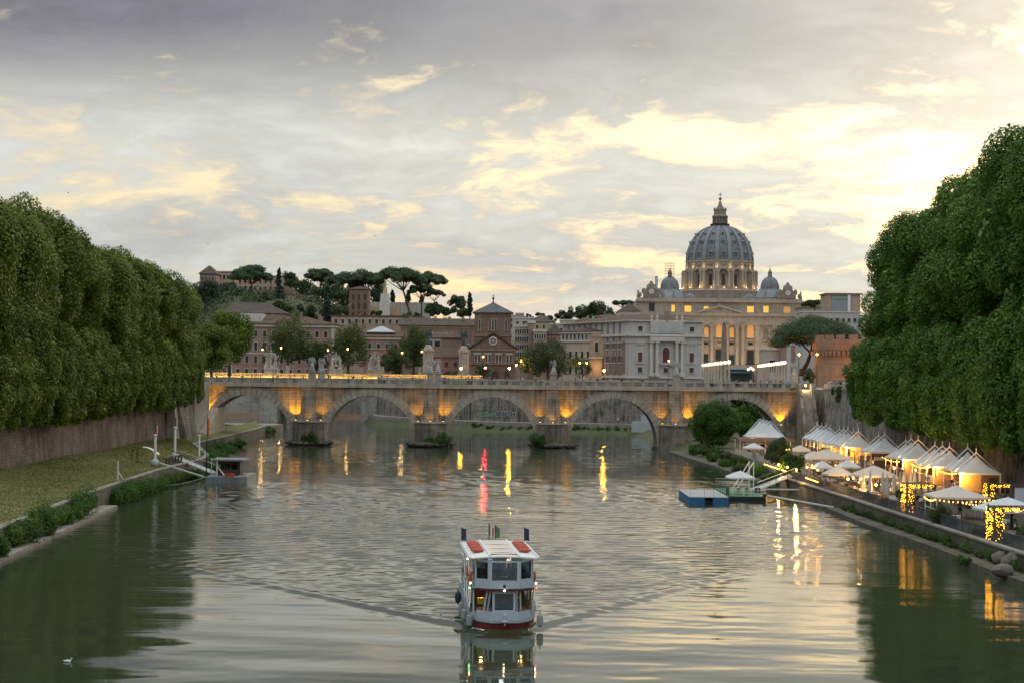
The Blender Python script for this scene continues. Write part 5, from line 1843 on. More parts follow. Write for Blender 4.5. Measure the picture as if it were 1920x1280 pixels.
# attic windows
for px, w_, h_, mt, kd in ((1323.5, 3.4, 3.8, WINL, 'rect'), (1371.7, 3.0, 3.2, DARKW, 'rect'), (1406.5, 4.6, 4.2, WINL, 'rect'), (1435.7, 3.6, 4.4, WINL, 'rect'), (1475, 4.6, 4.2, WINL2, 'rect'), (1261.5, 2.4, 4.6, WINL, 'rect'), (1289.3, 4.6, 4.2, WINL, 'rect'), (1221.5, 4.0, 6.0, DARKW, 'rect')):
 w2 = win(bz, bx(px) - ORG[bz.name].x, DF - ORG[bz.name].y, zt_(322) - ORG[bz.name].z, w_, h_, BASIL, mt, kd)
 if px in (1406.5, 1289.3):
  MB().lathe([(2.6, 0), (2.2, 1.2), (.1, 2.2)], 12, (bx(px), DF - .3, zt_(322) + h_ + .9), sy=.25).build('shell_hood', BASILD, bz)
# principal storey: niches and balconies with warm light
for d_, w_, h_, mt in ((-24.5, 3.0, 7.0, WINL2), (0, 4.2, 9.2, WINL2), (23.2, 3.0, 7.0, WINL2), (58.4, 4.4, 9.6, WINL2), (-58.4, 4.4, 9.6, WINL2), (87, 3.4, 6.4, BASILD), (-87, 3.4, 6.4, BASILD), (120, 3.4, 6.4, BASILD)):
 win(bz, ox(d_) - ORG[bz.name].x, DF - ORG[bz.name].y, zt_(660) - ORG[bz.name].z, w_, h_, BASIL, mt, 'arch')
 MB().box(ox(d_) - w_ * .8, ox(d_) + w_ * .8, DF - 1.7, DF - .02, zt_(700), zt_(685)).build('balcony', BASIL, bz)
for d_, w_, t0_, t1_ in ((-24.5, 3.0, 990, 880), (0, 5.0, 965, 815), (23.2, 3.6, 1005, 888), (58.4, 4.8, 1012, 820), (-58.4, 4.8, 1012, 820), (90, 4.0, 1000, 890)):
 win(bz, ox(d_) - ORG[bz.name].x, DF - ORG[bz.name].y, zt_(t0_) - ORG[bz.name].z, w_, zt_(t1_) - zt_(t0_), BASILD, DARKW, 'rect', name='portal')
for d_ in (-24.5, 23.2, 58.4):
 win(bz, ox(d_) - ORG[bz.name].x, DF - ORG[bz.name].y, zt_(757) - ORG[bz.name].z, 3.4, 1.8, BASIL, DARKW)
MB().box(ox(-4), ox(4), DF - 1.4, DF - .02, zt_(785), zt_(735)).build('relief_panel', OCHRE, bz)
# balustrade and statues on the skyline
zS = zA + 1.303
MB().box(XL, XR, DF - .6, DF + .6, zS, zS + 1.5).build('balustrade', BASIL, bz)
sm = MB()
figure(sm, robe=True, arms=((.3, -.2, .1), (-.25, -.2, -.3)), s=3.2)
sme = remeshed(sm, .2, 'skyline_statue', [BASILD])
for k in range(13):
 d_ = -129 + 258 * k / 12
 o = obj_from(sme, 'skyline_statue', bz)
 o.location = Vector((ox(d_), DF, zS + 1.5)) - ORG[bz.name]
 o.rotation_euler = (0, 0, random.uniform(-.5, .5))
for px in (1196, 1501):
 o = obj_from(sme, 'skyline_statue', bz)
 o.location = Vector((bx(px), DF + 1, zS + 1.5)) - ORG[bz.name]
for px in (1220.4, 1476.4):
 x = bx(px)
 ck = MB()
 ck.box(x - 3.4, x + 3.4, DF - 1, DF + 2, zS + 1.503, zS + 8.5)
 ck.box(x - 5.6, x + 5.6, DF - 1, DF + 1.5, zS + 1.503, zS + 4.6)
 ck.lathe([(3.6, 0), (3.2, 1.6), (1.4, 3.0), (1.0, 4.2), (.2, 4.8)], 10, (x, DF + .5, zS + 8.503), sy=.4)
 for s_ in (-1, 1):
  ck.ball((x + s_ * 5.2, DF, zS + 6), 1.7, 8, 6, (1, .6, 1.3))
  ck.ball((x + s_ * 8.0, DF, zS + 3.4), 1.5, 8, 6, (1, .6, 1.2))
 obj_from(remeshed(ck, .35, 'clock_gable', [BASILD]), 'clock_gable', bz, -ORG[bz.name])
 dial = MB()
 n = 20
 dial.xz([(x + 1.9 * math.cos(2 * PI * k / n), zS + 5.6 + 1.9 * math.sin(2 * PI * k / n)) for k in range(n)], DF - 1.35, DF - 1.12)
 dial.build('clock_dial', WHITEP, bz)
# body behind the facade
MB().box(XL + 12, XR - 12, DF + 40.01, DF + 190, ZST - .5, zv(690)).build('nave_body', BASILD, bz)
for px in (1292, 1404.5):
 MB().lathe([(5.2, 0), (5.0, 1.6), (4.0, 3.4), (2.2, 4.8), (.5, 5.4)], 16, (bx(px, DF + 14), DF + 14, zS - .2)).build('side_cupola', LEAD, bz, True)
# small domes
DS = 1320.0
for px, sc_ in ((1255.4, 'left'), (1443, 'right')):
 x = W(px, 600, DS).x
 z_ = lambda v: W(px, 350 + v / 3.2815, DS).z
 MB().lathe([(11.5, z_(760)), (11.5, z_(690)), (11.8, z_(688)), (11.8, z_(682)), (10.6, z_(680)), (8.6, z_(640)), (8.6, z_(632))], 8, (x, DS, 0), a0=PI / 8, a1=2 * PI + PI / 8).build('side_drum', M('lead_pale', (.27, .32, .35), .6, .25, .15, stain=.4, stcol=(.14, .15, .16)), bz)
 R0 = 7.0
 z0_, z1_ = z_(632), z_(556)
 pf = [(R0 * math.cos(a) ** .85, z0_ + (z1_ - z0_) * math.sin(a)) for a in np.linspace(0, PI / 2 * .94, 9)]
 MB().lathe([(R0 + .4, z0_ - .6), (R0 + .4, z0_)] + pf, 24, (x, DS, 0)).build('side_dome', LEAD, bz, True)
 MB().lathe([(1.9, z1_ - .6), (1.9, z1_ + .6), (1.5, z1_ + .7), (1.5, z_(530)), (1.8, z_(529)), (1.1, z_(522)), (.35, z_(508)), (.1, z_(498))], 8, (x, DS, 0)).build('side_lantern', BASILD, bz)
 for k in range(8):
  a = 2 * PI * k / 8 + .2
  pts = [(x + (r + .15) * math.cos(a), DS + (r + .15) * math.sin(a), z) for r, z in pf[::2]]
  MB().path(pts, .28, 4).build('side_rib', LEADR, bz)
# main drum and dome
DD = 1392.0
Xd = W(1349.3, 500, DD).x
zd_ = lambda v: W(1349.3, 350 + v / 3.2815, DD).z
mpu = DD / 3400 / 3.2815                           # metres per zoom unit at the dome
r_ = lambda u: u * mpu
rdr = r_(196)
MB().lathe([(r_(245), zd_(730)), (r_(245), zd_(648)), (r_(232), zd_(640)), (r_(232), zd_(634))], 32, (Xd, DD, 0)).build('drum_base', BASILD, bz, True)
MB().lathe([(rdr, zd_(640)), (rdr, zd_(528))], 48, (Xd, DD, 0)).build('drum_wall', BASIL, bz, True)
MB().lathe([(r_(203), zd_(527.8)), (r_(214), zd_(520)), (r_(214), zd_(516))], 48, (Xd, DD, 0)).build('drum_cornice', BASILD, bz)
MB().lathe([(r_(203), zd_(516) + .003), (r_(203), zd_(474)), (r_(211), zd_(470)), (r_(211), zd_(464))], 48, (Xd, DD, 0)).build('drum_attic', BASIL, bz, True)
hb = zd_(528) - zd_(634)
bt_ = MB()
bt_.box(-1.9, 1.9, 0, 4.6, 0, hb - .4)
bt_.box(-2.9, 2.9, -.6, 5.0, hb - .397, hb + .9)
bt_.box(-2.6, 2.6, -.4, 5.0, -.02, .9)
cp_ = MB()
for s_ in (-1, 1):
 cp_.lathe([(.85, .9), (.85, 1.2), (.68, 1.4), (.6, hb - 2.0), (.85, hb - 1.0), (.9, hb - .41)], 8, (s_ * 1.55, -.1, 0))
locs, locw = [], []
for k in range(16):
 a = -PI / 2 + (k + .5) * 2 * PI / 16
 rad = r_(226)
 locs.append((Xd + rad * math.cos(a), DD + rad * math.sin(a), zd_(634) + .003, a - PI / 2 + PI))
bl = [(x, y, z, rz) for (x, y, z, rz) in locs]
part_copies(bt_, 'drum_buttress', BASIL, bz, bl)
for k in range(16):
 a = -PI / 2 + (k + .5) * 2 * PI / 16
 for s_ in (-1, 1):
  pass
me_c = MB().lathe([(.85, .9), (.85, 1.2), (.68, 1.4), (.6, hb - 2.0), (.85, hb - 1.0), (.9, hb - .41)], 8)
locc = []
for k in range(16):
 a = -PI / 2 + (k + .5) * 2 * PI / 16
 for s_ in (-1, 1):
  rad = r_(226) + .35
  locc.append((Xd + rad * math.cos(a) - s_ * 1.55 * math.sin(a), DD + rad * math.sin(a) + s_ * 1.55 * math.cos(a), zd_(634) + .003))
part_copies(me_c, 'drum_column', BASIL, bz, locc, True)
hw_ = hb * .62
for k in range(16):
 a = -PI / 2 + k * 2 * PI / 16
 o = win(bz, Xd + (rdr + .05) * math.cos(a) - ORG[bz.name].x, DD + (rdr + .05) * math.sin(a) - ORG[bz.name].y, zd_(634) + hb * .16 - ORG[bz.name].z, 3.0, hw_, BASIL, DARKW, 'rect', a + PI / 2)
 g = MB().xz([(-2.6, 0), (2.6, 0), (0, 1.9)], -1.0, .1)
 part_copies(g, 'window_gable', BASILD, bz, [(Xd + (rdr + .1) * math.cos(a), DD + (rdr + .1) * math.sin(a), zd_(634) + hb * .84, a + PI / 2)])
 sw = MB()
 for j in range(7):
  f_ = j / 6
  sw.ball(((f_ - .5) * 4.2, -.15, -1.1 * math.sin(PI * f_)), .55, 6, 4)
 part_copies(sw, 'festoon', BASILD, bz, [(Xd + r_(205) * math.cos(a), DD + r_(205) * math.sin(a), zd_(487), a + PI / 2)])
 ap = a + PI / 16
 part_copies(MB().box(-1.3, 1.3, -.5, .4, 0, zd_(474) - zd_(514)), 'attic_pilaster', BASIL, bz, [(Xd + r_(205) * math.cos(ap), DD + r_(205) * math.sin(ap), zd_(514), ap + PI / 2)])
# dome shell: measured outline
prof_uv = [(204, 464), (202, 440), (198, 415), (192, 390), (183, 365), (172, 341), (158, 318), (141, 297), (120, 277), (96, 262), (72, 252), (55, 248)]
pf = [(r_(u), zd_(v)) for u, v in prof_uv]
shell = MB()
shell.lathe(pf, 96, (Xd, DD, 0))
shell.build('dome_shell', LEAD, bz, True)
for k in range(16):
 a = -PI / 2 + (k + .5) * 2 * PI / 16
 rb = MB()
 vs, fs = [], []
 for j, (r0_, z0_) in enumerate(pf):
  hwid = 1.45 * (.32 + .68 * r0_ / pf[0][0])
  for s_, out in ((-1, -.15), (-1, .75), (1, .75), (1, -.15)):
   vs.append((Xd + (r0_ + out) * math.cos(a) - s_ * hwid * math.sin(a), DD + (r0_ + out) * math.sin(a) + s_ * hwid * math.cos(a), z0_ + (.3 if out > 0 else 0)))
 for j in range(len(pf) - 1):
  b = j * 4
  fs += [(b, b + 1, b + 5, b + 4), (b + 1, b + 2, b + 6, b + 5), (b + 2, b + 3, b + 7, b + 6)]
 rb.raw(vs, fs)
 rb.build('dome_rib', LEADR, bz)
 a = -PI / 2 + k * 2 * PI / 16
 for j, (row, sz) in enumerate(((1.2, 1.25), (4.2, .95), (6.6, .7))):
  i0 = int(row)
  f_ = row - i0
  rr_ = pf[i0][0] * (1 - f_) + pf[i0 + 1][0] * f_
  zz = pf[i0][1] * (1 - f_) + pf[i0 + 1][1] * f_
  dm = MB()
  dm.box(-1.3 * sz, 1.3 * sz, -.5, 1.6, 0, 1.9 * sz)
  dm.xz([(-1.6 * sz, 1.9 * sz + .003), (1.6 * sz, 1.9 * sz + .003), (0, 3.0 * sz)], -.8, 1.6)
  d1 = part_copies(dm, 'dormer', LEADR, bz, [(Xd + (rr_ + .2) * math.cos(a), DD + (rr_ + .2) * math.sin(a), zz, a + PI / 2)])[0]
  pn2 = MB().box(-.7 * sz, .7 * sz, -.56, -.503, .35 * sz, 1.6 * sz).mesh('pane', DARKW)
  obj_from(pn2, 'pane', d1)
# lantern
MB().lathe([(r_(56), zd_(250)), (r_(60), zd_(246)), (r_(60), zd_(243))], 24, (Xd, DD, 0)).build('lantern_gallery', BASILD, bz)
MB().lathe([(r_(60), zd_(243) + .003), (r_(60), zd_(231)), (r_(58), zd_(231)), (r_(58), zd_(242))], 24, (Xd, DD, 0)).build('gallery_rail', IRON, bz)
MB().lathe([(r_(33), zd_(245)), (r_(33), zd_(186))], 16, (Xd, DD, 0)).build('lantern_core', M('lantern_core', (.30, .26, .22), .9, .2, .2), bz)
lc = MB().lathe([(.62, 0), (.5, .4), (.46, zd_(190) - zd_(243) - .5), (.62, zd_(190) - zd_(243))], 8)
part_copies(lc, 'lantern_column', BASILD, bz, [(Xd + r_(43) * math.cos(a), DD + r_(43) * math.sin(a), zd_(243)) for a in np.arange(16) * 2 * PI / 16 + PI / 16], True)
MB().lathe([(r_(48), zd_(190)), (r_(50), zd_(184)), (r_(46), zd_(180)), (r_(38), zd_(172)), (r_(37), zd_(152)), (r_(39), zd_(150))], 16, (Xd, DD, 0)).build('lantern_attic', BASILD, bz)
cd = MB().lathe([(.5, 0), (.35, .5), (.55, 1.2), (.2, 2.2), (.05, 2.6)], 6)
part_copies(cd, 'candelabrum', BASILD, bz, [(Xd + r_(37) * math.cos(a), DD + r_(37) * math.sin(a), zd_(150)) for a in np.arange(12) * 2 * PI / 12])
MB().lathe([(r_(27), zd_(150)), (r_(22), zd_(132)), (r_(12), zd_(112)), (r_(6), zd_(92)), (r_(4), zd_(86))], 16, (Xd, DD, 0)).build('lantern_spire', BASILD, bz)
MB().ball((Xd, DD, zd_(76)), r_(9), 12, 8).build('orb', BRONZE, bz, True)
cr = MB().box(Xd - .18, Xd + .18, DD - .15, DD + .15, zd_(68), zd_(38)).box(Xd - 1.4, Xd + 1.4, DD - .15, DD + .15, zd_(52), zd_(48.5))
cr.build('cross', BRONZE, bz)
# scaffolding on the left small lantern
sf = thing('scaffolding', 'thin metal scaffolding round the lantern of the left small dome', 'scaffolding', (W(1255.4, 510, DS).x, DS, W(1255.4, 516, DS).z))
p = ORG[sf.name]
mb = MB()
for k in range(6):
 z = p.z - 1 + k * 1.9
 for s_ in (-1, 1):
  mb.tube((p.x - 3.6, DS + s_ * 3, z), (p.x + 3.6, DS + s_ * 3, z), .10, None, 4)
for x in (-3.0, -1, 1, 3.0):
 for s_ in (-1, 1):
  mb.tube((p.x + x, DS + s_ * 3, p.z - 4), (p.x + x, DS + s_ * 3, p.z + 9.5), .08, None, 4)
sf2 = mb.build('poles', IRON, sf)
sf2['kind'] = 'stuff'
mb = MB().box(p.x - 10.5, p.x - 8.5, DS - 1, DS + 1, W(1255, 560, DS).z, W(1255, 518, DS).z)
mb.build('hoist_mast', GREYM, sf)
# obelisk, colonnade stub, stage before the basilica
o = thing('obelisk', 'slender grey obelisk standing before the basilica columns', 'obelisk', W(1357, 712, 1080))
p = ORG[o.name]
zt2 = W(1357, 606, 1080).z
MB().prism([(p.x - 1.9, 1078), (p.x + 1.9, 1078), (p.x + 1.9, 1082), (p.x - 1.9, 1082)], ZST + 6, zt2 - 1.5, [(p.x - 1.1, 1079), (p.x + 1.1, 1079), (p.x + 1.1, 1081), (p.x - 1.1, 1081)]).build('shaft', BROWNP, o)
MB().box(p.x - 2.6, p.x + 2.6, 1077, 1083, ZST - .1, ZST + 5.99).build('pedestal', BASILD, o)
MB().prism([(p.x - 1.1, 1079), (p.x + 1.1, 1079), (p.x + 1.1, 1081), (p.x - 1.1, 1081)], zt2 - 1.497, zt2 + .8, [(p.x - .1, 1079.9), (p.x + .1, 1079.9), (p.x + .1, 1080.1), (p.x - .1, 1080.1)]).build('tip', BRONZE, o)
o = thing('event_stage', 'low teal and grey canopy structure at the end of the street', 'stage', W(1390, 712, 800))
p = ORG[o.name]
x0, x1 = W(1366, 700, 800).x, W(1413, 700, 800).x
MB().box(x0, x1, 800, 806, W(1390, 699, 800).z, W(1390, 696, 800).z).build('roof', M('teal_sheet', (.10, .17, .18), .6, .2, .4), o)
MB().box(x0 - 1, x1 + 1, 803, 807, W(1390, 692, 800).z, W(1390, 688, 800).z).build('upper_deck', GREYP, o)
for k in range(6):
 x = x0 + (x1 - x0) * k / 5
 MB().box(x - .15, x + .15, 800.2, 800.5, ZST, W(1390, 699, 800).z - .003).build('leg', IRON, o)
MB().box(x0, x1, 804, 804.3, ZST, W(1390, 692, 800).z - .003).build('back_wall', M('teal_wall', (.13, .2, .2), .6, .2, .4), o)
# dome floodlights
for k in range(11):
 a = -PI / 2 + (k - 5) * 2 * PI / 16 * .8
 q = Vector((Xd + r_(243) * math.cos(a), DD + r_(243) * math.sin(a), zd_(634) + .05))
 b_ = MB().ball((q.x, q.y, q.z + .3), .26, 6, 5).build('flood_lamp', WHITEL, bz)
 lamp_point('drum_glow', (q.x, q.y, q.z + 1.6), 250, (1, .62, .22), .5, bz)
for k in range(8):
 a = -PI / 2 + (k - 3.5) * 2 * PI / 16
 lamp_point('attic_glow', (Xd + r_(222) * math.cos(a), DD + r_(222) * math.sin(a), zd_(505)), 130, (1, .68, .2), .4, bz)
for d_ in (-24.5, 0, 23.2, 58.4, -58.4):
 lamp_point('loggia_glow', (ox(d_), DF - 1.1, zt_(690)), 260, (1, .5, .15), .3, bz)
for d_ in (-50, 0, 50, 110):
 lamp_spot('front_glow', (ox(d_), DF - 30, ZST + 4), (ox(d_), DF, zt_(700)), 9500, 100, (1, .7, .4), .6, .8, bz)
# ================================================================== VEGETATION
lr = np.random.default_rng(21)


def leaf_arrays(clumps, per, size, up=.3, inner=.4, flat=False):
 """clumps: rows cx,cy,cz,rx,ry,rz ; per = leaves per clump (array or number)"""
 C = np.asarray(clumps, float)
 per = np.broadcast_to(np.asarray(per), (len(C),)).astype(int)
 idx = np.repeat(np.arange(len(C)), per)
 n = len(idx)
 d = lr.normal(size=(n, 3))
 d /= np.linalg.norm(d, axis=1, keepdims=True)
 rf = 1.06 - inner * lr.random(n) ** 1.6 * 1.0
 P = C[idx, :3] + d * C[idx, 3:] * rf[:, None]
 P += lr.normal(size=(n, 3)) * .06 * C[idx, 3:].mean(axis=1)[:, None]
 nr = d * .85 + lr.normal(size=(n, 3)) * .38
 nr[:, 2] += up
 nr /= np.linalg.norm(nr, axis=1, keepdims=True)
 t = np.cross(nr, lr.normal(size=(n, 3)))
 t /= np.linalg.norm(t, axis=1, keepdims=True) + 1e-9
 b = np.cross(nr, t)
 s = size * lr.uniform(.6, 1.25, n)[:, None]
 V = np.stack([P + t * s * .55, P + b * s * .38, P - t * s * .55, P - b * s * .38], 1).reshape(-1, 3)
 Fq = np.arange(n * 4).reshape(-1, 4)
 return V, Fq


def crown_obj(clumps, per, size, mat, parent, name='crown', **kw):
 V, Fq = leaf_arrays(clumps, per, size, **kw)
 org = ORG[parent.name]
 V = V - np.array(org)
 return obj_from(mesh_np(name, V, Fq, mat), name, parent)


def shell_clumps(c, rad, n, r0, r1, zmin=-1.0, tall=1.0, inside=.25, full=0.0):
 out = []
 while len(out) < n:
  d = lr.normal(size=3)
  d /= np.linalg.norm(d)
  if d[2] < zmin:
   continue
  f = lr.uniform(.55, .92) if lr.random() > inside else lr.uniform(.1, .55)
  r_c = lr.uniform(r0, r1)
  w2 = 1 + full * max(0, d[2]) ** 2
  p = np.array(c) + d * np.array(rad) * f * np.array((w2, w2, 1))
  out.append((*p, r_c, r_c, r_c * tall))
 return out


def trunk(parent, base, top, r0, limbs, mat=BARK, n=8):
 mb = MB()
 b, t_ = Vector(base), Vector(top)
 m1 = b.lerp(t_, .35) + Vector((random.uniform(-.2, .2), random.uniform(-.2, .2), 0)) * r0 * 2
 m2 = b.lerp(t_, .7) + Vector((random.uniform(-.3, .3), random.uniform(-.3, .3), 0)) * r0 * 2
 mb.tube(b - Vector((0, 0, .3)), b + Vector((0, 0, r0 * 1.2)), r0 * 1.45, r0, n)
 mb.path([b + Vector((0, 0, r0 * 1.2)), m1, m2, t_], [r0, r0 * .82, r0 * .6, r0 * .35], n)
 for i, L in enumerate(limbs):
  s = (b + Vector((0, 0, r0))).lerp(t_, random.uniform(.35, .9))
  L = Vector(L)
  mid = s.lerp(L, .5) + Vector((0, 0, (L - s).length * .08))
  mb.path([s, mid, L], [r0 * .42, r0 * .28, r0 * .12], 5)
 return mb.build('trunk', mat, parent, True)


GRP_P = 'plane trees along the river'


def plane_proto(ztop, rx, ry, mat, river, skirt_z, nsk, n, per, size):
 """one tree with its base at the origin; heights are above the street"""
 o = thing('plane_tree', 'plane tree', 'tree', (0, 0, 0), GRP_P)
 zb = 2.5
 c = (0, 0, (ztop + zb) / 2)
 rad = (rx, ry, (ztop - zb) / 2)
 cl = shell_clumps(c, rad, n, 1.5, 3.0, -.85, 1.12, .10, .0 if river > 0 else .45)
 for k in range(12):                                  # lobed top
  a = lr.uniform(0, 2 * PI)
  f = lr.uniform(.1, .6)
  cl.append((rx * f * math.cos(a), ry * f * math.sin(a), ztop - 1.8 + lr.uniform(-1.6, .8) - f * 2.2, 1.6, 1.6, 1.4))
 for k in range(nsk):                                 # hanging curtains over the wall on the river side
  yy_ = lr.uniform(-1, 1) * ry * .95
  xx = river * (rx - lr.uniform(.2, 3.0))
  z0_ = skirt_z + lr.uniform(0, 1) ** 1.5 * 7
  for q in range(3):
   cl.append((xx + lr.uniform(-.4, .4), yy_ + lr.uniform(-.4, .4), z0_ + 1.2 + q * 2.4, 1.0 + q * .3, 1.0 + q * .3, 1.7))
 C = np.array(cl)
 area = (C[:, 3] * C[:, 5] + .3) / 4.0
 crown_obj(cl, per * area, size, mat, o, inner=.30)
 crown_obj(shell_clumps(c, (rad[0] * .8, rad[1] * .8, rad[2] * .86), 30, 2.2, 3.2, -1, 1.2, .5), 200, .8, mat, o, 'inner_foliage')
 trunk(o, (0, 0, 0), (0, 0, ztop - (ztop - zb) * .3), .55, [cl[i][:3] for i in range(0, 60, 8)])
 return o


def plane_row(protos, ztn, x, ys_, zs, side, wd_):
 used = set()
 for i, (y, z) in enumerate(zip(ys_, zs)):
  j = (i * 2 + i // 3) % len(protos)
  o = protos[j] if j not in used else copy_tree(protos[j])
  used.add(j)
  o.location = (x + random.uniform(-.4, .4), y, ZST)
  k = wd_[i]
  o.scale = (k, k * random.choice((-1, 1)), (z - ZST) / ztn)
  tag(o, '%s plane tree from the bridge in the row on the %s embankment' % (ORD[len(ys_) - 1 - i], side), 'tree', GRP_P)


ys_l = [184, 197, 210, 223, 236, 249, 262, 275, 288, 301, 314, 327, 340, 351]
zt_l = [39, 38.5, 37.6, 37.4, 36.4, 37, 36.0, 35.3, 34.6, 34.8, 34.2, 34.6, 33.6, 31.0]
plane_row([plane_proto(23, 8.8, 9.6, PLANE, 1, -4.5, 17, 84, 880, .38) for _ in range(3)], 23, -67.5, ys_l, zt_l, 'left', [1] * 12 + [.92, .8])
ys_r = [158, 172, 187, 202, 217, 232, 247, 262, 276, 289, 301]
zt_r = [50, 49, 50, 47.6, 48.2, 46, 45.6, 44, 42, 39.5, 35.5]
plane_row([plane_proto(32, 12.6, 11.5, PLANED, -1, -5.2, 22, 125, 880, .38) for _ in range(3)], 32, 68.5, ys_r, zt_r, 'right', [1, 1, 1, 1, 1.02, 1.04, 1.06, 1.08, 1.05, .99, .86])
# trees by the street behind the bridge


def leafy_tree(name, label, px, ytop, ybot, wpx, D, mat, n=40, per=230, size=.55, zb=None, group=None, tall=1.0, tr=.35):
 p = W(px, ybot, D)
 t_ = W(px, ytop, D)
 zb = p.z if zb is None else zb
 hgt = t_.z - zb
 rx = wpx / 2 * D / F
 o = thing(name, label, 'tree', (p.x, D, zb), group)
 c0 = zb + hgt * .12
 c = (p.x, D, (t_.z + c0) / 2)
 rc = max(.5, min(rx, hgt / 2) * .30)
 cl = shell_clumps(c, (rx, rx, (t_.z - c0) / 2), n, rc * .75, rc * 1.25, -.9, tall)
 crown_obj(cl, per, size, mat, o)
 trunk(o, (p.x, D, zb), (p.x, D, zb + hgt * .75), max(.12, tr * hgt / 16), [q[:3] for q in cl[::9]])
 return o


gB = 'trees on the street behind the bridge'
leafy_tree('street_tree', 'rounded green tree just left of the bridge before the pink palace', 430, 572, 712, 92, 412, PLANE, 60, 260, .42, ZST, gB)
leafy_tree('street_tree', 'small green tree hugging the end of the left plane row', 396, 600, 712, 80, 395, PLANE, 50, 240, .42, ZST, gB)
leafy_tree('street_tree', 'light green feathery tree in front of the pink palace', 540, 586, 712, 92, 590, OLIVE, 44, 230, .5, ZST, gB)
leafy_tree('street_tree', 'low green tree right of the pink palace front tree', 592, 628, 712, 60, 596, OLIVE, 30, 200, .5, ZST, gB)
leafy_tree('street_tree', 'full green tree below the brick bell tower', 653, 602, 712, 78, 592, OLIVE, 42, 230, .5, ZST, gB)
leafy_tree('street_tree', 'low green tree left of the twin columns', 735, 640, 712, 60, 588, OLIVE, 30, 200, .5, ZST, gB)
leafy_tree('street_tree', 'tall yellow-green tree beside the left monument column', 775, 606, 712, 62, 596, OLIVE, 38, 230, .5, ZST, gB)
leafy_tree('holm_oak', 'broad dark holm oak right of the brick church', 1028, 640, 714, 118, 560, HOLM, 60, 240, .45, ZST)
leafy_tree('garden_shrub', 'yellow-lit shrub by the foot of the brick church', 905, 682, 714, 32, 562, OLIVE, 14, 160, .35, ZST)
leafy_tree('garden_shrub', 'dark shrub between the twin columns', 838, 694, 714, 40, 556, HOLM, 14, 160, .35, ZST)
leafy_tree('street_tree', 'sparse lamp-lit tree right of the dark holm oak', 1092, 668, 714, 40, 590, OLIVE, 14, 120, .35, ZST)
leafy_tree('garden_shrub', 'round clipped shrub by the foot of the large umbrella pine', 1519, 685, 714, 30, 452, HOLM, 14, 200, .3, ZST)


def umbrella_pine(label, px, ytop, ycb, wpx, ybase, D, lean=0.0, n=46, per=430, size=.62, group='umbrella pines on the skyline'):
 """flat dome of clumps on a bare forked trunk"""
 t_, cb, p = W(px, ytop, D), W(px, ycb, D), W(px, ybase, D)
 rx = wpx / 2 * D / F
 o = thing('umbrella_pine', label, 'tree', (p.x + lean, D, p.z), group)
 hc = t_.z - cb.z
 cl = []
 rc = max(.8, rx * .185)
 while len(cl) < n:
  a, f = lr.uniform(0, 2 * PI), math.sqrt(lr.random())
  if f > .98:
   continue
  zz = cb.z + hc * (.12 + .80 * math.sqrt(max(0, 1 - f * f)) * lr.uniform(.55, 1.0)) - rc * .2
  k = rc * lr.uniform(.8, 1.3)
  cl.append((t_.x + rx * .92 * f * math.cos(a), D + rx * .92 * f * math.sin(a), zz, k * 1.25, k * 1.25, k * .72))
 crown_obj(cl, per, size, PINEL, o, inner=.5)
 bs = Vector((p.x + lean, D, p.z))
 fork = Vector((t_.x + lean * .4, D, cb.z - (cb.z - p.z) * .22))
 mb = MB()
 r0 = max(.28, rx * .05)
 mb.tube(bs - Vector((0, 0, 1)), bs + Vector((0, 0, 1)), r0 * 1.3, r0, 8)
 mb.path([bs, bs.lerp(fork, .5) + Vector((.3, 0, 0)), fork], [r0, r0 * .85, r0 * .7], 8)
 for L in cl[::max(1, n // 9)]:
  L = Vector(L[:3])
  mb.path([fork, fork.lerp(L, .55) + Vector((0, 0, -.04 * rx)), L], [r0 * .5, r0 * .34, r0 * .12], 5)
 mb.build('trunk', BARKP, o, True)
 return o


umbrella_pine('large low umbrella pine with forked trunk before the fortress bastion', 1532, 594, 652, 166, 698, 478, -4.0, 130, 640, .34)
umbrella_pine('lone round-topped umbrella pine on the hill before the ochre villa', 471, 496, 528, 74, 552, 850, 0.5)
umbrella_pine('umbrella pine behind the cedar at the middle of the hill', 600, 502, 532, 62, 560, 880, 1)
umbrella_pine('wide umbrella pine left of the brick bell tower top', 643, 510, 540, 66, 575, 870, 0)
umbrella_pine('broad umbrella pine above the brick bell tower', 683, 506, 536, 78, 575, 860, 0)
umbrella_pine('tallest umbrella pine above the hill statue', 750, 497, 534, 92, 588, 800, 4)
umbrella_pine('umbrella pine at the right edge of the hilltop group', 806, 510, 535, 64, 590, 830, -5)
umbrella_pine('lower umbrella pine under the hilltop group on the right', 790, 529, 552, 50, 590, 800, 0, 24)
umbrella_pine('small umbrella pine at the far right of the hill group', 818, 542, 558, 38, 590, 815, -2, 18)
umbrella_pine('far flat umbrella pine left of the basilica', 1170, 561, 574, 48, 590, 1340, -3, 16, 200, 1.0)
umbrella_pine('far umbrella pines right of the basilica facade', 1527, 562, 574, 44, 588, 1020, 0, 16, 200, .8)
umbrella_pine('distant umbrella pine above the low far houses', 1010, 585, 594, 24, 604, 1480, 0, 10, 150, 1.0)


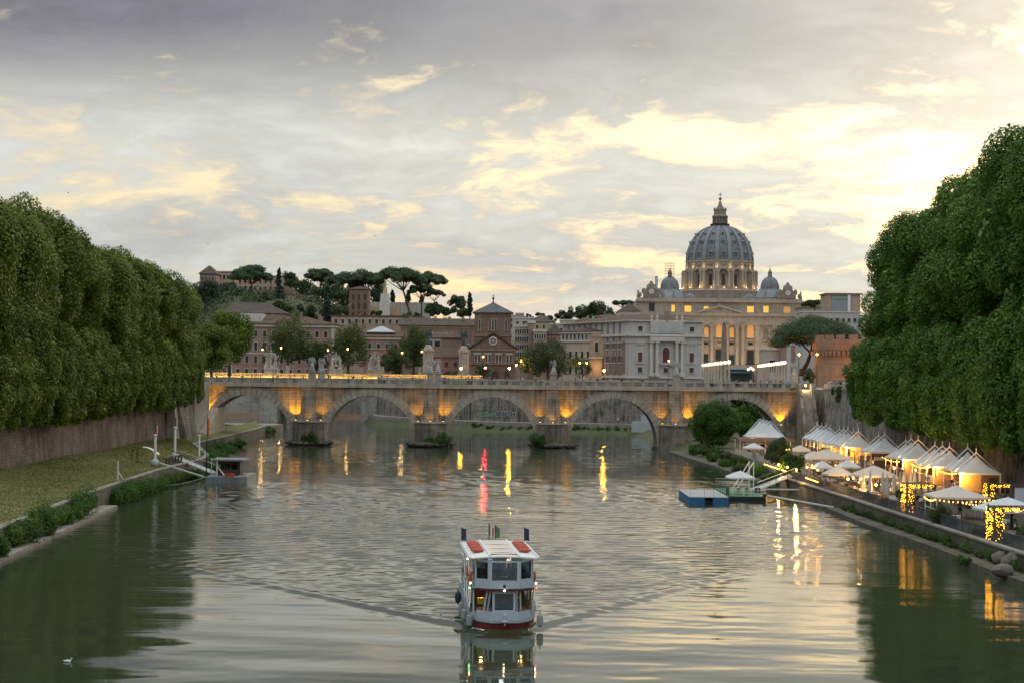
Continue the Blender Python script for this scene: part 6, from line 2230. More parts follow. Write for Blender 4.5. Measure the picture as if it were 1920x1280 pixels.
def cypress(label, px, ytop, ybot, wpx, D, group='cypresses on the hill'):
 t_, p = W(px, ytop, D), W(px, ybot, D)
 rx = wpx / 2 * D / F
 o = thing('cypress', label, 'tree', (p.x, D, p.z), group)
 cl = []
 hgt = t_.z - p.z
 for k in range(26):
  f = (k + .5) / 26
  r_c = rx * (.35 + .75 * math.sin(PI * min(1, f * .92 + .12)) ** .8) * .62
  cl.append((p.x + lr.uniform(-.3, .3) * rx, D + lr.uniform(-.3, .3) * rx, p.z + hgt * (.05 + .90 * f), r_c, r_c, hgt / 18))
 crown_obj(cl, 110, .45, CYPL, o, up=.0)
 MB().tube((p.x, D, p.z - 1), (p.x, D, p.z + hgt * .5), .3, .12, 6).build('trunk', BARK, o)


cypress('slim dark cypress beside the ochre hill villa', 523, 501, 548, 12, 845)
cypress('slim dark cypress left of the brick church roof', 881, 547, 594, 14, 760)
cypress('short dark cypress right of the first hill statue pines', 736, 543, 572, 12, 815)
cypress('dark cypress behind the hill statue', 705, 545, 572, 14, 818)
cypress('dark cypress between the tall pine trunks', 765, 545, 574, 13, 818)
cypress('dark cypress at the right of the tall pine trunks', 790, 553, 578, 12, 822)
cypress('low dark cypress below the hilltop palace left end', 614, 560, 606, 22, 740)
cypress('pointed dark fir in front of the cream villa', 524, 535, 568, 26, 820)
gH = 'broadleaf trees on the hillside'
hl = [(384, 518, 580, 54, 800, HOLM, 'tall dark tree before the hilltop palace at the left'), (432, 527, 575, 44, 840, HOLM, 'dark tree below the blocky hill palace'), (408, 536, 580, 40, 830, HOLM, 'dark tree at the left end of the hillside'), (455, 540, 585, 44, 830, HOLM, 'round dark tree under the lone umbrella pine'),
   (492, 550, 590, 44, 810, OLIVE, 'green tree left of the cream villa'), (570, 522, 572, 52, 860, HOLM, 'dense dark tree right of the cypress on the hilltop'), (545, 505, 545, 36, 900, HOLM, 'dark cedar rising above the cream villa'),
   (604, 528, 575, 50, 850, HOLM, 'dark tree mass below the middle umbrella pines'), (634, 535, 582, 46, 840, HOLM, 'dark tree left of the bell tower roof'), (668, 532, 580, 52, 870, HOLM, 'dark tree behind the bell tower roof'), (700, 528, 575, 46, 860, HOLM, 'dark tree behind the statue pedestal'),
   (472, 572, 604, 56, 760, OLIVE, 'green bushy tree above the hipped house roof'), (525, 566, 602, 54, 760, OLIVE, 'green bushy tree below the cream villa'), (575, 570, 606, 56, 750, HOLM, 'dark bushy tree above the pink palace roof'), (622, 566, 610, 44, 745, OLIVE, 'green bushy tree left of the bell tower shaft'),
   (857, 553, 592, 34, 780, HOLM, 'round dark tree left of the slim cypress by the church'), (832, 574, 596, 30, 785, OLIVE, 'low tree at the right foot of the pine hill'), (812, 568, 596, 34, 790, HOLM, 'palm-like dark tree under the small pine'),
   (870, 578, 598, 30, 770, OLIVE, 'low bush beside the slim cypress by the church'), (650, 574, 604, 30, 760, OLIVE, 'low tree at the left foot of the bell tower'), (700, 582, 602, 40, 760, OLIVE, 'low hedge-like tree under the pale hill wall'), (770, 583, 602, 46, 760, OLIVE, 'low bushes under the right end of the pale wall')]
for px, yt, yb, wp, D, mt, lb in hl:
 leafy_tree('hillside_tree', lb, px, yt, yb, wp, D, mt, 22, 150, .8, None, gH)
for px, yt, wp, D, lb in ((1118, 562, 44, 1400, 'tall dark cedar on the far hill left of the basilica'), (1085, 574, 50, 1500, 'dark rounded tree on the slope of the far hill'), (1060, 582, 44, 1500, 'low dark tree at the foot of the far hill'),
        (1140, 578, 40, 1380, 'dark tree close to the left end of the basilica'), (1105, 572, 36, 1450, 'dark tree between the cedar and the far slope'), (1030, 592, 40, 1500, 'far dark tree above the small ochre house'), (985, 588, 40, 1520, 'far dark tree right of the church tower roof')):
 leafy_tree('far_tree', lb, px, yt, 606, wp, D, HOLM, 26, 140, 1.1, None, 'trees on the far hill')
# riverside trees under the right arch
leafy_tree('willow_tree', 'bright bushy tree on the bank before the rightmost arch', 1338, 750, 852, 88, 338, BUSHL, 90, 560, .27, .6, 'bank trees by the right arch')
leafy_tree('willow_tree', 'darker bushy tree standing inside the rightmost arch', 1388, 744, 812, 70, 372, PLANED, 60, 460, .28, 1.4, 'bank trees by the right arch')
leafy_tree('olive_tree', 'dark spreading tree among the far terrace parasols', 1462, 822, 866, 54, 262, HOLM, 46, 260, .22, ZQ)
leafy_tree('olive_tree', 'leafy tree leaning over the middle of the terrace tables', 1487, 845, 885, 50, 240, BUSHL, 36, 220, .2, ZQ)


def bush(name, label, x, y, z, rx, ry, h_, mat, n=9, per=170, size=.2, group=None):
 o = thing(name, label, 'shrub', (x, y, z), group)
 cl = []
 for k in range(n):
  a = lr.uniform(0, 2 * PI)
  f = math.sqrt(lr.random()) * .75
  r_c = h_ * lr.uniform(.10, .34)
  cl.append((x + rx * f * math.cos(a), y + ry * f * math.sin(a), z + h_ * lr.uniform(.25, .72) * (1 - .3 * f), r_c, r_c, r_c * 1.1))
 crown_obj(cl, per, size, mat, o, 'foliage')
 mb = MB()
 for L in cl[::2]:
  mb.tube((x + (L[0] - x) * .2, y + (L[1] - y) * .2, z - .15), L[:3], .035, .015, 4)
 s_ = mb.build('stems', BARK, o)
 s_['kind'] = 'stuff'
 return o


gL = 'shrubs along the left quay wall'
k = 0
lb_l = ['at the near left corner of the quay', 'against the quay wall left of the gap', 'tall and dense on the near quay ledge', 'beside the tallest near quay shrub', 'on the ledge before the short white post', 'at the foot of the short white post',
  'hanging over the kerb below the first white mast', 'trailing to the water beside the gangway', 'under the long white gangway beam', 'near the pontoon house mooring', 'on the bank behind the pontoon house', 'at the bank corner before the bridge', 'beside the curved quay under the left arch']
for i, (y, hh_, rx, ry) in enumerate(((141, 1.9, .9, 2.5), (152, 2.3, .9, 3.0), (160, 2.9, 1.0, 2.6), (172, 2.0, .8, 4.0), (181, 3.0, 1.0, 4.2), (205, 2.3, .9, 3.4), (213, 2.5, 1.1, 5.0), (224, 2.0, 1.2, 6), (237, 1.7, 1.3, 6), (252, 1.5, 1.2, 6), (274, 2.2, 1.6, 6), (287, 2.6, 2.2, 6), (312, 2.0, 1.6, 8))):
 bush('quay_shrub', 'green shrub ' + lb_l[i], KL(y) + (.75 if y < 199 else 1.0), y, .31 if y < 199 else -.1, rx * 1.1, ry * 1.5, hh_ * 1.15, BUSHL, 40, 170, .17, gL)
for i, (px, py) in enumerate(((398, 838), (412, 832), (425, 842), (445, 826), (505, 803))):
 q = G(px, py + 6, .6)
 bush('shore_bush', '%s low green bush from the left on the shore by the leftmost arch' % ORD[i], q.x, q.y, .0, 2.2, 4, 2.2, BUSHL, 14, 190, .22, 'bushes on the shore by the left arch')
for i, lb in ((1, 'shrub sprouting from the rocks of the first bridge pier'), (2, 'shrub sprouting from the rocks of the second bridge pier'), (3, 'shrub sprouting from the rocks of the middle bridge pier')):
 bush('pier_shrub', lb, PX[i] + (.6 if i < 3 else -2.6), BD0 - 3.9, .5, 1.8, .6, 3.0 if i != 2 else 2.2, BUSHL, 12, 170, .22, 'shrubs on the pier rocks')
bush('pier_shrub', 'second shrub at the right edge of the second pier rocks', PX[2] + 2.9, BD0 - 3.0, .5, 1.2, .6, 3.4, BUSHL, 9, 170, .22, 'shrubs on the pier rocks')
bush('pier_shrub', 'leafy shrub at the left edge of the middle pier rocks', PX[3] - 3.6, BD0 - 2.2, .5, 1.2, .6, 3.6, OLIVE, 9, 170, .22, 'shrubs on the pier rocks')
gR = 'weeds along the right quay wall'
yy = 114
for i in range(28):
 bush('quay_weed', '%s low weed clump from the near end along the right quay ledge' % ORD[i], KR(yy) - .40, yy, .38, .25, 2.2, random.uniform(.5, 1.35), [BUSHL, OLIVE][i % 2], 16, 60, .12, gR)
 yy += random.uniform(2.4, 3.8)
bush('water_grass', 'bright tuft of reeds at the edge of the right ledge', KR(146) - 2.3, 146, .05, .5, 1.3, .9, BUSHL, 10, 150, .10)
gS = 'bushes on the green bank by the bridge'
yy = 246
for i in range(12):
 x = KR(yy) + random.uniform(.3, 3.0)
 bush('bank_bush', '%s bush from the floating landing along the green bank' % ORD[i], x, yy, max(0, (x - KR(yy)) / 4.6 * 1.5), 1.5, 3.0, random.uniform(1.3, 2.6), [BUSHL, OLIVE, BUSHL][i % 3], 24, 170, .19, gS)
 yy += 8.2
gF = 'weeds on the far quay'
for i in range(11):
 px = 890 + i * 32
 q = G(px, 803, 1.0)
 bush('far_weed', '%s weed patch from the left on the quay beyond the middle arches' % ORD[i], q.x, float(np.interp(q.x, [p_[0] for p_ in FQ[::-1]], [p_[1] for p_ in FQ[::-1]])) - 1.2, .2, 2.6, 1.0, random.uniform(1.6, 2.6), [BUSHL, OLIVE][i % 2], 8, 120, .3, gF)
mb = MB()
for i in range(len(FQ) - 1):
 a, b = FQ[i], FQ[i + 1]
 mb.raw([(a[0], a[1], 1.6), (b[0], b[1], 1.6), (b[0] - 1, b[1] - 5, -.3), (a[0] - 1, a[1] - 5, -.3)], [(0, 1, 2, 3)])
struct(mb, 'far_bank_slope', EARTH)
# ivy hanging on the right wall
gI = 'ivy hanging on the right embankment wall'
for i in range(15):
 y = 168 + i * 13.0
 o = thing('wall_ivy', '%s curtain of ivy from the near end on the right embankment wall' % ORD[i], 'ivy', (WR(y) + .7, y, 5), gI)
 cl = []
 for k in range(9 if i < 9 else 5):
  yy_ = y + lr.uniform(-6, 6)
  z1 = 12.6
  ln = lr.uniform(1.2, 7) if i < 9 else lr.uniform(.6, 3.0)
  nseg = max(2, int(ln / .9))
  for q in range(nseg):
   z = z1 - ln * q / nseg
   xo = 1.4 * (z - 1.0) / 11.5
   cl.append((WR(yy_) + xo - .15, yy_ + lr.uniform(-.3, .3), z, .28, .55 * (1 - .5 * q / nseg), .65))
 crown_obj(cl, 90, .30, IVYL, o, 'foliage', up=0.0)
for i, (y, z) in enumerate(((205, 9.5), (222, 8.8), (241, 9.2), (262, 8.6), (287, 10.5))):
 pass
# lawn grass
n = 45000
gy = 138 + 190 * lr.random(n) ** 1.3
gk = np.array([KL(v) for v in gy])
gf_ = lr.random(n)
gx = (gk - .7) + (-61.6 - (gk - .7)) * gf_
gz = 1.98 + .9 * gf_ + .10 * np.sin(gx * .5 + gy * .13) * gf_
hh = lr.uniform(.03, .10, n)
an = lr.uniform(0, 2 * PI, n)
cw, sw_ = np.cos(an) * .06, np.sin(an) * .06
ln_ = lr.normal(size=(n, 2)) * .05
V = np.stack([np.stack([gx - cw, gy - sw_, gz - .02], 1), np.stack([gx + cw, gy + sw_, gz - .02], 1), np.stack([gx + cw * .3 + ln_[:, 0], gy + sw_ * .3 + ln_[:, 1], gz + hh], 1), np.stack([gx - cw * .6 + ln_[:, 0], gy - sw_ * .6 + ln_[:, 1], gz + hh * .9], 1)], 1).reshape(-1, 3)
o = obj_from(mesh_np('grass', V, np.arange(n * 4).reshape(-1, 4), GRASSL), 'grass')
tag(o, 'short patchy grass on the left river lawn', 'grass', None, 'stuff')
# woods that read as one mass on the far hills
n = 520
wx = lr.uniform(20, 185, n)
wy = lr.uniform(1540, 1660, n)
pz = np.interp(wx, [-60, 30, 75, 120, 150, 185, 260], [52, 46, 60, 70, 66, 40, 32])
wz = ZST + (pz - 12) * np.clip((wy - 1500) / 120, 0, 1) + 1
V, Fq = leaf_arrays(np.stack([wx, wy, wz, np.full(n, 5.), np.full(n, 5.), lr.uniform(3, 6, n)], 1), 45, 1.7)
o = obj_from(mesh_np('wood', V, Fq, HOLM), 'far_wood')
tag(o, 'dark green wood covering the far hill left of the basilica', 'wood', None, 'stuff')
n = 1000
wx = lr.uniform(-240, -15, n)
wy = lr.uniform(715, 900, n)
wz = hill_h(wx, wy) + 1.0
V, Fq = leaf_arrays(np.stack([wx, wy, wz, np.full(n, 4.), np.full(n, 4.), lr.uniform(2., 4.2, n)], 1), 60, .9)
o = obj_from(mesh_np('scrub', V, Fq, HOLM), 'hill_scrub')
tag(o, 'dark scrub covering the hillside between the villas', 'scrub', None, 'stuff')
# ================================================================== RIVERSIDE TERRACE (right bank)
def make_local(name, label, cat, group=None):
 o = thing(name, label, cat, (0, 0, 0), group)
 return o


def text_mesh(txt, size, mat, name='lettering', depth=.02):
 cu = bpy.data.curves.new(name, 'FONT')
 cu.body = txt
 cu.size = size
 cu.extrude = depth
 cu.align_x = 'CENTER'
 to = bpy.data.objects.new(name, cu)
 COL.objects.link(to)
 dg = bpy.context.evaluated_depsgraph_get()
 me = bpy.data.meshes.new_from_object(to.evaluated_get(dg))
 bpy.data.objects.remove(to)
 bpy.data.curves.remove(cu)
 me.materials.clear()
 me.materials.append(mat)
 return me


def sag_canopy(mb, w_, d_, ze, zp, n=10, val=.22, sag=.35):
 """four-sided tensile canopy rising in a hollow curve to a peak"""
 vs, fs = [], []
 for j in range(n + 1):
  f = j / n
  k = 1 - f
  z = ze + (zp - ze) * (f * (1 - sag) + sag * f ** 3)
  for i in range(16):
   t_ = i / 4.0
   s = int(t_)
   u = (t_ - s) * 2 - 1
   x, y = [(u, -1), (1, u), (-u, 1), (-1, -u)][s]
   sg = 1 - .06 * (1 - u * u) * k
   vs.append((x * w_ / 2 * max(k, .02) * sg, y * d_ / 2 * max(k, .02) * sg, z))
 for j in range(n):
  for i in range(16):
   a, b = j * 16 + i, j * 16 + (i + 1) % 16
   fs.append((a, b, b + 16, a + 16))
 b0 = len(vs)
 for i in range(16):
  x, y, z = vs[i]
  vs.append((x, y, z - val))
 for i in range(16):
  j = (i + 1) % 16
  fs.append((b0 + i, b0 + j, j, i))
 return mb.raw(vs, fs)


def make_tent(name='marquee'):
 o = make_local(name, 'marquee', 'marquee')
 sag_canopy(MB(), 5.0, 4.1, 2.35, 4.35).build('canopy', CANVAS, o, True)
 for sx in (-1, 1):
  MB().bar((sx * 2.62, 0, 2.42), (0, 0, 4.78), .10, .14).build('frame_beam', WHITEM, o)
  for sy in (-1, 1):
   MB().tube((sx * 2.42, sy * 1.98, 0), (sx * 2.42, sy * 1.98, 2.34), .055, None, 6).build('post', WHITEM, o)
 MB().lathe([(.10, 4.6), (.09, 4.9), (.03, 5.05), (.07, 5.15), (.005, 5.45)], 6).build('finial', WHITEM, o)
 return o


tent0 = make_tent()
tent_px = [1832, 1814, 1783, 1769, 1755, 1723, 1710, 1694, 1659, 1650, 1610, 1603, 1596, 1588, 1582, 1557, 1552, 1543, 1537]
grp_of = [0, 0, 1, 1, 1, 2, 2, 2, 3, 3, 4, 4, 4, 4, 4, 5, 5, 5, 5]
TX = 55.4
tent_y = [TX * 3400 / (px - 960) for px in tent_px]
# keep the bays of a group touching and the groups apart
for g in range(6):
 ids = [i for i in range(19) if grp_of[i] == g]
 y0 = tent_y[ids[0]]
 for q, i in enumerate(ids):
  tent_y[i] = y0 + q * 4.12
gname = ['nearest', 'second nearest', 'third', 'fourth', 'fifth', 'farthest']
for i in range(19):
 o = tent0 if i == 0 else copy_tree(tent0)
 o.location = (TX + random.uniform(-.12, .12), tent_y[i], ZQ + .008)
 o.scale = (random.uniform(.97, 1.03), 1, random.uniform(.96, 1.05))
 ids = [j for j in range(19) if grp_of[j] == grp_of[i]]
 tag(o, 'white peaked marquee, %s peak of the %s row along the right wall' % (ORD[ids.index(i)], gname[grp_of[i]]), 'marquee', 'white marquees along the right embankment wall')
# market stalls under the marquees
warm = M('warm_stall_panel', (.50, .33, .14), .8, .2, .5)
lb = ['wooden stall with orange front panel under the nearest marquees', 'open wooden stall under the second nearest marquees', 'open wooden stall under the third marquee row', 'dark boarded bar stall under the fourth marquees', 'bright yellow-lit stall under the fifth marquees', 'pale stall under the farthest marquees']
for g in range(6):
 ids = [j for j in range(19) if grp_of[j] == g]
 y0, y1 = tent_y[ids[0]] - 1.9, tent_y[ids[-1]] + 1.9
 zf = ZQ + .01
 o = thing('market_stall', lb[g], 'stall', (TX, (y0 + y1) / 2, zf), 'stalls under the marquees')
 MB().box(TX + 2.2, TX + 2.3, y0, y1, zf, zf + 2.2).build('back_wall', warm, o)
 a, b = (TX - 2.25, TX + .1), (TX + .1, TX + 2.19)
 if g in (0, 1, 2):
  MB().box(a[0], a[1], y0, y0 + .08, zf, zf + 2.25).build('front_panel', warm if g == 0 else WOOD, o)
  MB().box(b[0], b[1], y0, y0 + .08, zf, zf + 2.25).build('board_wall', WOOD, o)
  MB().box(b[0] + .9, b[0] + 1.8, y0 - .05, y0 - .003, zf, zf + 1.7).build('door', WOODD, o)
 elif g == 3:
  MB().box(a[0], b[1], y0, y0 + .08, zf, zf + 2.25).build('board_wall', WOODD, o)
  t_ = obj_from(text_mesh('BAR', .75, WHITEM), 'lettering', o)
  t_.location = (-1.2, y0 - (y0 + y1) / 2 - .05, 1.2)
  t_.rotation_euler = (PI / 2, 0, 0)
 elif g == 4:
  for k in range(3):
   MB().box(TX - 2.25 + k * 1.5, TX - 2.05 + k * 1.5, y0, y0 + .1, zf, zf + 2.3).build('pillar', warm, o)
  MB().box(TX + .1, TX + 2.19, y0 + 1.2, y0 + 1.3, zf, zf + 2.2).build('lit_wall', warm, o)
  MB().box(TX - .2, TX + 2.0, y0 + .3, y0 + .7, zf, zf + 1.0).build('bar_counter', WOOD, o)
 else:
  MB().box(a[0], b[1], y0, y0 + .08, zf + 1.2, zf + 2.25).build('fascia', GREYM, o)
 MB().box(TX - 2.3, TX - 1.7, y0 + .3, y1 - .2, zf, zf + 1.05).build('counter', WOOD, o)
 for k in range(len(ids)):
  yy = tent_y[ids[k]]
  MB().box(TX + 1.7, TX + 2.19, yy - 1.4, yy + 1.4, zf + 1.0, zf + 1.06).build('shelf', WOOD, o)
 for k in range(0, len(ids), 2):
  yy = tent_y[ids[k]]
  MB().ball((TX - .3, yy, zf + 2.1), .11, 8, 6).build('lamp_bulb', BULB, o)
  lamp_point('stall_light', (TX - .4, yy - .3, zf + 1.95), 1100 if g != 4 else 1500, (1, .56, .14), .15, o)
 if g in (0, 1, 2, 4):
  lamp_point('eave_light', (TX - 2.6, y0 - .7, zf + 1.9), 650, (1, .5, .10), .15, o)


# ---- parasols
def parasol(x, y, w_, zc, label, mat, hgt=1.0, rot=0.0, group='open parasols over the terrace tables', zf=ZQ + .008, tilt=0):
 o = thing('parasol', label, 'parasol', (x, y, zf), group)
 n = 8
 mb = MB()
 vs, fs = [(x, y, zc + hgt)], []
 rings = ((.35, .70), (.7, .33), (1.0, 0.0), (1.0, -.22))
 for (f, zf_) in rings:
  for i in range(n * 2):
   a = rot + 2 * PI * i / (n * 2) + PI / 4
   sq = 1 / max(abs(math.cos(a - rot)), abs(math.sin(a - rot)))
   sg = 1.0 if i % 2 == 0 else .985
   vs.append((x + w_ / 2 * f * sq * math.cos(a) * sg, y + w_ / 2 * f * sq * math.sin(a) * sg, zc + hgt * max(zf_, 0) - (.03 if i % 2 else 0) - (.18 if zf_ < 0 else 0)))
 m_ = n * 2
 fs += [(0, 1 + i, 1 + (i + 1) % m_) for i in range(m_)]
 for k in range(len(rings) - 1):
  for i in range(m_):
   a, b = 1 + k * m_ + i, 1 + k * m_ + (i + 1) % m_
   fs.append((a, a + m_, b + m_, b))
 mb.raw(vs, fs)
 mb.build('canopy', mat, o)
 MB().tube((x, y, zf), (x, y, zc + hgt + .12), .05, .04, 8).build('pole', WOOD if mat is CREAMC else GREYM, o)
 for i in range(4):
  a = rot + PI / 4 + i * PI / 2
  MB().bar((x, y, zc + hgt - .12), (x + w_ * .66 * math.cos(a), y + w_ * .66 * math.sin(a), zc - .02), .04, .05).build('rib', WOOD, o)
 MB().box(x - .35, x + .35, y - .35, y + .35, zf + .002, zf + .09).build('base', GREYM, o)
 return o


def u8(u, v):
 return 1280 + u / 3.0, 780 + v / 3.0


def at8(u, v, z):
 return G(*u8(u, v), z)


pl = [(815, 232, 93, 4.05, CREAMC, 1.2, 'big cream double parasol below the yellow-lit stall'), (740, 235, 60, 4.0, CREAMC, 1.0, 'cream parasol tucked left behind the big double parasol'), (785, 285, 44, 3.75, CANVAS, .8, 'small pale parasol in front of the big double parasol'), (930, 280, 48, 3.75, CANVAS, .8, 'small pale parasol right of its twin in mid terrace'),
   (872, 322, 60, 3.7, CREAMC, .9, 'pinkish cream parasol over the lamp-lit diners near the railing'), (1075, 328, 86, 3.85, CREAMC, 1.1, 'widest pinkish cream parasol over the lamp-lit diners'),
   (395, 145, 48, 3.9, CREAMC, .8, 'cream parasol near the bridge beside the brown shelter'), (400, 176, 42, 3.6, CANVAS, .8, 'pale parasol before the brown shelter parasol'), (662, 190, 42, 3.7, CREAMC, .8, 'lamp-lit cream parasol right of the dark terrace tree')]
for u, v, wpx, zc, mt, hg, lb in pl:
 p = at8(u, v, zc)
 parasol(p.x, p.y, wpx * p.y / F / 1.25, zc, lb, mt, hg, 0.1)
# folded parasols
fp0 = make_local('folded_parasol', 'folded', 'parasol')
MB().tube((0, 0, 0), (0, 0, 3.1), .035, None, 6).build('pole', GREYM, fp0)
mb = MB()
vs, fs = [], []
pf = [(.20, .75), (.26, 1.0), (.22, 1.6), (.15, 2.3), (.07, 2.9), (.02, 3.15)]
for k, (r_, z) in enumerate(pf):
 for i in range(14):
  a = 2 * PI * i / 14
  rr_ = r_ * (1.12 if i % 2 else .82)
  vs.append((rr_ * math.cos(a), rr_ * math.sin(a), z))
for k in range(len(pf) - 1):
 for i in range(14):
  fs.append((k * 14 + i, k * 14 + (i + 1) % 14, (k + 1) * 14 + (i + 1) % 14, (k + 1) * 14 + i))
fs.append(tuple(range(13, -1, -1)))
mb.raw(vs, fs).build('folded_canopy', CREAMC, fp0, True)
MB().box(-.3, .3, -.3, .3, .002, .08).build('base', GREYM, fp0)
for i, (u, v) in enumerate(((1015, 452), (1055, 460), (1125, 470), (1150, 482), (1187, 465), (1222, 470), (1246, 440), (1285, 450), (1306, 455))):
 p = at8(u, v, ZQ)
 o = fp0 if i == 0 else copy_tree(fp0)
 o.location = (p.x, p.y, ZQ + .008)
 tag(o, '%s folded cream parasol from the left on the near terrace' % ORD[i], 'parasol', 'folded parasols on the near terrace')
# ---- far shelter by the bridge and marquee inside the arch
o = thing('brown_shelter', 'flat brown roofed shelter full of guests beside the bank tree', 'shelter', (*at8(330, 200, ZQ).xy, ZQ))
x0, x1 = 38.2, 47.0
for x in (x0 + .2, (x0 + x1) / 2, x1 - .2):
 for y in (304, 311):
  MB().tube((x, y, ZQ), (x, y, ZQ + 2.7), .08).build('post', WHITEM, o)
MB().box(x0, x1, 303, 312, ZQ + 2.703, ZQ + 2.95).build('roof', WOODD, o)
MB().box(x0 - .3, x1 + .3, 302.6, 303 - .003, ZQ + 2.5, ZQ + 3.0).build('fascia', BROWNP, o)
for q in range(3):
 lamp_point('shelter_light', (40 + q * 3, 306, ZQ + 2.4), 90, (1, .5, .2), .15, o)
o = thing('marquee', 'large white ridge tent seen through the rightmost bridge arch', 'marquee', (50, 350, ZQ))
for k in range(4):
 y0 = 340 + k * 5
 mb = sag_canopy(MB(), 5.8, 5.0, 3.3, 6.3, 8, .2, .22)
 mb.v = [(x + 48.6, y + y0, z) for x, y, z in mb.v]
 mb.build('canopy', CANVAS, o, True)
 MB().bar((45.7, y0, 3.4), (48.6, y0, 6.7), .12, .16).build('frame_beam', WHITEM, o)
 MB().bar((51.5, y0, 3.4), (48.6, y0, 6.7), .12, .16).build('frame_beam', WHITEM, o)
 for x in (45.8, 51.4):
  MB().tube((x, y0, ZQ), (x, y0, 3.3), .07).build('post', WHITEM, o)
# patterned low cover between
o = thing('shade_cover', 'low cream and yellow cover beside the tent in the right arch', 'cover', (44, 318, ZQ))
mb = sag_canopy(MB(), 5.5, 5.0, 4.0, 5.0, 6, .2, .1)
mb.v = [(x + 43.8, y + 319, z) for x, y, z in mb.v]
mb.build('canopy', CREAMC, o, True)
for sx in (-1, 1):
 for sy in (-1, 1):
  MB().tube((43.8 + sx * 2.6, 319 + sy * 2.3, ZQ), (43.8 + sx * 2.6, 319 + sy * 2.3, 4.0), .06).build('post', WHITEM, o)
# ---- near pergola with string lights
pc = at8(1540, 455, 3.6)
o = thing('pergola', 'white-posted pergola with pale canopy and glowing bulb strings near the railing', 'pergola', (pc.x, pc.y, ZQ))
hw, hd = 2.45, 2.4
mb = sag_canopy(MB(), 5.3, 5.0, 3.75, 4.75, 6, .18, .1)
mb.v = [(x + pc.x, y + pc.y, z) for x, y, z in mb.v]
mb.build('canopy', CREAMC, o, True)
for sx in (-1, 1):
 for sy in (-1, 0, 1):
  MB().tube((pc.x + sx * hw, pc.y + sy * hd, ZQ), (pc.x + sx * hw, pc.y + sy * hd, 3.74), .055).build('post', WHITEM, o)
for sx in (-1,):
 MB().bar((pc.x + sx * hw, pc.y - hd, ZQ + 1.0), (pc.x + sx * hw, pc.y + hd, ZQ + 1.0), .07, .07).build('rail', WHITEM, o)


def string_lights(name, label, pts, n, parent_group, r=.055, sag=.25, mat=None):
 """a hanging cable with bulbs; each bulb is a part"""
 o = thing(name, label, 'string lights', pts[0], parent_group)
 cab = MB()
 bl = MB().ball((0, 0, 0), r, 6, 5)
 locs = []
 for a, b in zip(pts[:-1], pts[1:]):
  a, b = Vector(a), Vector(b)
  prev = a
  for k in range(1, n + 1):
   f = k / n
   q = a.lerp(b, f) - Vector((0, 0, sag * 4 * f * (1 - f)))
   cab.tube(prev, q, .012, None, 3)
   prev = q
   locs.append((q.x, q.y, q.z - .07))
 cab.build('cable', IRON, o)
 part_copies(bl, 'bulb', mat or BULB, o, locs)
 return o


gSL = 'bulb strings over the terrace'
zl_ = 3.62
string_lights('string_lights', 'bulb string along the river edge of the pergola canopy', [(pc.x - 2.6, pc.y + 2.45, zl_), (pc.x - 2.6, pc.y - 2.45, zl_), (pc.x + 2.5, pc.y - 2.5, zl_)], 12, gSL)
string_lights('string_lights', 'bulb string swinging from the pergola to the right hedge', [(pc.x - .5, pc.y - 3.4, zl_ - .2), (pc.x + 3.4, pc.y - 4.5, zl_ - .1)], 14, gSL)
string_lights('string_lights', 'bulb string under the eaves of the nearest marquees', [(TX - 2.75, tent_y[0] - 2.0, ZQ + 2.25), (TX - 2.75, tent_y[1] + 5.0, ZQ + 2.25)], 16, gSL)
string_lights('string_lights', 'bulb string under the eaves of the second nearest marquees', [(TX - 2.75, tent_y[2] - 1.0, ZQ + 2.25), (TX - 2.75, tent_y[4] + 2.0, ZQ + 2.2)], 14, gSL)
string_lights('string_lights', 'bulb string under the eaves of the third marquee row', [(TX - 2.75, tent_y[5] - 2, ZQ + 2.2), (TX - 2.75, tent_y[7] + 2, ZQ + 2.2)], 10, gSL)
string_lights('string_lights', 'bulb string under the widest cream parasol', [(at8(960, 352, 3.6).x, at8(960, 352, 3.6).y, 3.45), (at8(1210, 362, 3.6).x, at8(1210, 362, 3.6).y, 3.45)], 8, gSL, .08)
string_lights('string_lights', 'bulb string under the big double parasol', [(at8(700, 258, 3.9).x, at8(700, 258, 3.9).y, 3.8), (at8(860, 268, 3.9).x, at8(860, 268, 3.9).y, 3.8)], 6, gSL, .09)
string_lights('string_lights', 'glowing low light string on the railing before the dark terrace tree', [(at8(455, 262, 2.8).x, at8(455, 262, 2.8).y, 2.75), (at8(580, 303, 2.8).x, at8(580, 303, 2.8).y, 2.75)], 26, gSL, .06, .0)
string_lights('string_lights', 'sparse bulb string through the dark terrace tree', [(at8(480, 170, 4.5).x, at8(480, 170, 4.5).y, 4.7), (at8(600, 190, 4.5).x, at8(600, 190, 4.5).y, 4.7)], 8, gSL, .07)
string_lights('string_lights', 'light string on the railing below the small pale parasols', [(at8(690, 340, 2.7).x, at8(690, 340, 2.7).y, 2.7), (at8(760, 365, 2.7).x, at8(760, 365, 2.7).y, 2.7)], 14, gSL, .06, .0)
lamp_spots = [(705, 235), (960, 345), (1010, 385), (1088, 385), (1130, 395), (930, 352), (1000, 352), (540, 270), (590, 285), (565, 215), (640, 300), (700, 285), (1190, 290), (1310, 300), (330, 145), (760, 300)]
nm8 = ['left of the big double parasol', 'under the left edge of the widest parasol', 'low beside the first folded parasol', 'low between the folded parasols', 'low beside the third folded parasol', 'left of the widest parasol pole', 'below the widest parasol centre', 'over the railing diners by the bridge', 'beside the gangway head diners', 'in the dark terrace tree', 'beside the gangway head', 'left of the small pale parasol', 'before the third marquee row', 'before the second nearest marquees', 'at the brown shelter corner', 'under the small pale parasol']
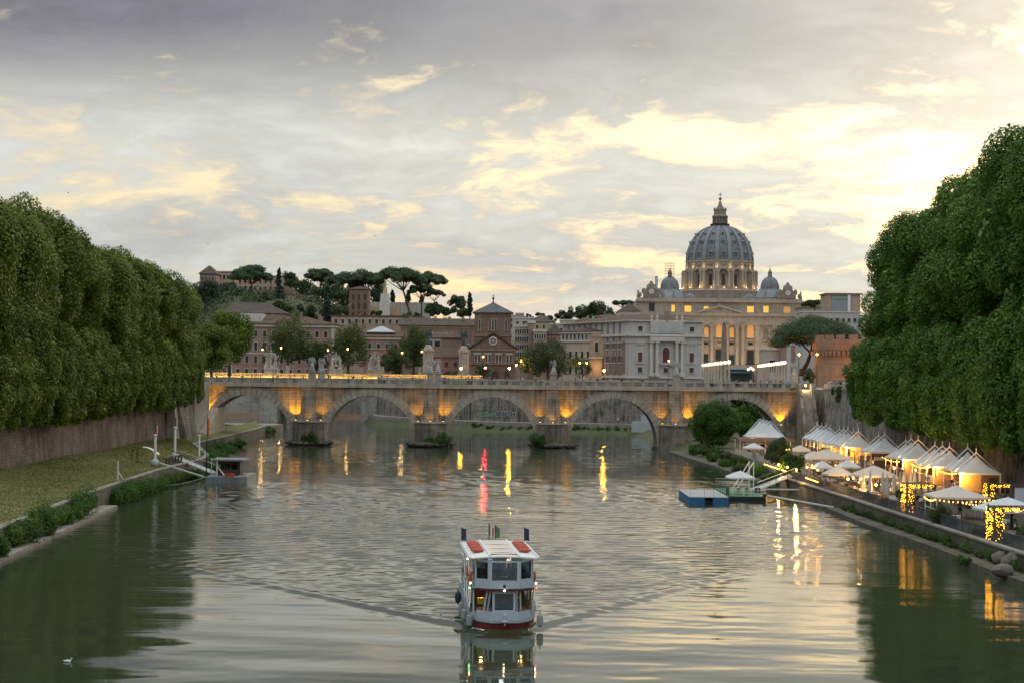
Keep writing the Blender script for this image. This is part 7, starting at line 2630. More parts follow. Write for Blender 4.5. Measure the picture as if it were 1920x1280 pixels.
for i, (u, v) in enumerate(lamp_spots):
 z = 3.4 if i not in (2, 3, 4) else 2.9
 p = at8(u, v, z)
 o = thing('terrace_lamp', 'warm globe lamp on a thin pole ' + nm8[i], 'lamp', (p.x, p.y, ZQ + .008), 'globe lamps on the terrace')
 MB().tube((p.x, p.y, ZQ + .008), (p.x, p.y, z - .1), .025, None, 6).build('pole', IRON, o)
 MB().ball((p.x, p.y, z), .13, 8, 6).build('globe', GLOBE, o, True)
 if i in (0, 2, 4, 6, 7, 9, 10, 12, 13):
  lamp_point('globe_light', (p.x, p.y, z - .35), 520, (1, .55, .16), .15, o)


# ---- hedge boxes wrapped in fairy lights
def light_hedge(label, x0, x1, y0, y1, h_, nl):
 zb = ZQ + .17
 o = thing('lit_hedge', label, 'hedge', ((x0 + x1) / 2, (y0 + y1) / 2, zb), 'ivy screens wrapped in fairy lights')
 fr = MB()
 for x in (x0, x1):
  for y in (y0, y1):
   MB().bar((x, y, zb), (x, y, zb + h_), .12, .12).build('frame_post', WOOD, o)
 for x in (x0, x1):
  MB().bar((x, y0, zb + h_), (x, y1, zb + h_), .12, .12).build('frame_beam', WOOD, o)
 for y in (y0, y1):
  MB().bar((x0, y, zb + h_ - .003), (x1, y, zb + h_ - .003), .12, .12).build('frame_beam', WOOD, o)
 cl = []
 for k in range(90):
  s = lr.integers(0, 4)
  f = lr.random()
  z = zb + lr.uniform(.1, 1) * h_
  if s == 0:
   cl.append((x0, y0 + (y1 - y0) * f, z, .12, .3, .3))
  elif s == 1:
   cl.append((x0 + (x1 - x0) * f * .25, y0, z, .3, .12, .3))
  elif s == 2:
   cl.append((x0 + (x1 - x0) * f, y0, zb + h_ - .15, .3, .14, .16))
  else:
   cl.append((x0 + (x1 - x0) * (1 - f * .35), y0 + .5, zb + .3 + lr.random() * h_ * .5, .35, .2, .3))
 crown_obj(cl, 60, .10, BUSHL, o, 'ivy')
 mb = MB()
 for k in range(nl):
  s = lr.integers(0, 4)
  f = lr.random()
  z = zb + lr.random() * h_
  if s < 2:
   p = (x0 - .16, y0 + (y1 - y0) * f, z)
  elif s == 2:
   p = (x0 + (x1 - x0) * .22 * f, y0 - .17, z)
  else:
   p = (x0 + (x1 - x0) * f, y0 - .17, zb + h_ - .3 * lr.random())
  mb.ball(p, .026, 4, 3)
 l_ = mb.build('fairy_lights', BULBS, o)
 l_['kind'] = 'stuff'
 return o


q = G(1700, 963, ZQ)
light_hedge('ivy box screen glowing with fairy lights left of the pergola', q.x + .1, q.x + 2.7, q.y, q.y + 2.6, 2.75, 240)
q = G(1863, 1017, ZQ)
light_hedge('ivy box screen glowing with fairy lights at the near right corner', q.x + .1, q.x + 3.4, q.y, q.y + 2.2, 2.7, 260)
q = G(1866, 985, ZQ)
light_hedge('far ivy screen with fairy lights behind the framed board', 47.0, 49.0, 178, 180, 2.9, 140)
p = at8(1830, 520, 4.1)
parasol(p.x, p.y, 4.6, 4.1, 'pale parasol behind the near lit ivy screen', CANVAS, 1.0, .1)
o = thing('framed_board', 'dark wooden framed glass board standing above the near parasol', 'board', (p.x + 1.2, p.y + 1.5, ZQ))
x, y = p.x + 1.1, p.y + 2.9
for dx_ in (0, 1.6):
 MB().bar((x + dx_, y, ZQ), (x + dx_, y, 5.9), .22, .22).build('frame_post', WOODD, o)
MB().bar((x, y, 5.9), (x + 1.6, y, 5.9), .24, .24).build('frame_rail', WOODD, o)
MB().bar((x + .12, y, 4.2), (x + 1.48, y, 4.2), .2, .2).build('frame_rail', WOODD, o)
MB().box(x + .25, x + 1.35, y - .03, y + .03, 4.32, 5.75).build('pane', GREYM, o)
# ---- railing on the quay edge
rl = thing('quay_railing', 'long dark metal railing along the edge of the riverside terrace', 'railing', (KR(180) + .8, 180, ZQ))
pm_ = MB()
pm_.box(-.03, .03, -1.0, -.94, 0, 1.12)
pm_.box(-.025, .025, -.939, .999, 1.06, 1.11)
pm_.box(-.025, .025, -.939, .999, .12, .16)
for k in range(13):
 y = -.88 + k * .15
 pm_.bar((0, y, .16), (0, y + .07, 1.06), .022, .022)
locs = []
y = 113.0
while y < 241:
 if not (213 < y < 219):
  locs.append((KR(y) + .85, y, ZQ + .175 - .17, math.atan(.0307)))
 y += 2.0
part_copies(pm_, 'railing_panel', STEELB, rl, locs)
rl = thing('quay_railing', 'grey railing in front of the brown shelter by the bank tree', 'railing', (38.5, 290, ZQ))
part_copies(pm_, 'railing_panel', GREYM, rl, [(ed(y) + .5, y, ZQ + .01, math.atan(.0307)) for y in np.arange(246, 312, 2.0)])
# ---- tables, chairs, diners
tb0 = make_local('dining_table', 't', 'table')
MB().lathe([(.45, .72), (.47, .74), (.47, .77), (.45, .78)], 16).build('table_top', WHITEP, tb0, True)
MB().lathe([(.46, .45), (.475, .72)], 16).build('tablecloth_skirt', CANVAS, tb0, True)
MB().tube((0, 0, 0), (0, 0, .72), .05).build('leg', IRON, tb0)
MB().box(-.25, .25, -.25, .25, .002, .04).build('foot', IRON, tb0)
ch0 = make_local('dining_chair', 'c', 'chair')
MB().box(-.21, .21, -.21, .21, .43, .47).build('seat', WOOD, ch0)
MB().box(-.21, .21, .19, .22, .55, .92).build('backrest', WOOD, ch0)
for sx in (-1, 1):
 MB().bar((sx * .19, -.19, 0), (sx * .19, -.19, .43), .035, .035).build('leg', WOOD, ch0)
 MB().bar((sx * .19, .19, 0), (sx * .19, .205, .92), .035, .035).build('leg', WOOD, ch0)
tabs = []
rt = random.Random(9)
for (y0, y1, n) in ((146, 170, 8), (182, 192, 5), (190, 208, 11), (208, 236, 15), (246, 300, 16)):
 tries = 0
 while n and tries < 400:
  tries += 1
  y = rt.uniform(y0, y1)
  xb = (KR(y) + 2.6) if y < 243 else ed(y) + 2.0
  x = xb + rt.random() ** 1.4 * (8.5 if y > 195 else 10.5)
  if all((x - a) ** 2 + (y - b) ** 2 > 2.9 ** 2 for a, b in tabs) and not (168 < y < 182 and 38 < x < 46):
   tabs.append((x, y))
   n -= 1
tabs.sort(key=lambda t_: t_[1])
first_t = first_c = True
NSEAT = 0
for i, (x, y) in enumerate(tabs):
 o = tb0 if first_t else copy_tree(tb0)
 first_t = False
 o.location = (x, y, ZQ + .009)
 zn = 'by the pergola' if y < 175 else 'by the folded parasols' if y < 209 else 'below the double parasol' if y < 240 else 'by the dark tree'
 tag(o, 'round white-topped table %s' % zn, 'table', 'terrace tables ' + zn)
 for k in range(3 if i % 2 else 2):
  a = rt.uniform(0, 6.28) if k == 0 else a + 2 * PI / (3 if i % 2 else 2) + rt.uniform(-.2, .2)
  cx, cy = x + .78 * math.cos(a), y + .78 * math.sin(a)
  c = ch0 if first_c else copy_tree(ch0)
  first_c = False
  c.location = (cx, cy, ZQ + .009)
  c.rotation_euler = (0, 0, a - PI / 2)
  tag(c, 'plain wooden chair at a table %s' % zn, 'chair', 'terrace chairs ' + zn)
  if rt.random() < .5:
   j = rt.randrange(len(SIT))
   person('sit', j, (cx, cy, ZQ + .009 - .02), a - PI / 2, 'person in a %s top seated at a table %s' % (TOPSIT[j], zn), 'diners in %s %s' % (TOPSIT[j], zn), .98)
# people walking between the stalls
for i in range(16):
 y = rt.uniform(205, 330)
 x = rt.uniform(50, 52.3)
 j = rt.randrange(7)
 person('stand', j, (x, y, ZQ + .009), rt.uniform(0, 6.28), 'person in a %s top standing by the market stalls' % TOPS[j], 'people by the stalls in %s' % TOPS[j])
for i in range(14):
 j = rt.randrange(7)
 person('stand', j, (rt.uniform(38.8, 46.5), rt.uniform(303.5, 311), ZQ + .009), rt.uniform(-.6, .6), 'person in a %s top standing inside the brown shelter' % TOPS[j], 'guests in the brown shelter in %s' % TOPS[j])
for j, (x, y) in enumerate(((pc.x + .6, pc.y + 1.0), (pc.x + 3.2, pc.y - 2.2), (pc.x + 3.9, pc.y - 2.6))):
 person('stand', (5, 0, 1)[j], (x, y, ZQ + .009), rt.uniform(0, 6), ('person in a grey top under the bulb-lit pergola', 'person in a white top just right of the pergola', 'person in black clothes just right of the pergola')[j], None)
leafy_tree('potted_olive', 'small olive tree with airy crown in front of the pergola', 1762, 948, 985, 44, 166, OLIVE, 26, 150, .13, ZQ + .01, None, 1.0, .22)
for i, (u, v, lb) in enumerate(((1230, 475, 'leafy potted bush left of the first lit ivy screen'), (1150, 280, 'tall green bush before the dark bar stall'), (650, 270, 'green bush between the double parasol and the diners'), (1700, 420, 'dark bush at the right end of the nearest stall'), (560, 330, 'bush below the gangway head'))):
 p = at8(u, v, ZQ)
 bush('potted_bush', lb, p.x, p.y, ZQ, .9, .9, 1.5 if i != 1 else 2.3, [BUSHL, HOLM][i % 2], 10, 150, .15, 'bushes on the terrace')
for i in range(14):
 y = 124 + i * 8.3 + rt.uniform(-1, 1)
 if 166 < y < 184:
  continue
 bush('planter_bush', '%s clipped bush from the near end just inside the terrace railing' % ORD[i], KR(y) + 1.7, y, ZQ, .5, 2.2, rt.uniform(.7, 1.3), [HOLM, BUSHL, OLIVE][i % 3], 12, 90, .13, 'bushes inside the terrace railing')
# boulders at the near corner
for i, (px, py, r_) in enumerate(((1886, 1048, .95), (1908, 1056, 1.1), (1880, 1068, .7)  )):
 p = G(px, py + 8, .4)
 mb = MB().ball((p.x, p.y, .38 + r_ * .45), r_, 10, 7, (1.2, 1.0, .72))
 mb.v = [(a + random.uniform(-.12, .12) * r_, b + random.uniform(-.12, .12) * r_, c + random.uniform(-.1, .1) * r_) for a, b, c in mb.v]
 tag(mb.build('boulder', M('boulder_stone', (.16, .14, .12), .9, .35, .8, .08, 3), None, True), ('pale rounded boulder, leftmost at the end of the right ledge', 'big boulder beside the leftmost one at the ledge end', 'small low boulder at the water by the ledge end', 'flat boulder at the right frame edge by the water', 'largest boulder at the right frame edge')[i], 'boulder', 'boulders at the end of the right ledge')
# ---- floating landing: blue raft, green pontoon, gangway
bp = [G(1296, 945, 0), G(1359, 941, 0), G(1331, 920, .6), G(1270, 922, .6)]
o = thing('blue_raft', 'flat grey-decked blue floating raft moored beside the green landing', 'raft', (bp[0].x, bp[0].y, 0))
ax, ay, bx_, by_ = 20.9, 211.5, 25.4, 225.5
MB().box(ax, ax + 1.75, ay, by_, -.3, .82).build('float', BLUEP, o)
MB().box(ax + 2.7, bx_, ay, by_, -.3, .82).build('float', BLUEP, o)
MB().box(ax + 1.753, ax + 2.697, ay + .5, by_ - .1, -.1, .5).build('centre_float', IRON, o)
nd = 9
for k in range(nd):
 y0, y1 = ay + (by_ - ay) * k / nd + .02, ay + (by_ - ay) * (k + 1) / nd - .02
 MB().box(ax - .05, bx_ + .05, y0, y1, .823, .90).build('deck_board', DECK, o)
for x in (ax + .05, ax + 1.7, ax + 2.8, bx_ - .05):
 MB().tube((x, ay + .06, .9), (x, ay + .06, 1.9), .02, None, 4).build('stanchion', IRON, o)
o = thing('green_landing', 'green floating landing stage with white rails and parasol', 'landing', (28.5, 224, 0))
gx0, gx1, gy0, gy1 = 26.2, 30.6, 217.5, 233
MB().box(gx0, gx1, gy0, gy1, -.3, .55).build('hull', IRON, o)
MB().box(gx0 + .02, gx1 - .02, gy0 + .02, gy1 - .02, .553, .62).build('deck', GREENP, o)
for k in range(6):
 x = gx0 + .1 + (gx1 - gx0 - .2) * k / 5
 MB().tube((x, gy0 + .1, .62), (x, gy0 + .1, 1.65), .035, None, 6).build('rail_post', WHITEM, o)
for z in (1.0, 1.32, 1.65):
 MB().bar((gx0 + .1, gy0 + .1, z), (gx1 - .1, gy0 + .1, z), .045, .045).build('rail', WHITEM, o)
 MB().bar((gx0 + .1, gy0 + .12, z), (gx0 + .1, gy1 - .1, z), .045, .045).build('rail', STEELB, o)
 MB().bar((gx0 + .1, gy1 - .1, z + .2), (gx1, gy1 - .1, z + .2), .045, .045).build('rail', WHITEM, o)
for k in range(9):
 y = gy0 + .3 + (gy1 - gy0 - .5) * k / 8
 MB().tube((gx0 + .1, y, .62), (gx0 + .1, y, 1.65), .03, None, 6).build('rail_post', STEELB, o)
MB().box(gx0 + .12, gx0 + .16, gy0 + .2, gy0 + 4.5, .65, 1.55).build('green_screen', GREENP, o)
for sx in (-1, 1):
 MB().bar((gx1 - .5 + sx * .28, gy1 - 6, .62), (gx1 - .5 + sx * .28, gy1 - 6, 4.4), .12, .12).build('lifting_mast', WHITEM, o)
 MB().bar((gx1 - .5 + sx * .28, gy1 - 6, 4.3), (gx0 + 1.3 + sx * .28, gy1 - 8.6, .7), .08, .1).build('mast_stay', WHITEM, o)
p = W(1388, 898, 222)
parasol(p.x, 222, 3.3, 2.7, 'small square pale parasol on the green landing', CANVAS, .75, .0, None, .62)
for k in range(2):
 q_ = copy_tree(ch0)
 q_.location = (gx0 + 1.2 + k * 1.1, gy0 + 2.2, .62)
 tag(q_, 'chair on the green landing deck', 'chair', 'chairs on the green landing')
a, b = W(1424, 912, 226), G(1494, 888, 2.2)
a = Vector((30.2, 227, .75))
b = Vector((KR(236) + 1.4, 240, ZQ + .55))
o = thing('gangway', 'sloping metal gangway from the green landing up to the terrace', 'gangway', a)
MB().bar(a, b, 1.3, .12).build('walkway', GREYM, o)
dd = (b - a).normalized()
sd_ = dd.cross(Vector((0, 0, 1))).normalized()
for s_ in (-1, 1):
 MB().bar(a + sd_ * s_ * .68 + Vector((0, 0, 1.0)), b + sd_ * s_ * .68 + Vector((0, 0, 1.0)), .06, .06).build('hand_rail', GREENP if s_ < 0 else WHITEM, o)
 MB().bar(a + sd_ * s_ * .68 + Vector((0, 0, .5)), b + sd_ * s_ * .68 + Vector((0, 0, .5)), .04, .04).build('middle_rail', GREENP, o)
 for k in range(8):
  q = a.lerp(b, k / 7) + sd_ * s_ * .68
  MB().tube(q, q + Vector((0, 0, 1.0)), .025, None, 4).build('baluster', GREENP, o)
o = thing('mooring_beam', 'long white mooring beam from the landing to the right ledge, nearer one', 'beam', (30.6, 219, .7))
MB().bar((30.6, 217.8, .75), (36.2, 203.5, .45), .16, .16).build('beam', WHITEM, o)
MB().box(30.3, 30.9, 217.4, 218.2, .63, .9).build('bracket', IRON, o)
o = thing('mooring_beam', 'shorter white mooring beam behind the nearer one at the landing', 'beam', (30.6, 224, .9))
MB().bar((30.6, 225, 1.05), (35.4, 222.5, 1.2), .14, .14).build('beam', WHITEM, o)
MB().box(30.3, 30.9, 224.6, 225.4, .63, 1.2).build('bracket', IRON, o)
o = thing('gangway_ramp', 'concrete ramp with railing dropping from the terrace corner', 'ramp', (37, 240, 1))
MB().bar((36.9, 262, 2.2), (36.3, 238, 1.35), .35, .3).build('kerb_beam', CONC, o)
MB().bar((37.2, 262, 3.2), (36.6, 238, 2.3), .05, .06).build('hand_rail', STEELB, o)
for k in range(9):
 f = k / 8
 MB().tube((37.2 - .6 * f, 262 - 24 * f, 2.2 - .85 * f), (37.2 - .6 * f, 262 - 24 * f, 3.2 - .9 * f), .025, None, 4).build('baluster', STEELB, o)
# storage box and walkers on the far quay
o = thing('site_box', 'pale grey metal container on the far quay behind the fourth arch', 'container', (W(1205, 790, 452).x, 452, 1.5))
x = W(1205, 790, 452).x
MB().box(x - 2.7, x + 2.7, 451, 454, .8, 3.4).build('body', GREYM, o)
MB().box(x - .3, x + 1.9, 451.4, 453.6, 3.403, 5.0).build('upper_box', GREYM, o)
for j in range(2):
 q = G(1162 + j * 4, 796, 2.5)
 person('stand', (0, 1)[j], (q.x, FQ[2][1] + 1.6, 2.503), .3 + j, ('person in white walking on the far quay', 'person in black walking on the far quay')[j], None)
# ================================================================== LEFT BANK FURNITURE
def mast(label, px, D, h_, r_, mat, ball=True, flag=None):
 x = W(px, 800, D).x
 f = (abs(x) - abs(KL(D))) / (61.8 - abs(KL(D)))
 z = 2.0 + .9 * max(0, f)
 o = thing('mooring_mast', label, 'mast', (x, D, z), 'white mooring masts on the left bank')
 MB().tube((x, D, z), (x, D, z + h_), r_, r_ * .9, 10).build('mast', mat, o, True)
 MB().lathe([(r_ * 1.5, h_), (r_ * 1.5, h_ + .12), (.05, h_ + .2)], 10, (x, D, z)).build('cap', mat, o)
 if ball:
  MB().ball((x, D - .1, z + .42), .62, 12, 8).build('ball_foot', GREYM, o, True)
 if flag:
  MB().tube((x, D, z + h_ + .2), (x - .05, D, z + h_ + 1.6), .03, None, 5).build('flag_pole', IRON, o)
  for k, c in enumerate(('green', 'white', 'red')):
   MB().box(x + .02 + k * .16, x + .17 + k * .16, D - .02, D + .02, z + h_ + .35 - k * .1, z + h_ + 1.45 - k * .12).build('flag_band', CLOTH[c], o)
 return o


mast('white mast with ball foot and flag, nearest of the left bank masts', 291.5, 243, 4.1, .19, WHITEM, True, True)
mast('white mast with tricolour flag behind the gangway', 328.6, 262, 4.5, .18, WHITEM, True, True)
mast('plain white mast nearest the bridge on the left bank', 374, 273, 3.1, .16, WHITEM, False, False)
x = W(221, 880, 211).x
o = thing('bollard_post', 'short white braced post standing alone on the lawn edge', 'post', (x, 211, 2.15))
MB().tube((x, 211, 2.0), (x, 211, 4.4), .09, .08, 8).build('post', WHITEM, o)
MB().tube((x, 211, 3.2), (x + .9, 210.6, 2.0), .05, None, 6).build('brace', WHITEM, o)
MB().box(x - .3, x + .3, 210.7, 211.3, 1.95, 2.2).build('foot', CONC, o)
# pontoon house
o = thing('pontoon_house', 'small dark cabin on a grey pontoon moored at the left bank', 'houseboat', (-38.5, 245, 0))
MB().prism([(-40.6, 241.8), (-36.1, 241.8), (-35.3, 243), (-35.3, 252), (-40.6, 252)], -.3, .85).build('hull', GREYD, o)
MB().box(-40.5, -35.4, 243.0, 251.9, .853, .92).build('deck', DECK, o)
x0, x1, y0, y1 = -39.6, -36.6, 243.8, 248.5
MB().box(x0, x1, y1 - .1, y1, .923, 2.9).build('back_wall', WOODD, o)
MB().box(x1 - .1, x1, y0 + 1.5, y1 - .11, .923, 2.9).build('side_wall', WOODD, o)
MB().box(x0, x1, y0, y0 + .08, .923, 1.75).build('front_counter', WOODD, o)
MB().box(x0, x1, y0, y0 + .08, 2.5, 2.9).build('front_fascia', WOODD, o)
for x in (x0 + .06, x0 + 1.1, x0 + 2.0, x1 - .06):
 MB().box(x - .06, x + .06, y0 + .1, y0 + .2, .923, 2.9).build('post', WOODD, o)
MB().box(x0 - .5, x1 + .75, y0 - .5, y1 + .5, 2.903, 3.12).build('roof', GREYD, o)
MB().tube((x0 + .2, y0 - .3, .92), (x0 + .2, y0 - .3, 3.4), .1, None, 8).build('white_post', WHITEM, o)
for k in range(3):
 z = 1.2 + k * .3
 MB().bar((-36.0, 243.2, z), (-35.4, 251.8, z), .05, .05).build('side_rail', STEELB, o)
for k in range(7):
 y = 243.2 + k * 1.43
 MB().tube((-36.0 + k * .1, y, .92), (-36.0 + k * .1, y, 1.85), .03, None, 5).build('rail_post', IRON, o)
MB().box(-38.2, -37.0, 242.3, 243.0, .853, 1.3).build('red_locker', REDV, o)
person('stand', 1, (-38.2, 246, .923), .3, 'person in black standing inside the pontoon cabin')
# flag pole with orange ring beside
o = thing('flag_pole', 'tall thin pole with furled orange flag beside the pontoon cabin', 'pole', (-41.2, 246, 0))
MB().tube((-41.2, 246, -.2), (-41.2, 246, 9.0), .07, .05, 6).build('pole', IRON, o)
fl = MB()
for k in range(6):
 fl.ball((-41.05 + .05 * (k % 2), 246, 8.3 - k * .38), .26, 7, 5, (.8, .5, 1.2))
obj_from(remeshed(fl, .07, 'furled_flag', [ORANGE]), 'furled_flag', o, (41.2, -246, 0))
# gangway and mooring beam
a, b = Vector((-47.6, 258, 2.6)), Vector((-40.3, 247.5, 1.0))
o = thing('gangway', 'long grey gangway with dark rails from the left bank to the pontoon', 'gangway', a)
MB().bar(a, b, 1.2, .15).build('walkway', GREYM, o)
dd = (b - a).normalized()
sd_ = dd.cross(Vector((0, 0, 1))).normalized()
for s_ in (-1, 1):
 MB().bar(a + sd_ * s_ * .62 + Vector((0, 0, .95)), b + sd_ * s_ * .62 + Vector((0, 0, .95)), .07, .08).build('hand_rail', IRON if s_ > 0 else GREYM, o)
 for k in range(9):
  q = a.lerp(b, k / 8) + sd_ * s_ * .62
  MB().tube(q, q + Vector((0, 0, .95)), .025, None, 4).build('baluster', IRON, o)
o = thing('mooring_beam', 'long white diagonal beam from the first mast foot to the pontoon', 'beam', (-47, 243.4, 2.5))
MB().bar((-47.0, 243.4, 2.55), (-40.7, 242.6, .75), .16, .16).build('beam', WHITEM, o)
MB().box(-40.9, -40.5, 242.3, 242.9, .5, .95).build('bracket', IRON, o)
o = thing('lifting_frame', 'white triangular lifting frame at the pontoon edge', 'frame', (-40.2, 243, .9))
MB().bar((-40.3, 244.5, .92), (-40.3, 244.5, 3.2), .09, .09).build('upright', WHITEM, o)
for k in (0, .35):
 MB().bar((-40.3, 244.5 + k, 3.1), (-38.3, 242.9 + k, .95), .08, .08).build('stay', WHITEM, o)
# shelter with curved canopy, exercise bars, railings
x, y = W(283, 850, 250).x, 250
o = thing('curved_canopy', 'small curved white canopy on thin dark legs on the lawn', 'canopy', (x, y, 2.3))
mb = MB()
for k in range(8):
 a0, a1 = k / 8, (k + 1) / 8
 f = lambda s: (x - 1.1 + 2.2 * s, 4.35 - 1.0 * s * s)
 p, q = f(a0), f(a1)
 mb.raw([(p[0], y - .7, p[1]), (q[0], y - .7, q[1]), (q[0], y + .7, q[1]), (p[0], y + .7, p[1]), (p[0], y - .7, p[1] + .07), (q[0], y - .7, q[1] + .07), (q[0], y + .7, q[1] + .07), (p[0], y + .7, p[1] + .07)],
     [(3, 2, 1, 0), (4, 5, 6, 7), (0, 1, 5, 4), (2, 3, 7, 6), (1, 2, 6, 5), (0, 4, 7, 3)])
mb.build('canopy', WHITEM, o)
MB().bar((x - 1.1, y, 4.33), (x - 2.6, y, 3.9), .06, .06).build('arm', IRON, o)
for dx_ in (-2.6, -1.9):
 for dy in (-.6, .6):
  MB().tube((x + dx_, y + dy, 2.1), (x + dx_, y + dy, 4.0), .045, None, 5).build('leg', IRON, o)
rl = thing('bank_railing', 'short dark railing at the head of the left gangway', 'railing', (-48, 248, 2.1))
part_copies(pm_, 'railing_panel', IRON, rl, [(KL(y) - 1.2, y, 2.1, .05) for y in (245, 247, 249, 251, 253, 255)] + [(KL(245) - 2.2, 244.2, 2.1, PI / 2)])
o = thing('life_ring_stand', 'round grey life ring panel on the pale wall beside the left arch', 'life ring', W(373, 797, 360))
p = ORG[o.name]
mb = MB()
for k in range(16):
 a0, a1 = 2 * PI * k / 16, 2 * PI * (k + 1) / 16
 mb.tube((p.x + .75 * math.cos(a0), p.y, p.z + .75 * math.sin(a0)), (p.x + .75 * math.cos(a1), p.y, p.z + .75 * math.sin(a1)), .16, None, 6)
mb.build('ring', GREYM, o)
MB().tube((p.x, p.y + .1, 2.4), (p.x, p.y + .1, p.z), .06, None, 5).build('post', IRON, o)
# abutment return wall left of the first arch
o = thing('abutment_wall', 'pale plastered wall between brown embankment and left arch', 'wall', (-63, 360, 2))
MB().box(-66, -61.4, 352, BD0 - 1.2, 1.5, 12.4).build('wall_face', TRAV2, o)
MB().yz([(356, 2.3), (BD0 + 9, 2.3), (BD0 + 9, 7.5), (BD0, 7.5)], -61.39, -59.8).build('sloped_base', TRAV2, o)
# mooring rope, moored debris, duck, birds
o = MB()
pts = [Vector((-43.5, 228, .5)).lerp(Vector((-40.5, 242.5, .9)), f) - Vector((0, 0, .9 * f * (1 - f))) for f in np.linspace(0, 1, 9)]
o.path(pts, .03, 4)
tag(o.build('mooring_rope', GREYM), 'thin mooring rope sagging from the left bank to the pontoon', 'rope')
dk = MB()
dk.ball((0, 0, .10), .28, 12, 8, (1.5, .85, .62))
dk.tube((.30, 0, .14), (.42, 0, .42), .075, .055, 8)
dk.ball((.45, 0, .46), .085, 9, 6, (1.2, .9, .95))
dk.tube((.52, 0, .45), (.64, 0, .43), .035, .02, 6)
dk.tube((-.35, 0, .14), (-.58, 0, .24), .11, .03, 6)
for s_ in (-1, 1):
 dk.ball((-.05, s_ * .20, .17), .2, 8, 6, (1.5, .35, .6))
me = remeshed(dk, .025, 'goose', [WHITEM])
p = G(127, 1240, 0)
o = obj_from(me, 'white_duck', None, (p.x, p.y, -.01), 0, .42)
tag(o, 'small white duck swimming alone at the lower left', 'duck')
bd = MB()
bd.ball((0, 0, 0), .09, 8, 6, (2.2, .8, .8))
for s_ in (-1, 1):
 bd.raw([(.08, s_ * .05, .02), (-.10, s_ * .05, .02), (-.06, s_ * .45, .16), (.10, s_ * .40, .17), (.0, s_ * .85, .06), (.0, s_ * .05, .06), (.02, s_ * .42, .20)], [(0, 1, 2, 3), (3, 2, 4), (5, 6, 3, 0), (5, 1, 2, 6), (6, 2, 4), (6, 4, 3)])
me = remeshed(bd, .03, 'bird', [IRON])
for i, (px, py, D) in enumerate(((128, 362, 160), (390, 457, 190), (703, 443, 200), (1551, 421, 170))):
 p = W(px, py, D)
 o = obj_from(me, 'flying_bird', None, p, random.uniform(0, 3), .45)
 tag(o, ('tiny dark bird flying above the left plane trees', 'tiny dark bird flying in the left sky', 'tiny dark bird flying near the middle of the sky', 'tiny dark bird flying right of the dome')[i], 'bird', 'birds in the sky')
# ================================================================== THE TOUR BOAT (local: +x = bow, origin at the bow waterline)
bt = thing('tour_boat', 'pale blue two-deck river tour boat with red roof cushions heading this way', 'boat', (0, 0, 0))
L, BW = 17.0, 2.05


def hull_ring(z, inset=0.0, bow=0.0):
 """half-octagonal bow seen in the photo: flat stem with two slanted cheeks"""
 b = BW - inset
 return [(-L, -b * .92), (-2.4, -b), (-.95, -b * .80), (bow, -b * .42), (bow, b * .42), (-.95, b * .80), (-2.4, b), (-L, b * .92)]


MB().prism(hull_ring(0, .30, -.35), -.5, .34, hull_ring(0, .12, -.06)).build('hull_bottom', BOATR, bt)
MB().prism(hull_ring(0, .115, -.055), .343, .46, hull_ring(0, .09, -.03)).build('rubbing_strake', MAROON, bt)
MB().prism(hull_ring(0, .09, -.03), .463, .62, hull_ring(0, .06, 0)).build('hull_side', BOATP, bt)
# bulwark: a wall ring open inside


def wall_ring(mb, ring, z0, z1, th=.06, skip=()):
 n = len(ring)
 for i in range(n):
  if i in skip:
   continue
  a, b = Vector(ring[i]).to_3d(), Vector(ring[(i + 1) % n]).to_3d()
  d = (b - a).normalized()
  nn = Vector((-d.y, d.x, 0)) * th
  q = [a, b, b + nn, a + nn]
  mb.prism([(p.x, p.y) for p in q], z0, z1)
 return mb


for i in range(2, 5):
 wall_ring(MB(), hull_ring(0, .06, 0), .623, 1.12, .06, [j for j in range(8) if j != i]).build('bow_panel', BOATP, bt)
for i in (1, 5):
 wall_ring(MB(), hull_ring(0, .06, 0), .623, .80, .06, [j for j in range(8) if j != i]).build('cheek_kerb', BOATP, bt)
for i in (0, 6):
 wall_ring(MB(), hull_ring(0, .06, 0), .623, 1.25, .06, [j for j in range(8) if j != i]).build('side_panel', BOATP, bt)
MB().prism(hull_ring(0, .2, -.15), .60, .622).build('lower_deck', DECK, bt)
# anchor on the stem
an = MB().box(.005, .10, -.10, .10, .55, .98).box(.10, .16, -.22, .22, .50, .60).tube((.06, 0, .3), (.06, 0, .6), .06, None, 6)
obj_from(remeshed(an, .03, 'anchor', [GREYM]), 'anchor', bt)
# lower cabin front: framed windscreen, slanted posts
GLB = M_glass('boat_glass', (.46, .54, .62), .05, .12)
xf = -.75


def frame_rect(mb, x, y0, y1, z0, z1, t_=.10, th=.07):
 mb.box(x - th, x, y0, y0 + t_, z0, z1).box(x - th, x, y1 - t_, y1, z0, z1)
 mb.box(x - th, x, y0 + t_ + .001, y1 - t_ - .001, z1 - t_, z1).box(x - th, x, y0 + t_ + .001, y1 - t_ - .001, z0, z0 + t_)
 return mb


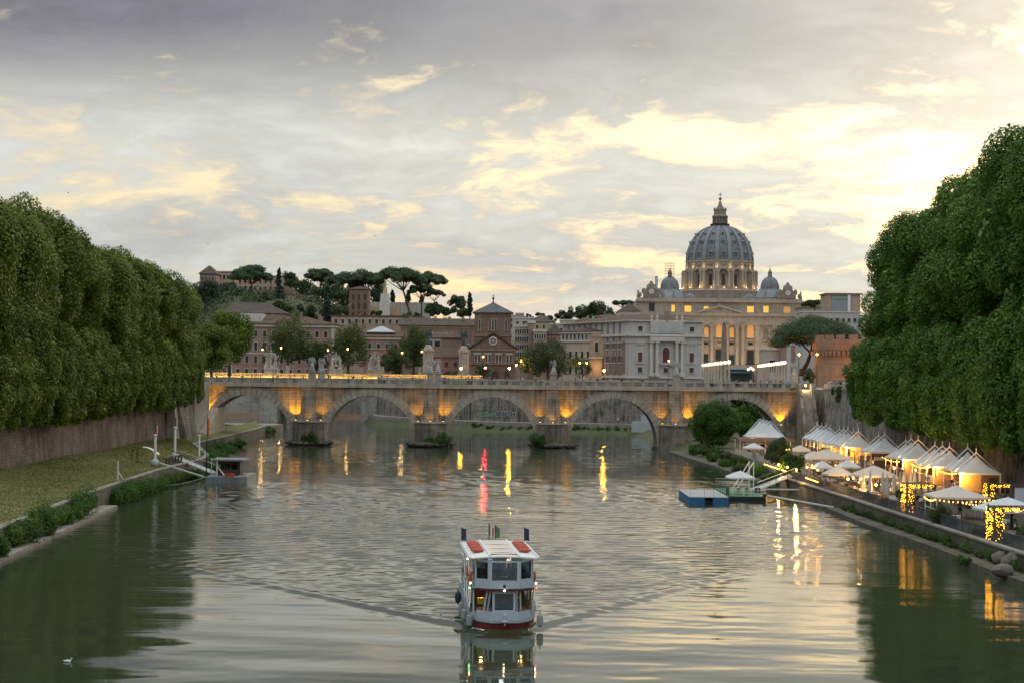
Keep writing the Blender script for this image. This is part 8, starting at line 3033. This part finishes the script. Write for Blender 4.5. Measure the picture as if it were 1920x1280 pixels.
fw = frame_rect(MB(), xf, -.68, .68, 1.0, 2.22, .13).build('windscreen_frame', BOATP, bt)
MB().box(xf - .05, xf - .03, -.55, .55, 1.13, 2.09).build('pane', GLB, fw)
for y0, y1 in ((-1.18, -.98), (-.95, -.80), (.80, .98), (1.02, 1.16)):
 MB().bar((xf - .25, y0, 1.05), (xf - .05, y1 if y0 < 0 else y0 - .06, 2.24), .07, .09).build('slanted_post', BOATP, bt)
for s_ in (-1, 1):
 MB().box(xf - .9, xf - .55, s_ * 1.72, s_ * 1.80, .8, 2.24).build('cheek_post', BOATP, bt)
 MB().prism([(xf - .25, s_ * .72), (xf - .20, s_ * .72 + .0), (xf - .75, s_ * 1.72), (xf - .8, s_ * 1.72)] if s_ > 0 else [(xf - .8, s_ * 1.72), (xf - .75, s_ * 1.72), (xf - .20, s_ * .72), (xf - .25, s_ * .72)], .623, .95).build('cheek_panel', BOATP, bt)
# middle deck slab with maroon edge
up = lambda ins, bow: [(-13.0, -1.82 + ins), (-1.5, -1.82 + ins), (bow - .62, -1.72 + ins), (bow, -.86 + ins * .5), (bow, .86 - ins * .5), (bow - .62, 1.72 - ins), (-1.5, 1.82 - ins), (-13.0, 1.82 - ins)]
xu = -.55
MB().prism(up(-.03, xu + .04), 2.26, 2.36).build('deck_edge', MAROON, bt)
MB().prism(up(.03, xu - .05), 2.361, 2.40).build('upper_deck', DECK, bt)
# upper cabin front: three panes
rg = up(0, xu)
for i in (2, 3, 4):
 a, b = Vector((*rg[i], 0)), Vector((*rg[i + 1], 0))
 d = (b - a)
 ln = d.length
 d.normalize()
 nn = Vector((d.y, -d.x, 0))
 if nn.x < 0:
  nn = -nn
 T = .07

 def pl(s0, s1, z0, z1, off=0.0, th=T):
  q = [a + d * s0 + nn * off, a + d * s1 + nn * off, a + d * s1 + nn * (off - th), a + d * s0 + nn * (off - th)]
  m_ = MB().prism([(p.x, p.y) for p in q], z0, z1)
  return m_
 z0, z1, zw0, zw1 = 2.402, 4.02, 2.82, 3.93
 fr_ = pl(0, ln, z0, zw0)
 fr_.f += []
 wfr = fr_.build('front_panel', BOATP, bt)
 t_ = .13 if i == 3 else .15
 zb_ = zw0 if i == 3 else zw0 + .08
 f2 = MB()
 for m_ in (pl(0, t_, zw0 + .001, z1), pl(ln - t_, ln, zw0 + .001, z1), pl(t_ + .001, ln - t_ - .001, zw1, z1), pl(t_ + .001, ln - t_ - .001, zw0 + .001, zb_ + .06)):
  f2.raw(m_.v, m_.f)
 fo = f2.build('window_frame', BOATP, bt)
 pl(t_, ln - t_, zb_ + .06, zw1, -.02, .02).build('pane', GLB, fo)
 gk = MB()
 for (s0, s1, q0, q1) in ((t_, t_ + .03, zb_ + .062, zw1 - .002), (ln - t_ - .03, ln - t_, zb_ + .062, zw1 - .002)):
  m_ = pl(s0, s1, q0, q1, .006, .02)
  gk.raw(m_.v, m_.f)
 gk.build('window_gasket', IRON, fo)
# upper sides: low panel, posts, rail
for s_ in (-1, 1):
 MB().box(-3.2, -1.55, s_ * 1.76, s_ * 1.82, 2.402, 3.15).build('side_panel', BOATP, bt)
 MB().box(-12.9, -3.21, s_ * 1.77, s_ * 1.80, 2.402, 2.95).build('canvas_dodger', GREYM, bt)
 for k in range(7):
  x = -2.2 - k * 1.75
  MB().box(x - .05, x + .05, s_ * 1.74, s_ * 1.83, 2.403, 4.06).build('roof_post', BOATP, bt)
 MB().bar((-1.6, s_ * 1.86, 3.3), (-12.8, s_ * 1.86, 3.3), .05, .05).build('side_rail', WHITEM, bt)
 for k in range(6):
  x = -3.0 - k * 1.9
  MB().box(x - .05, x + .05, s_ * 1.80, s_ * 1.88, 1.25, 2.26).build('lower_post', BOATP, bt)
  if k < 5:
   g_ = MB().box(x - 1.75, x - .12, s_ * 1.83, s_ * 1.85, 1.3, 2.2).build('side_window', GLB, bt)
 for k in range(3):                                   # raking braces seen along the side
  x = -1.8 - k * 2.4
  MB().bar((x, s_ * 1.98, 2.35), (x - 1.6, s_ * 1.98, 3.9), .05, .06).build('side_brace', WHITEM, bt)
  MB().bar((x + .3, s_ * 1.98, 1.2), (x - 1.3, s_ * 1.98, 2.3), .05, .06).build('side_brace', WHITEM, bt)
# roof: slightly vaulted, overhanging
vs, fs = [], []
ny_ = 10
for x in (-10.8, -.45):
 for j in range(ny_ + 1):
  y = -2.12 + 4.24 * j / ny_
  vs.append((x - (.35 * (y / 2.12) ** 2 if x > -5 else 0), y, 4.08 + .16 * (1 - (y / 2.12) ** 2)))
n_ = ny_ + 1
for j in range(ny_):
 fs.append((j, n_ + j, n_ + j + 1, j + 1))
top = [(x, y, z + .07) for x, y, z in vs]
m0 = len(vs)
vs += top
fs2 = [(a + m0, b + m0, c + m0, d_ + m0) for a, b, c, d_ in fs]
fs = [f_[::-1] for f_ in fs] + fs2
for j in range(ny_):
 fs += [(n_ + j, n_ + j + m0, n_ + j + 1 + m0, n_ + j + 1), (j + 1, j + 1 + m0, j + m0, j)]
fs += [(0, m0, m0 + n_, n_), (n_ - 1 + n_, m0 + n_ - 1 + n_, m0 + n_ - 1, n_ - 1)]
MB().raw(vs, fs).build('roof', WHITEM, bt, True)
rz_ = lambda y: 4.155 + .16 * (1 - (y / 2.12) ** 2)
for y in (-2.02, -.85, .85, 2.02):
 MB().bar((-10.7, y, rz_(y) + .04), (-.62, y, rz_(y) + .04), .10, .09).build('roof_rail', WHITEM, bt)
for x in (-2.2, -4.6, -7.4):
 pts = [Vector((x, y, rz_(y) + .03)) for y in np.linspace(-.8, .8, 7)]
 MB().path(pts, .035, 5).build('roof_batten', M('tan_batten', (.34, .28, .22), .7, .2, 1), bt)
MB().raw([(-9.9, -.8, rz_(.8) + .06), (-1.4, -.8, rz_(.8) + .06), (-1.4, 0, rz_(0) + .02), (-9.9, 0, rz_(0) + .02), (-1.4, .8, rz_(.8) + .06), (-9.9, .8, rz_(.8) + .06)], [(0, 1, 2, 3), (3, 2, 4, 5)]).build('roof_hatch_canvas', CREAMC, bt)
for s_ in (-1, 1):
 for x in (-3.6, -5.2, -6.8, -8.2):
  rv = MB()
  for k in range(3):
   rv.ball((x + .30 * (k - 1), s_ * 1.43, rz_(1.43) + .13), .20, 8, 6, (.9, 2.2, .55))
  obj_from(remeshed(rv, .05, 'red_cushion', [REDV]), 'red_cushion', bt)
# fenders
for (x, y, z, mt) in ((-.6, 2.12, .55, RUBBER), (-2.6, -2.22, .6, RUBBER), (-5.2, -2.25, .7, RUBBER), (-8.6, -2.3, .9, RUBBERD), (-6.0, 2.2, .7, RUBBER), (-1.3, -2.0, .45, RUBBER)):
 MB().lathe([(.05, -.38), (.17, -.28), (.21, 0), (.17, .28), (.06, .36), (.03, .55)], 10, (x, y, z)).build('fender', mt, bt, True)
# life rings and side lights
for (x, y, z) in ((-1.9, -1.93, 2.9), (-2.5, 1.93, 2.9), (-4.4, -1.93, 3.1)):
 mb = MB()
 for k in range(14):
  a0, a1 = 2 * PI * k / 14, 2 * PI * (k + 1) / 14
  mb.tube((x + .33 * math.cos(a0), y, z + .33 * math.sin(a0)), (x + .33 * math.cos(a1), y, z + .33 * math.sin(a1)), .085, None, 6)
 mb.build('life_ring', ORANGE, bt)
EMW = M_emit('nav_lamp', (1, .9, .6), 8)
EMG = M_emit('nav_green', (.1, 1, .35), 5)
EMR = M_emit('nav_red', (1, .06, .04), 5)
for (x, y, z, mt, nm) in ((-1.55, -1.95, 2.62, EMW, 'deck_lamp'), (-1.5, -1.98, 2.35, EMG, 'starboard_light'), (-1.55, 1.95, 2.62, EMW, 'deck_lamp'), (-1.5, 1.98, 2.35, EMR, 'port_light'), (xu + .10, 0, 2.30, EMW, 'bow_lamp'), (-2.6, -2.05, 3.95, EMW, 'roof_lamp')):
 lo = MB().box(x - .16, x - .05, y - .05, y + .05, z - .06, z + .06).build(nm, IRON, bt)
 MB().ball((x, y, z), .055, 8, 6).build('lamp_glass', mt, lo)
MB().ball((xu + .07, 0, 2.55), .09, 10, 7).build('horn', IRON, bt)
# flags


def flag(x, y, cols, h_=1.0, sw=.25):
 MB().tube((x, y, rz_(min(abs(y), 2.1))), (x - .1, y, rz_(min(abs(y), 2.1)) + h_), .022, None, 5).build('flag_staff', IRON, bt)
 for k, c in enumerate(cols):
  z1 = rz_(min(abs(y), 2.1)) + h_ - .05
  w_ = .30 / len(cols)
  mb = MB().raw([(x - .12, y + w_ * k, z1 - .1 * k), (x - .12, y + w_ * (k + 1), z1 - .1 * (k + 1)), (x - .2, y + w_ * (k + 1) * 1.1, z1 - .85), (x - .2, y + w_ * k * 1.1, z1 - .80),
        (x - .15, y + w_ * k, z1 - .1 * k), (x - .15, y + w_ * (k + 1), z1 - .1 * (k + 1)), (x - .23, y + w_ * (k + 1) * 1.1, z1 - .85), (x - .23, y + w_ * k * 1.1, z1 - .80)],
       [(0, 1, 2, 3), (7, 6, 5, 4), (0, 4, 5, 1), (2, 6, 7, 3), (1, 5, 6, 2), (0, 3, 7, 4)])
  mb.build('flag_cloth', CLOTH[c], bt)


flag(-10.4, -2.02, ['navy'])
flag(-10.4, 2.02, ['navy'])
flag(-10.6, -.25, ['green', 'white', 'red'], 1.1)
flag(-10.6, .15, ['green', 'green'], 1.0)
# cabin interior: seats, steering console, warm lower light
for r_i in range(4):
 for y in (-1.0, 0, 1.0):
  MB().box(-3.0 - r_i * 1.5, -2.55 - r_i * 1.5, y - .42, y + .42, 2.402, 2.85).build('bench', WOODD, bt)
MB().box(-1.6, -1.2, -.5, .5, .623, 1.45).build('console', GREYM, bt)
MB().box(-9, -8.9, -1.7, 1.7, 2.402, 3.9).build('cabin_bulkhead', GREYM, bt)
MB().box(-7, -6.9, -1.75, 1.75, .623, 2.25).build('saloon_bulkhead', WOOD, bt)
MB().box(-2.6, -2.2, -1.45, -1.05, 1.3, 1.65).build('yellow_locker', CLOTH['yellow'], bt)
MB().box(-2.0, -1.5, -1.5, -1.1, .623, 1.15).build('red_locker', REDV, bt)
lamp_point('saloon_light', (-2.6, -1.2, 2.1), 22, (1, .6, .2), .1, bt)
lamp_point('saloon_light', (-3.0, 1.2, 2.1), 22, (1, .6, .2), .1, bt)
lamp_point('cabin_light', (-3.2, 0, 3.9), 50, (1, .85, .65), .2, bt)
for k in range(2):
 MB().ball((-2.6 - .4 * k, -1.2 if k == 0 else 1.2, 2.18), .06, 6, 5).build('ceiling_lamp', BULB, bt)
bt.location = BOW
# +x of the boat points towards the camera and a little to the right
ang = math.atan2(-math.cos(BHEAD), math.sin(BHEAD))
bt.rotation_euler = (0, 0, ang)
ca, sa = math.cos(ang), math.sin(ang)


def on_boat(x, y, z):
 return (BOW.x + x * ca - y * sa, BOW.y + x * sa + y * ca, BOW.z + z)


k = 0
for (x, y, kd, j, lb) in ((-1.75, -.95, 'sit', 2, 'passenger in red behind the left upper window'), (-1.85, -.25, 'sit', 1, 'passenger in black behind the middle upper window, left'), (-1.8, .35, 'sit', 0, 'passenger in white behind the middle upper window, right'), (-1.8, 1.05, 'sit', 1, 'passenger in black behind the right upper window'),
        (-3.3, -.8, 'stand', 3, 'passenger in blue standing on the upper deck, left'), (-3.4, .6, 'stand', 5, 'passenger in grey standing on the upper deck, right'), (-2.9, -1.45, 'stand', 0, 'passenger in white at the left upper rail')):
 person(kd, j, on_boat(x, y, 2.41), ang + PI / 2, lb, 'passengers on the tour boat')
person('stand', 3, on_boat(-1.95, .1, .623), ang + PI / 2, 'helmsman in blue behind the lower windscreen', None, .93)
person('sit', 5, on_boat(-2.8, .9, .625), ang + PI / 2, 'passenger in green seated on the lower deck', 'passengers on the tour boat')
# foam at the stem and along the wake
FOAM = M('foam', (.62, .64, .62), .6, .2, 3)
fm = []
for i in range(420):
 s_ = lr.random() ** 1.5 * 9
 sd2 = lr.choice((-1, 1))
 y = sd2 * (1.0 + s_ * .22 + lr.normal() * .10 + (.5 if s_ > 1 else s_ * .5))
 p = on_boat(-s_ * .9 + .15, y, .03 + .05 * math.exp(-s_ / 3))
 fm.append((*p, .05, .05, .012))
V, Fq = leaf_arrays(fm, 4, .10, up=2.0)
o = obj_from(mesh_np('foam', V, Fq, FOAM), 'bow_foam')
tag(o, 'white foam flecks along the tour boat bow wave', 'foam', None, 'stuff')
# ================================================================== PEOPLE AND LAMPS ALONG THE STREETS
rt = random.Random(4)
for i in range(86):                                    # crowd on the right embankment by the bridge
 px = 1512 + (1650 - 1512) * rt.random()
 y = rt.uniform(353, 366)
 x = max(W(px, 715, y).x, WR(y) + 2.2)
 y2_ = y
 j = rt.choice((0, 0, 1, 2, 3, 4, 5, 6, 7))
 person('stand', j, (x + rt.uniform(0, 3), y2_, ZST), rt.uniform(0, 6.28), 'person in a %s top in the crowd on the right embankment' % TOPS[j], 'embankment crowd in %s' % TOPS[j], rt.uniform(.93, 1.05))
for i in range(95):                                   # people crossing the bridge
 x = PX[0] + 4 + (PX[5] - PX[0] - 5) * rt.random() ** .72
 j = rt.choice((0, 1, 2, 3, 4, 5, 6))
 person('stand', j, (x, BD0 + rt.uniform(1.1, 2.6), 12.602), rt.uniform(0, 6.28), 'person in a %s top crossing the stone bridge' % TOPS[j], 'bridge walkers in %s' % TOPS[j], rt.uniform(.93, 1.03))
for i in range(9):
 x = W(1040 + rt.random() * 80 if i < 9 else 985 + rt.random() * 60, 705, 520).x
 j = rt.choice((0, 1, 4, 5))
 person('stand', j, (x, rt.uniform(500, 530), ZST), rt.uniform(0, 6.28), 'person in a %s top on the street behind the bridge' % TOPS[j], 'street walkers in %s' % TOPS[j])


def street_lamp(label, px, py, D, mat, r=.32, zb=None, power=0, col=(1, .6, .2), group='street lamps behind the bridge', head='globe'):
 p = W(px, py, D)
 zb = ZST if zb is None else zb
 o = thing('street_lamp', label, 'lamp', (p.x, D, zb), group)
 MB().tube((p.x, D, zb - .02), (p.x, D, p.z - r * .9), .10, .06, 6).build('post', IRON, o)
 MB().ball((p.x, D, p.z), r, 8, 6).build('globe', mat, o, True)
 MB().lathe([(r * .8, r * .75), (r * .3, r * 1.2), (.02, r * 1.4)], 8, (p.x, D, p.z)).build('cap', IRON, o)
 if power:
  lamp_point('lamp_light', (p.x, D - r - .3, p.z - .2), power, col, .3, o)
 return o


sl_ = [(492, 655, 'left of the large statue group'), (527, 652, 'right of the large statue group'), (615, 656, 'left of the small statue group'), (652, 654, 'before the full green tree'), (754, 661, 'before the tall yellow-green tree'), (791, 659, 'beside the left monument column'), (906, 668, 'before the brick church windows')]
for px, py, lb in sl_:
 street_lamp('warm street lamp on a tall dark post ' + lb, px, py, 570, M_emit('soft_street_light', (1.0, .56, .15), 7), .28, None, 300)
for px, py, lb, D in ((977, 677, 'left of the dark holm oak', 556), (968, 684, 'at the foot of the brick church yard', 552), (1087, 680, 'right of the dark holm oak', 556), (1100, 680, 'before the cream palace', 556), (1254, 676, 'before the white palace arch', 560), (1498, 664, 'left of the umbrella pine trunk', 470), (1532, 664, 'at the fortress bastion foot', 446)):
 street_lamp('bright orange street lamp ' + lb, px, py, D, M_emit('orange_street_light', (1.0, .48, .08), 9), .28, None, 900 if px < 1100 else 500, (1, .42, .08))
for px, py, D, lb in ((865, 690, 500, 'at the far quay left of the red signal'), (955, 690, 492, 'at the far quay right of the red signal'), (1133, 694, 476, 'on the far embankment behind the fourth arch')):
 street_lamp('low warm quay lamp ' + lb, px, py, D, WARML, .28, None, 200, (1, .6, .15), 'lamps above the far quay')
o = thing('traffic_light', 'traffic light showing red beside the brick church', 'traffic light', (W(910, 692, 498).x, 498, ZST))
p = W(910, 692, 498)
MB().tube((p.x, 498, ZST), (p.x, 498, p.z - .55), .06, None, 6).build('pole', IRON, o)
MB().box(p.x - .22, p.x + .22, 498, 498.3, p.z - .55, p.z + .75).build('signal_box', IRON, o)
MB().ball((p.x, 497.95, p.z + .45), .20, 8, 6).build('red_light', REDL, o)
MB().ball((p.x, 497.99, p.z + .05), .13, 8, 6).build('dark_light', DARKW, o)
# two rows of avenue lamps leading to the basilica
for row, (xa, ya, xb, yb, n, nm) in enumerate(((W(1367, 678, 650).x, 650, W(1315, 686, 890).x, 890, 10, 'left'), (W(1471, 678, 650).x, 650, W(1422, 686, 890).x, 890, 13, 'right'))):
 for k in range(n):
  f = 1 - (1 - k / (n - 1)) ** 1.0
  x, y = xa + (xb - xa) * f, ya + (yb - ya) * f
  z = 19.95
  o = thing('avenue_lamp', '%s avenue lamp from the near end in the %s row before the basilica' % (ORD[k], nm), 'lamp', (x, y, ZST), 'avenue lamps before the basilica')
  MB().prism([(x - .5, y - .5), (x + .5, y - .5), (x + .5, y + .5), (x - .5, y + .5)], ZST - .05, z - .7, [(x - .2, y - .2), (x + .2, y - .2), (x + .2, y + .2), (x - .2, y + .2)]).build('stone_post', CREAM, o)
  MB().ball((x, y, z), .62, 10, 7).build('globe', M_emit('avenue_globe', (1.0, .74, .40), 3.2), o, True)
for k, (px, py) in enumerate(((1403, 692), (1408, 689), (1412, 692))):
 street_lamp('%s lamp of the small cluster at the street end' % ORD[k], px, py, 640, MATS['avenue_globe'], .45, None, 0, group='cluster lamps at the street end')
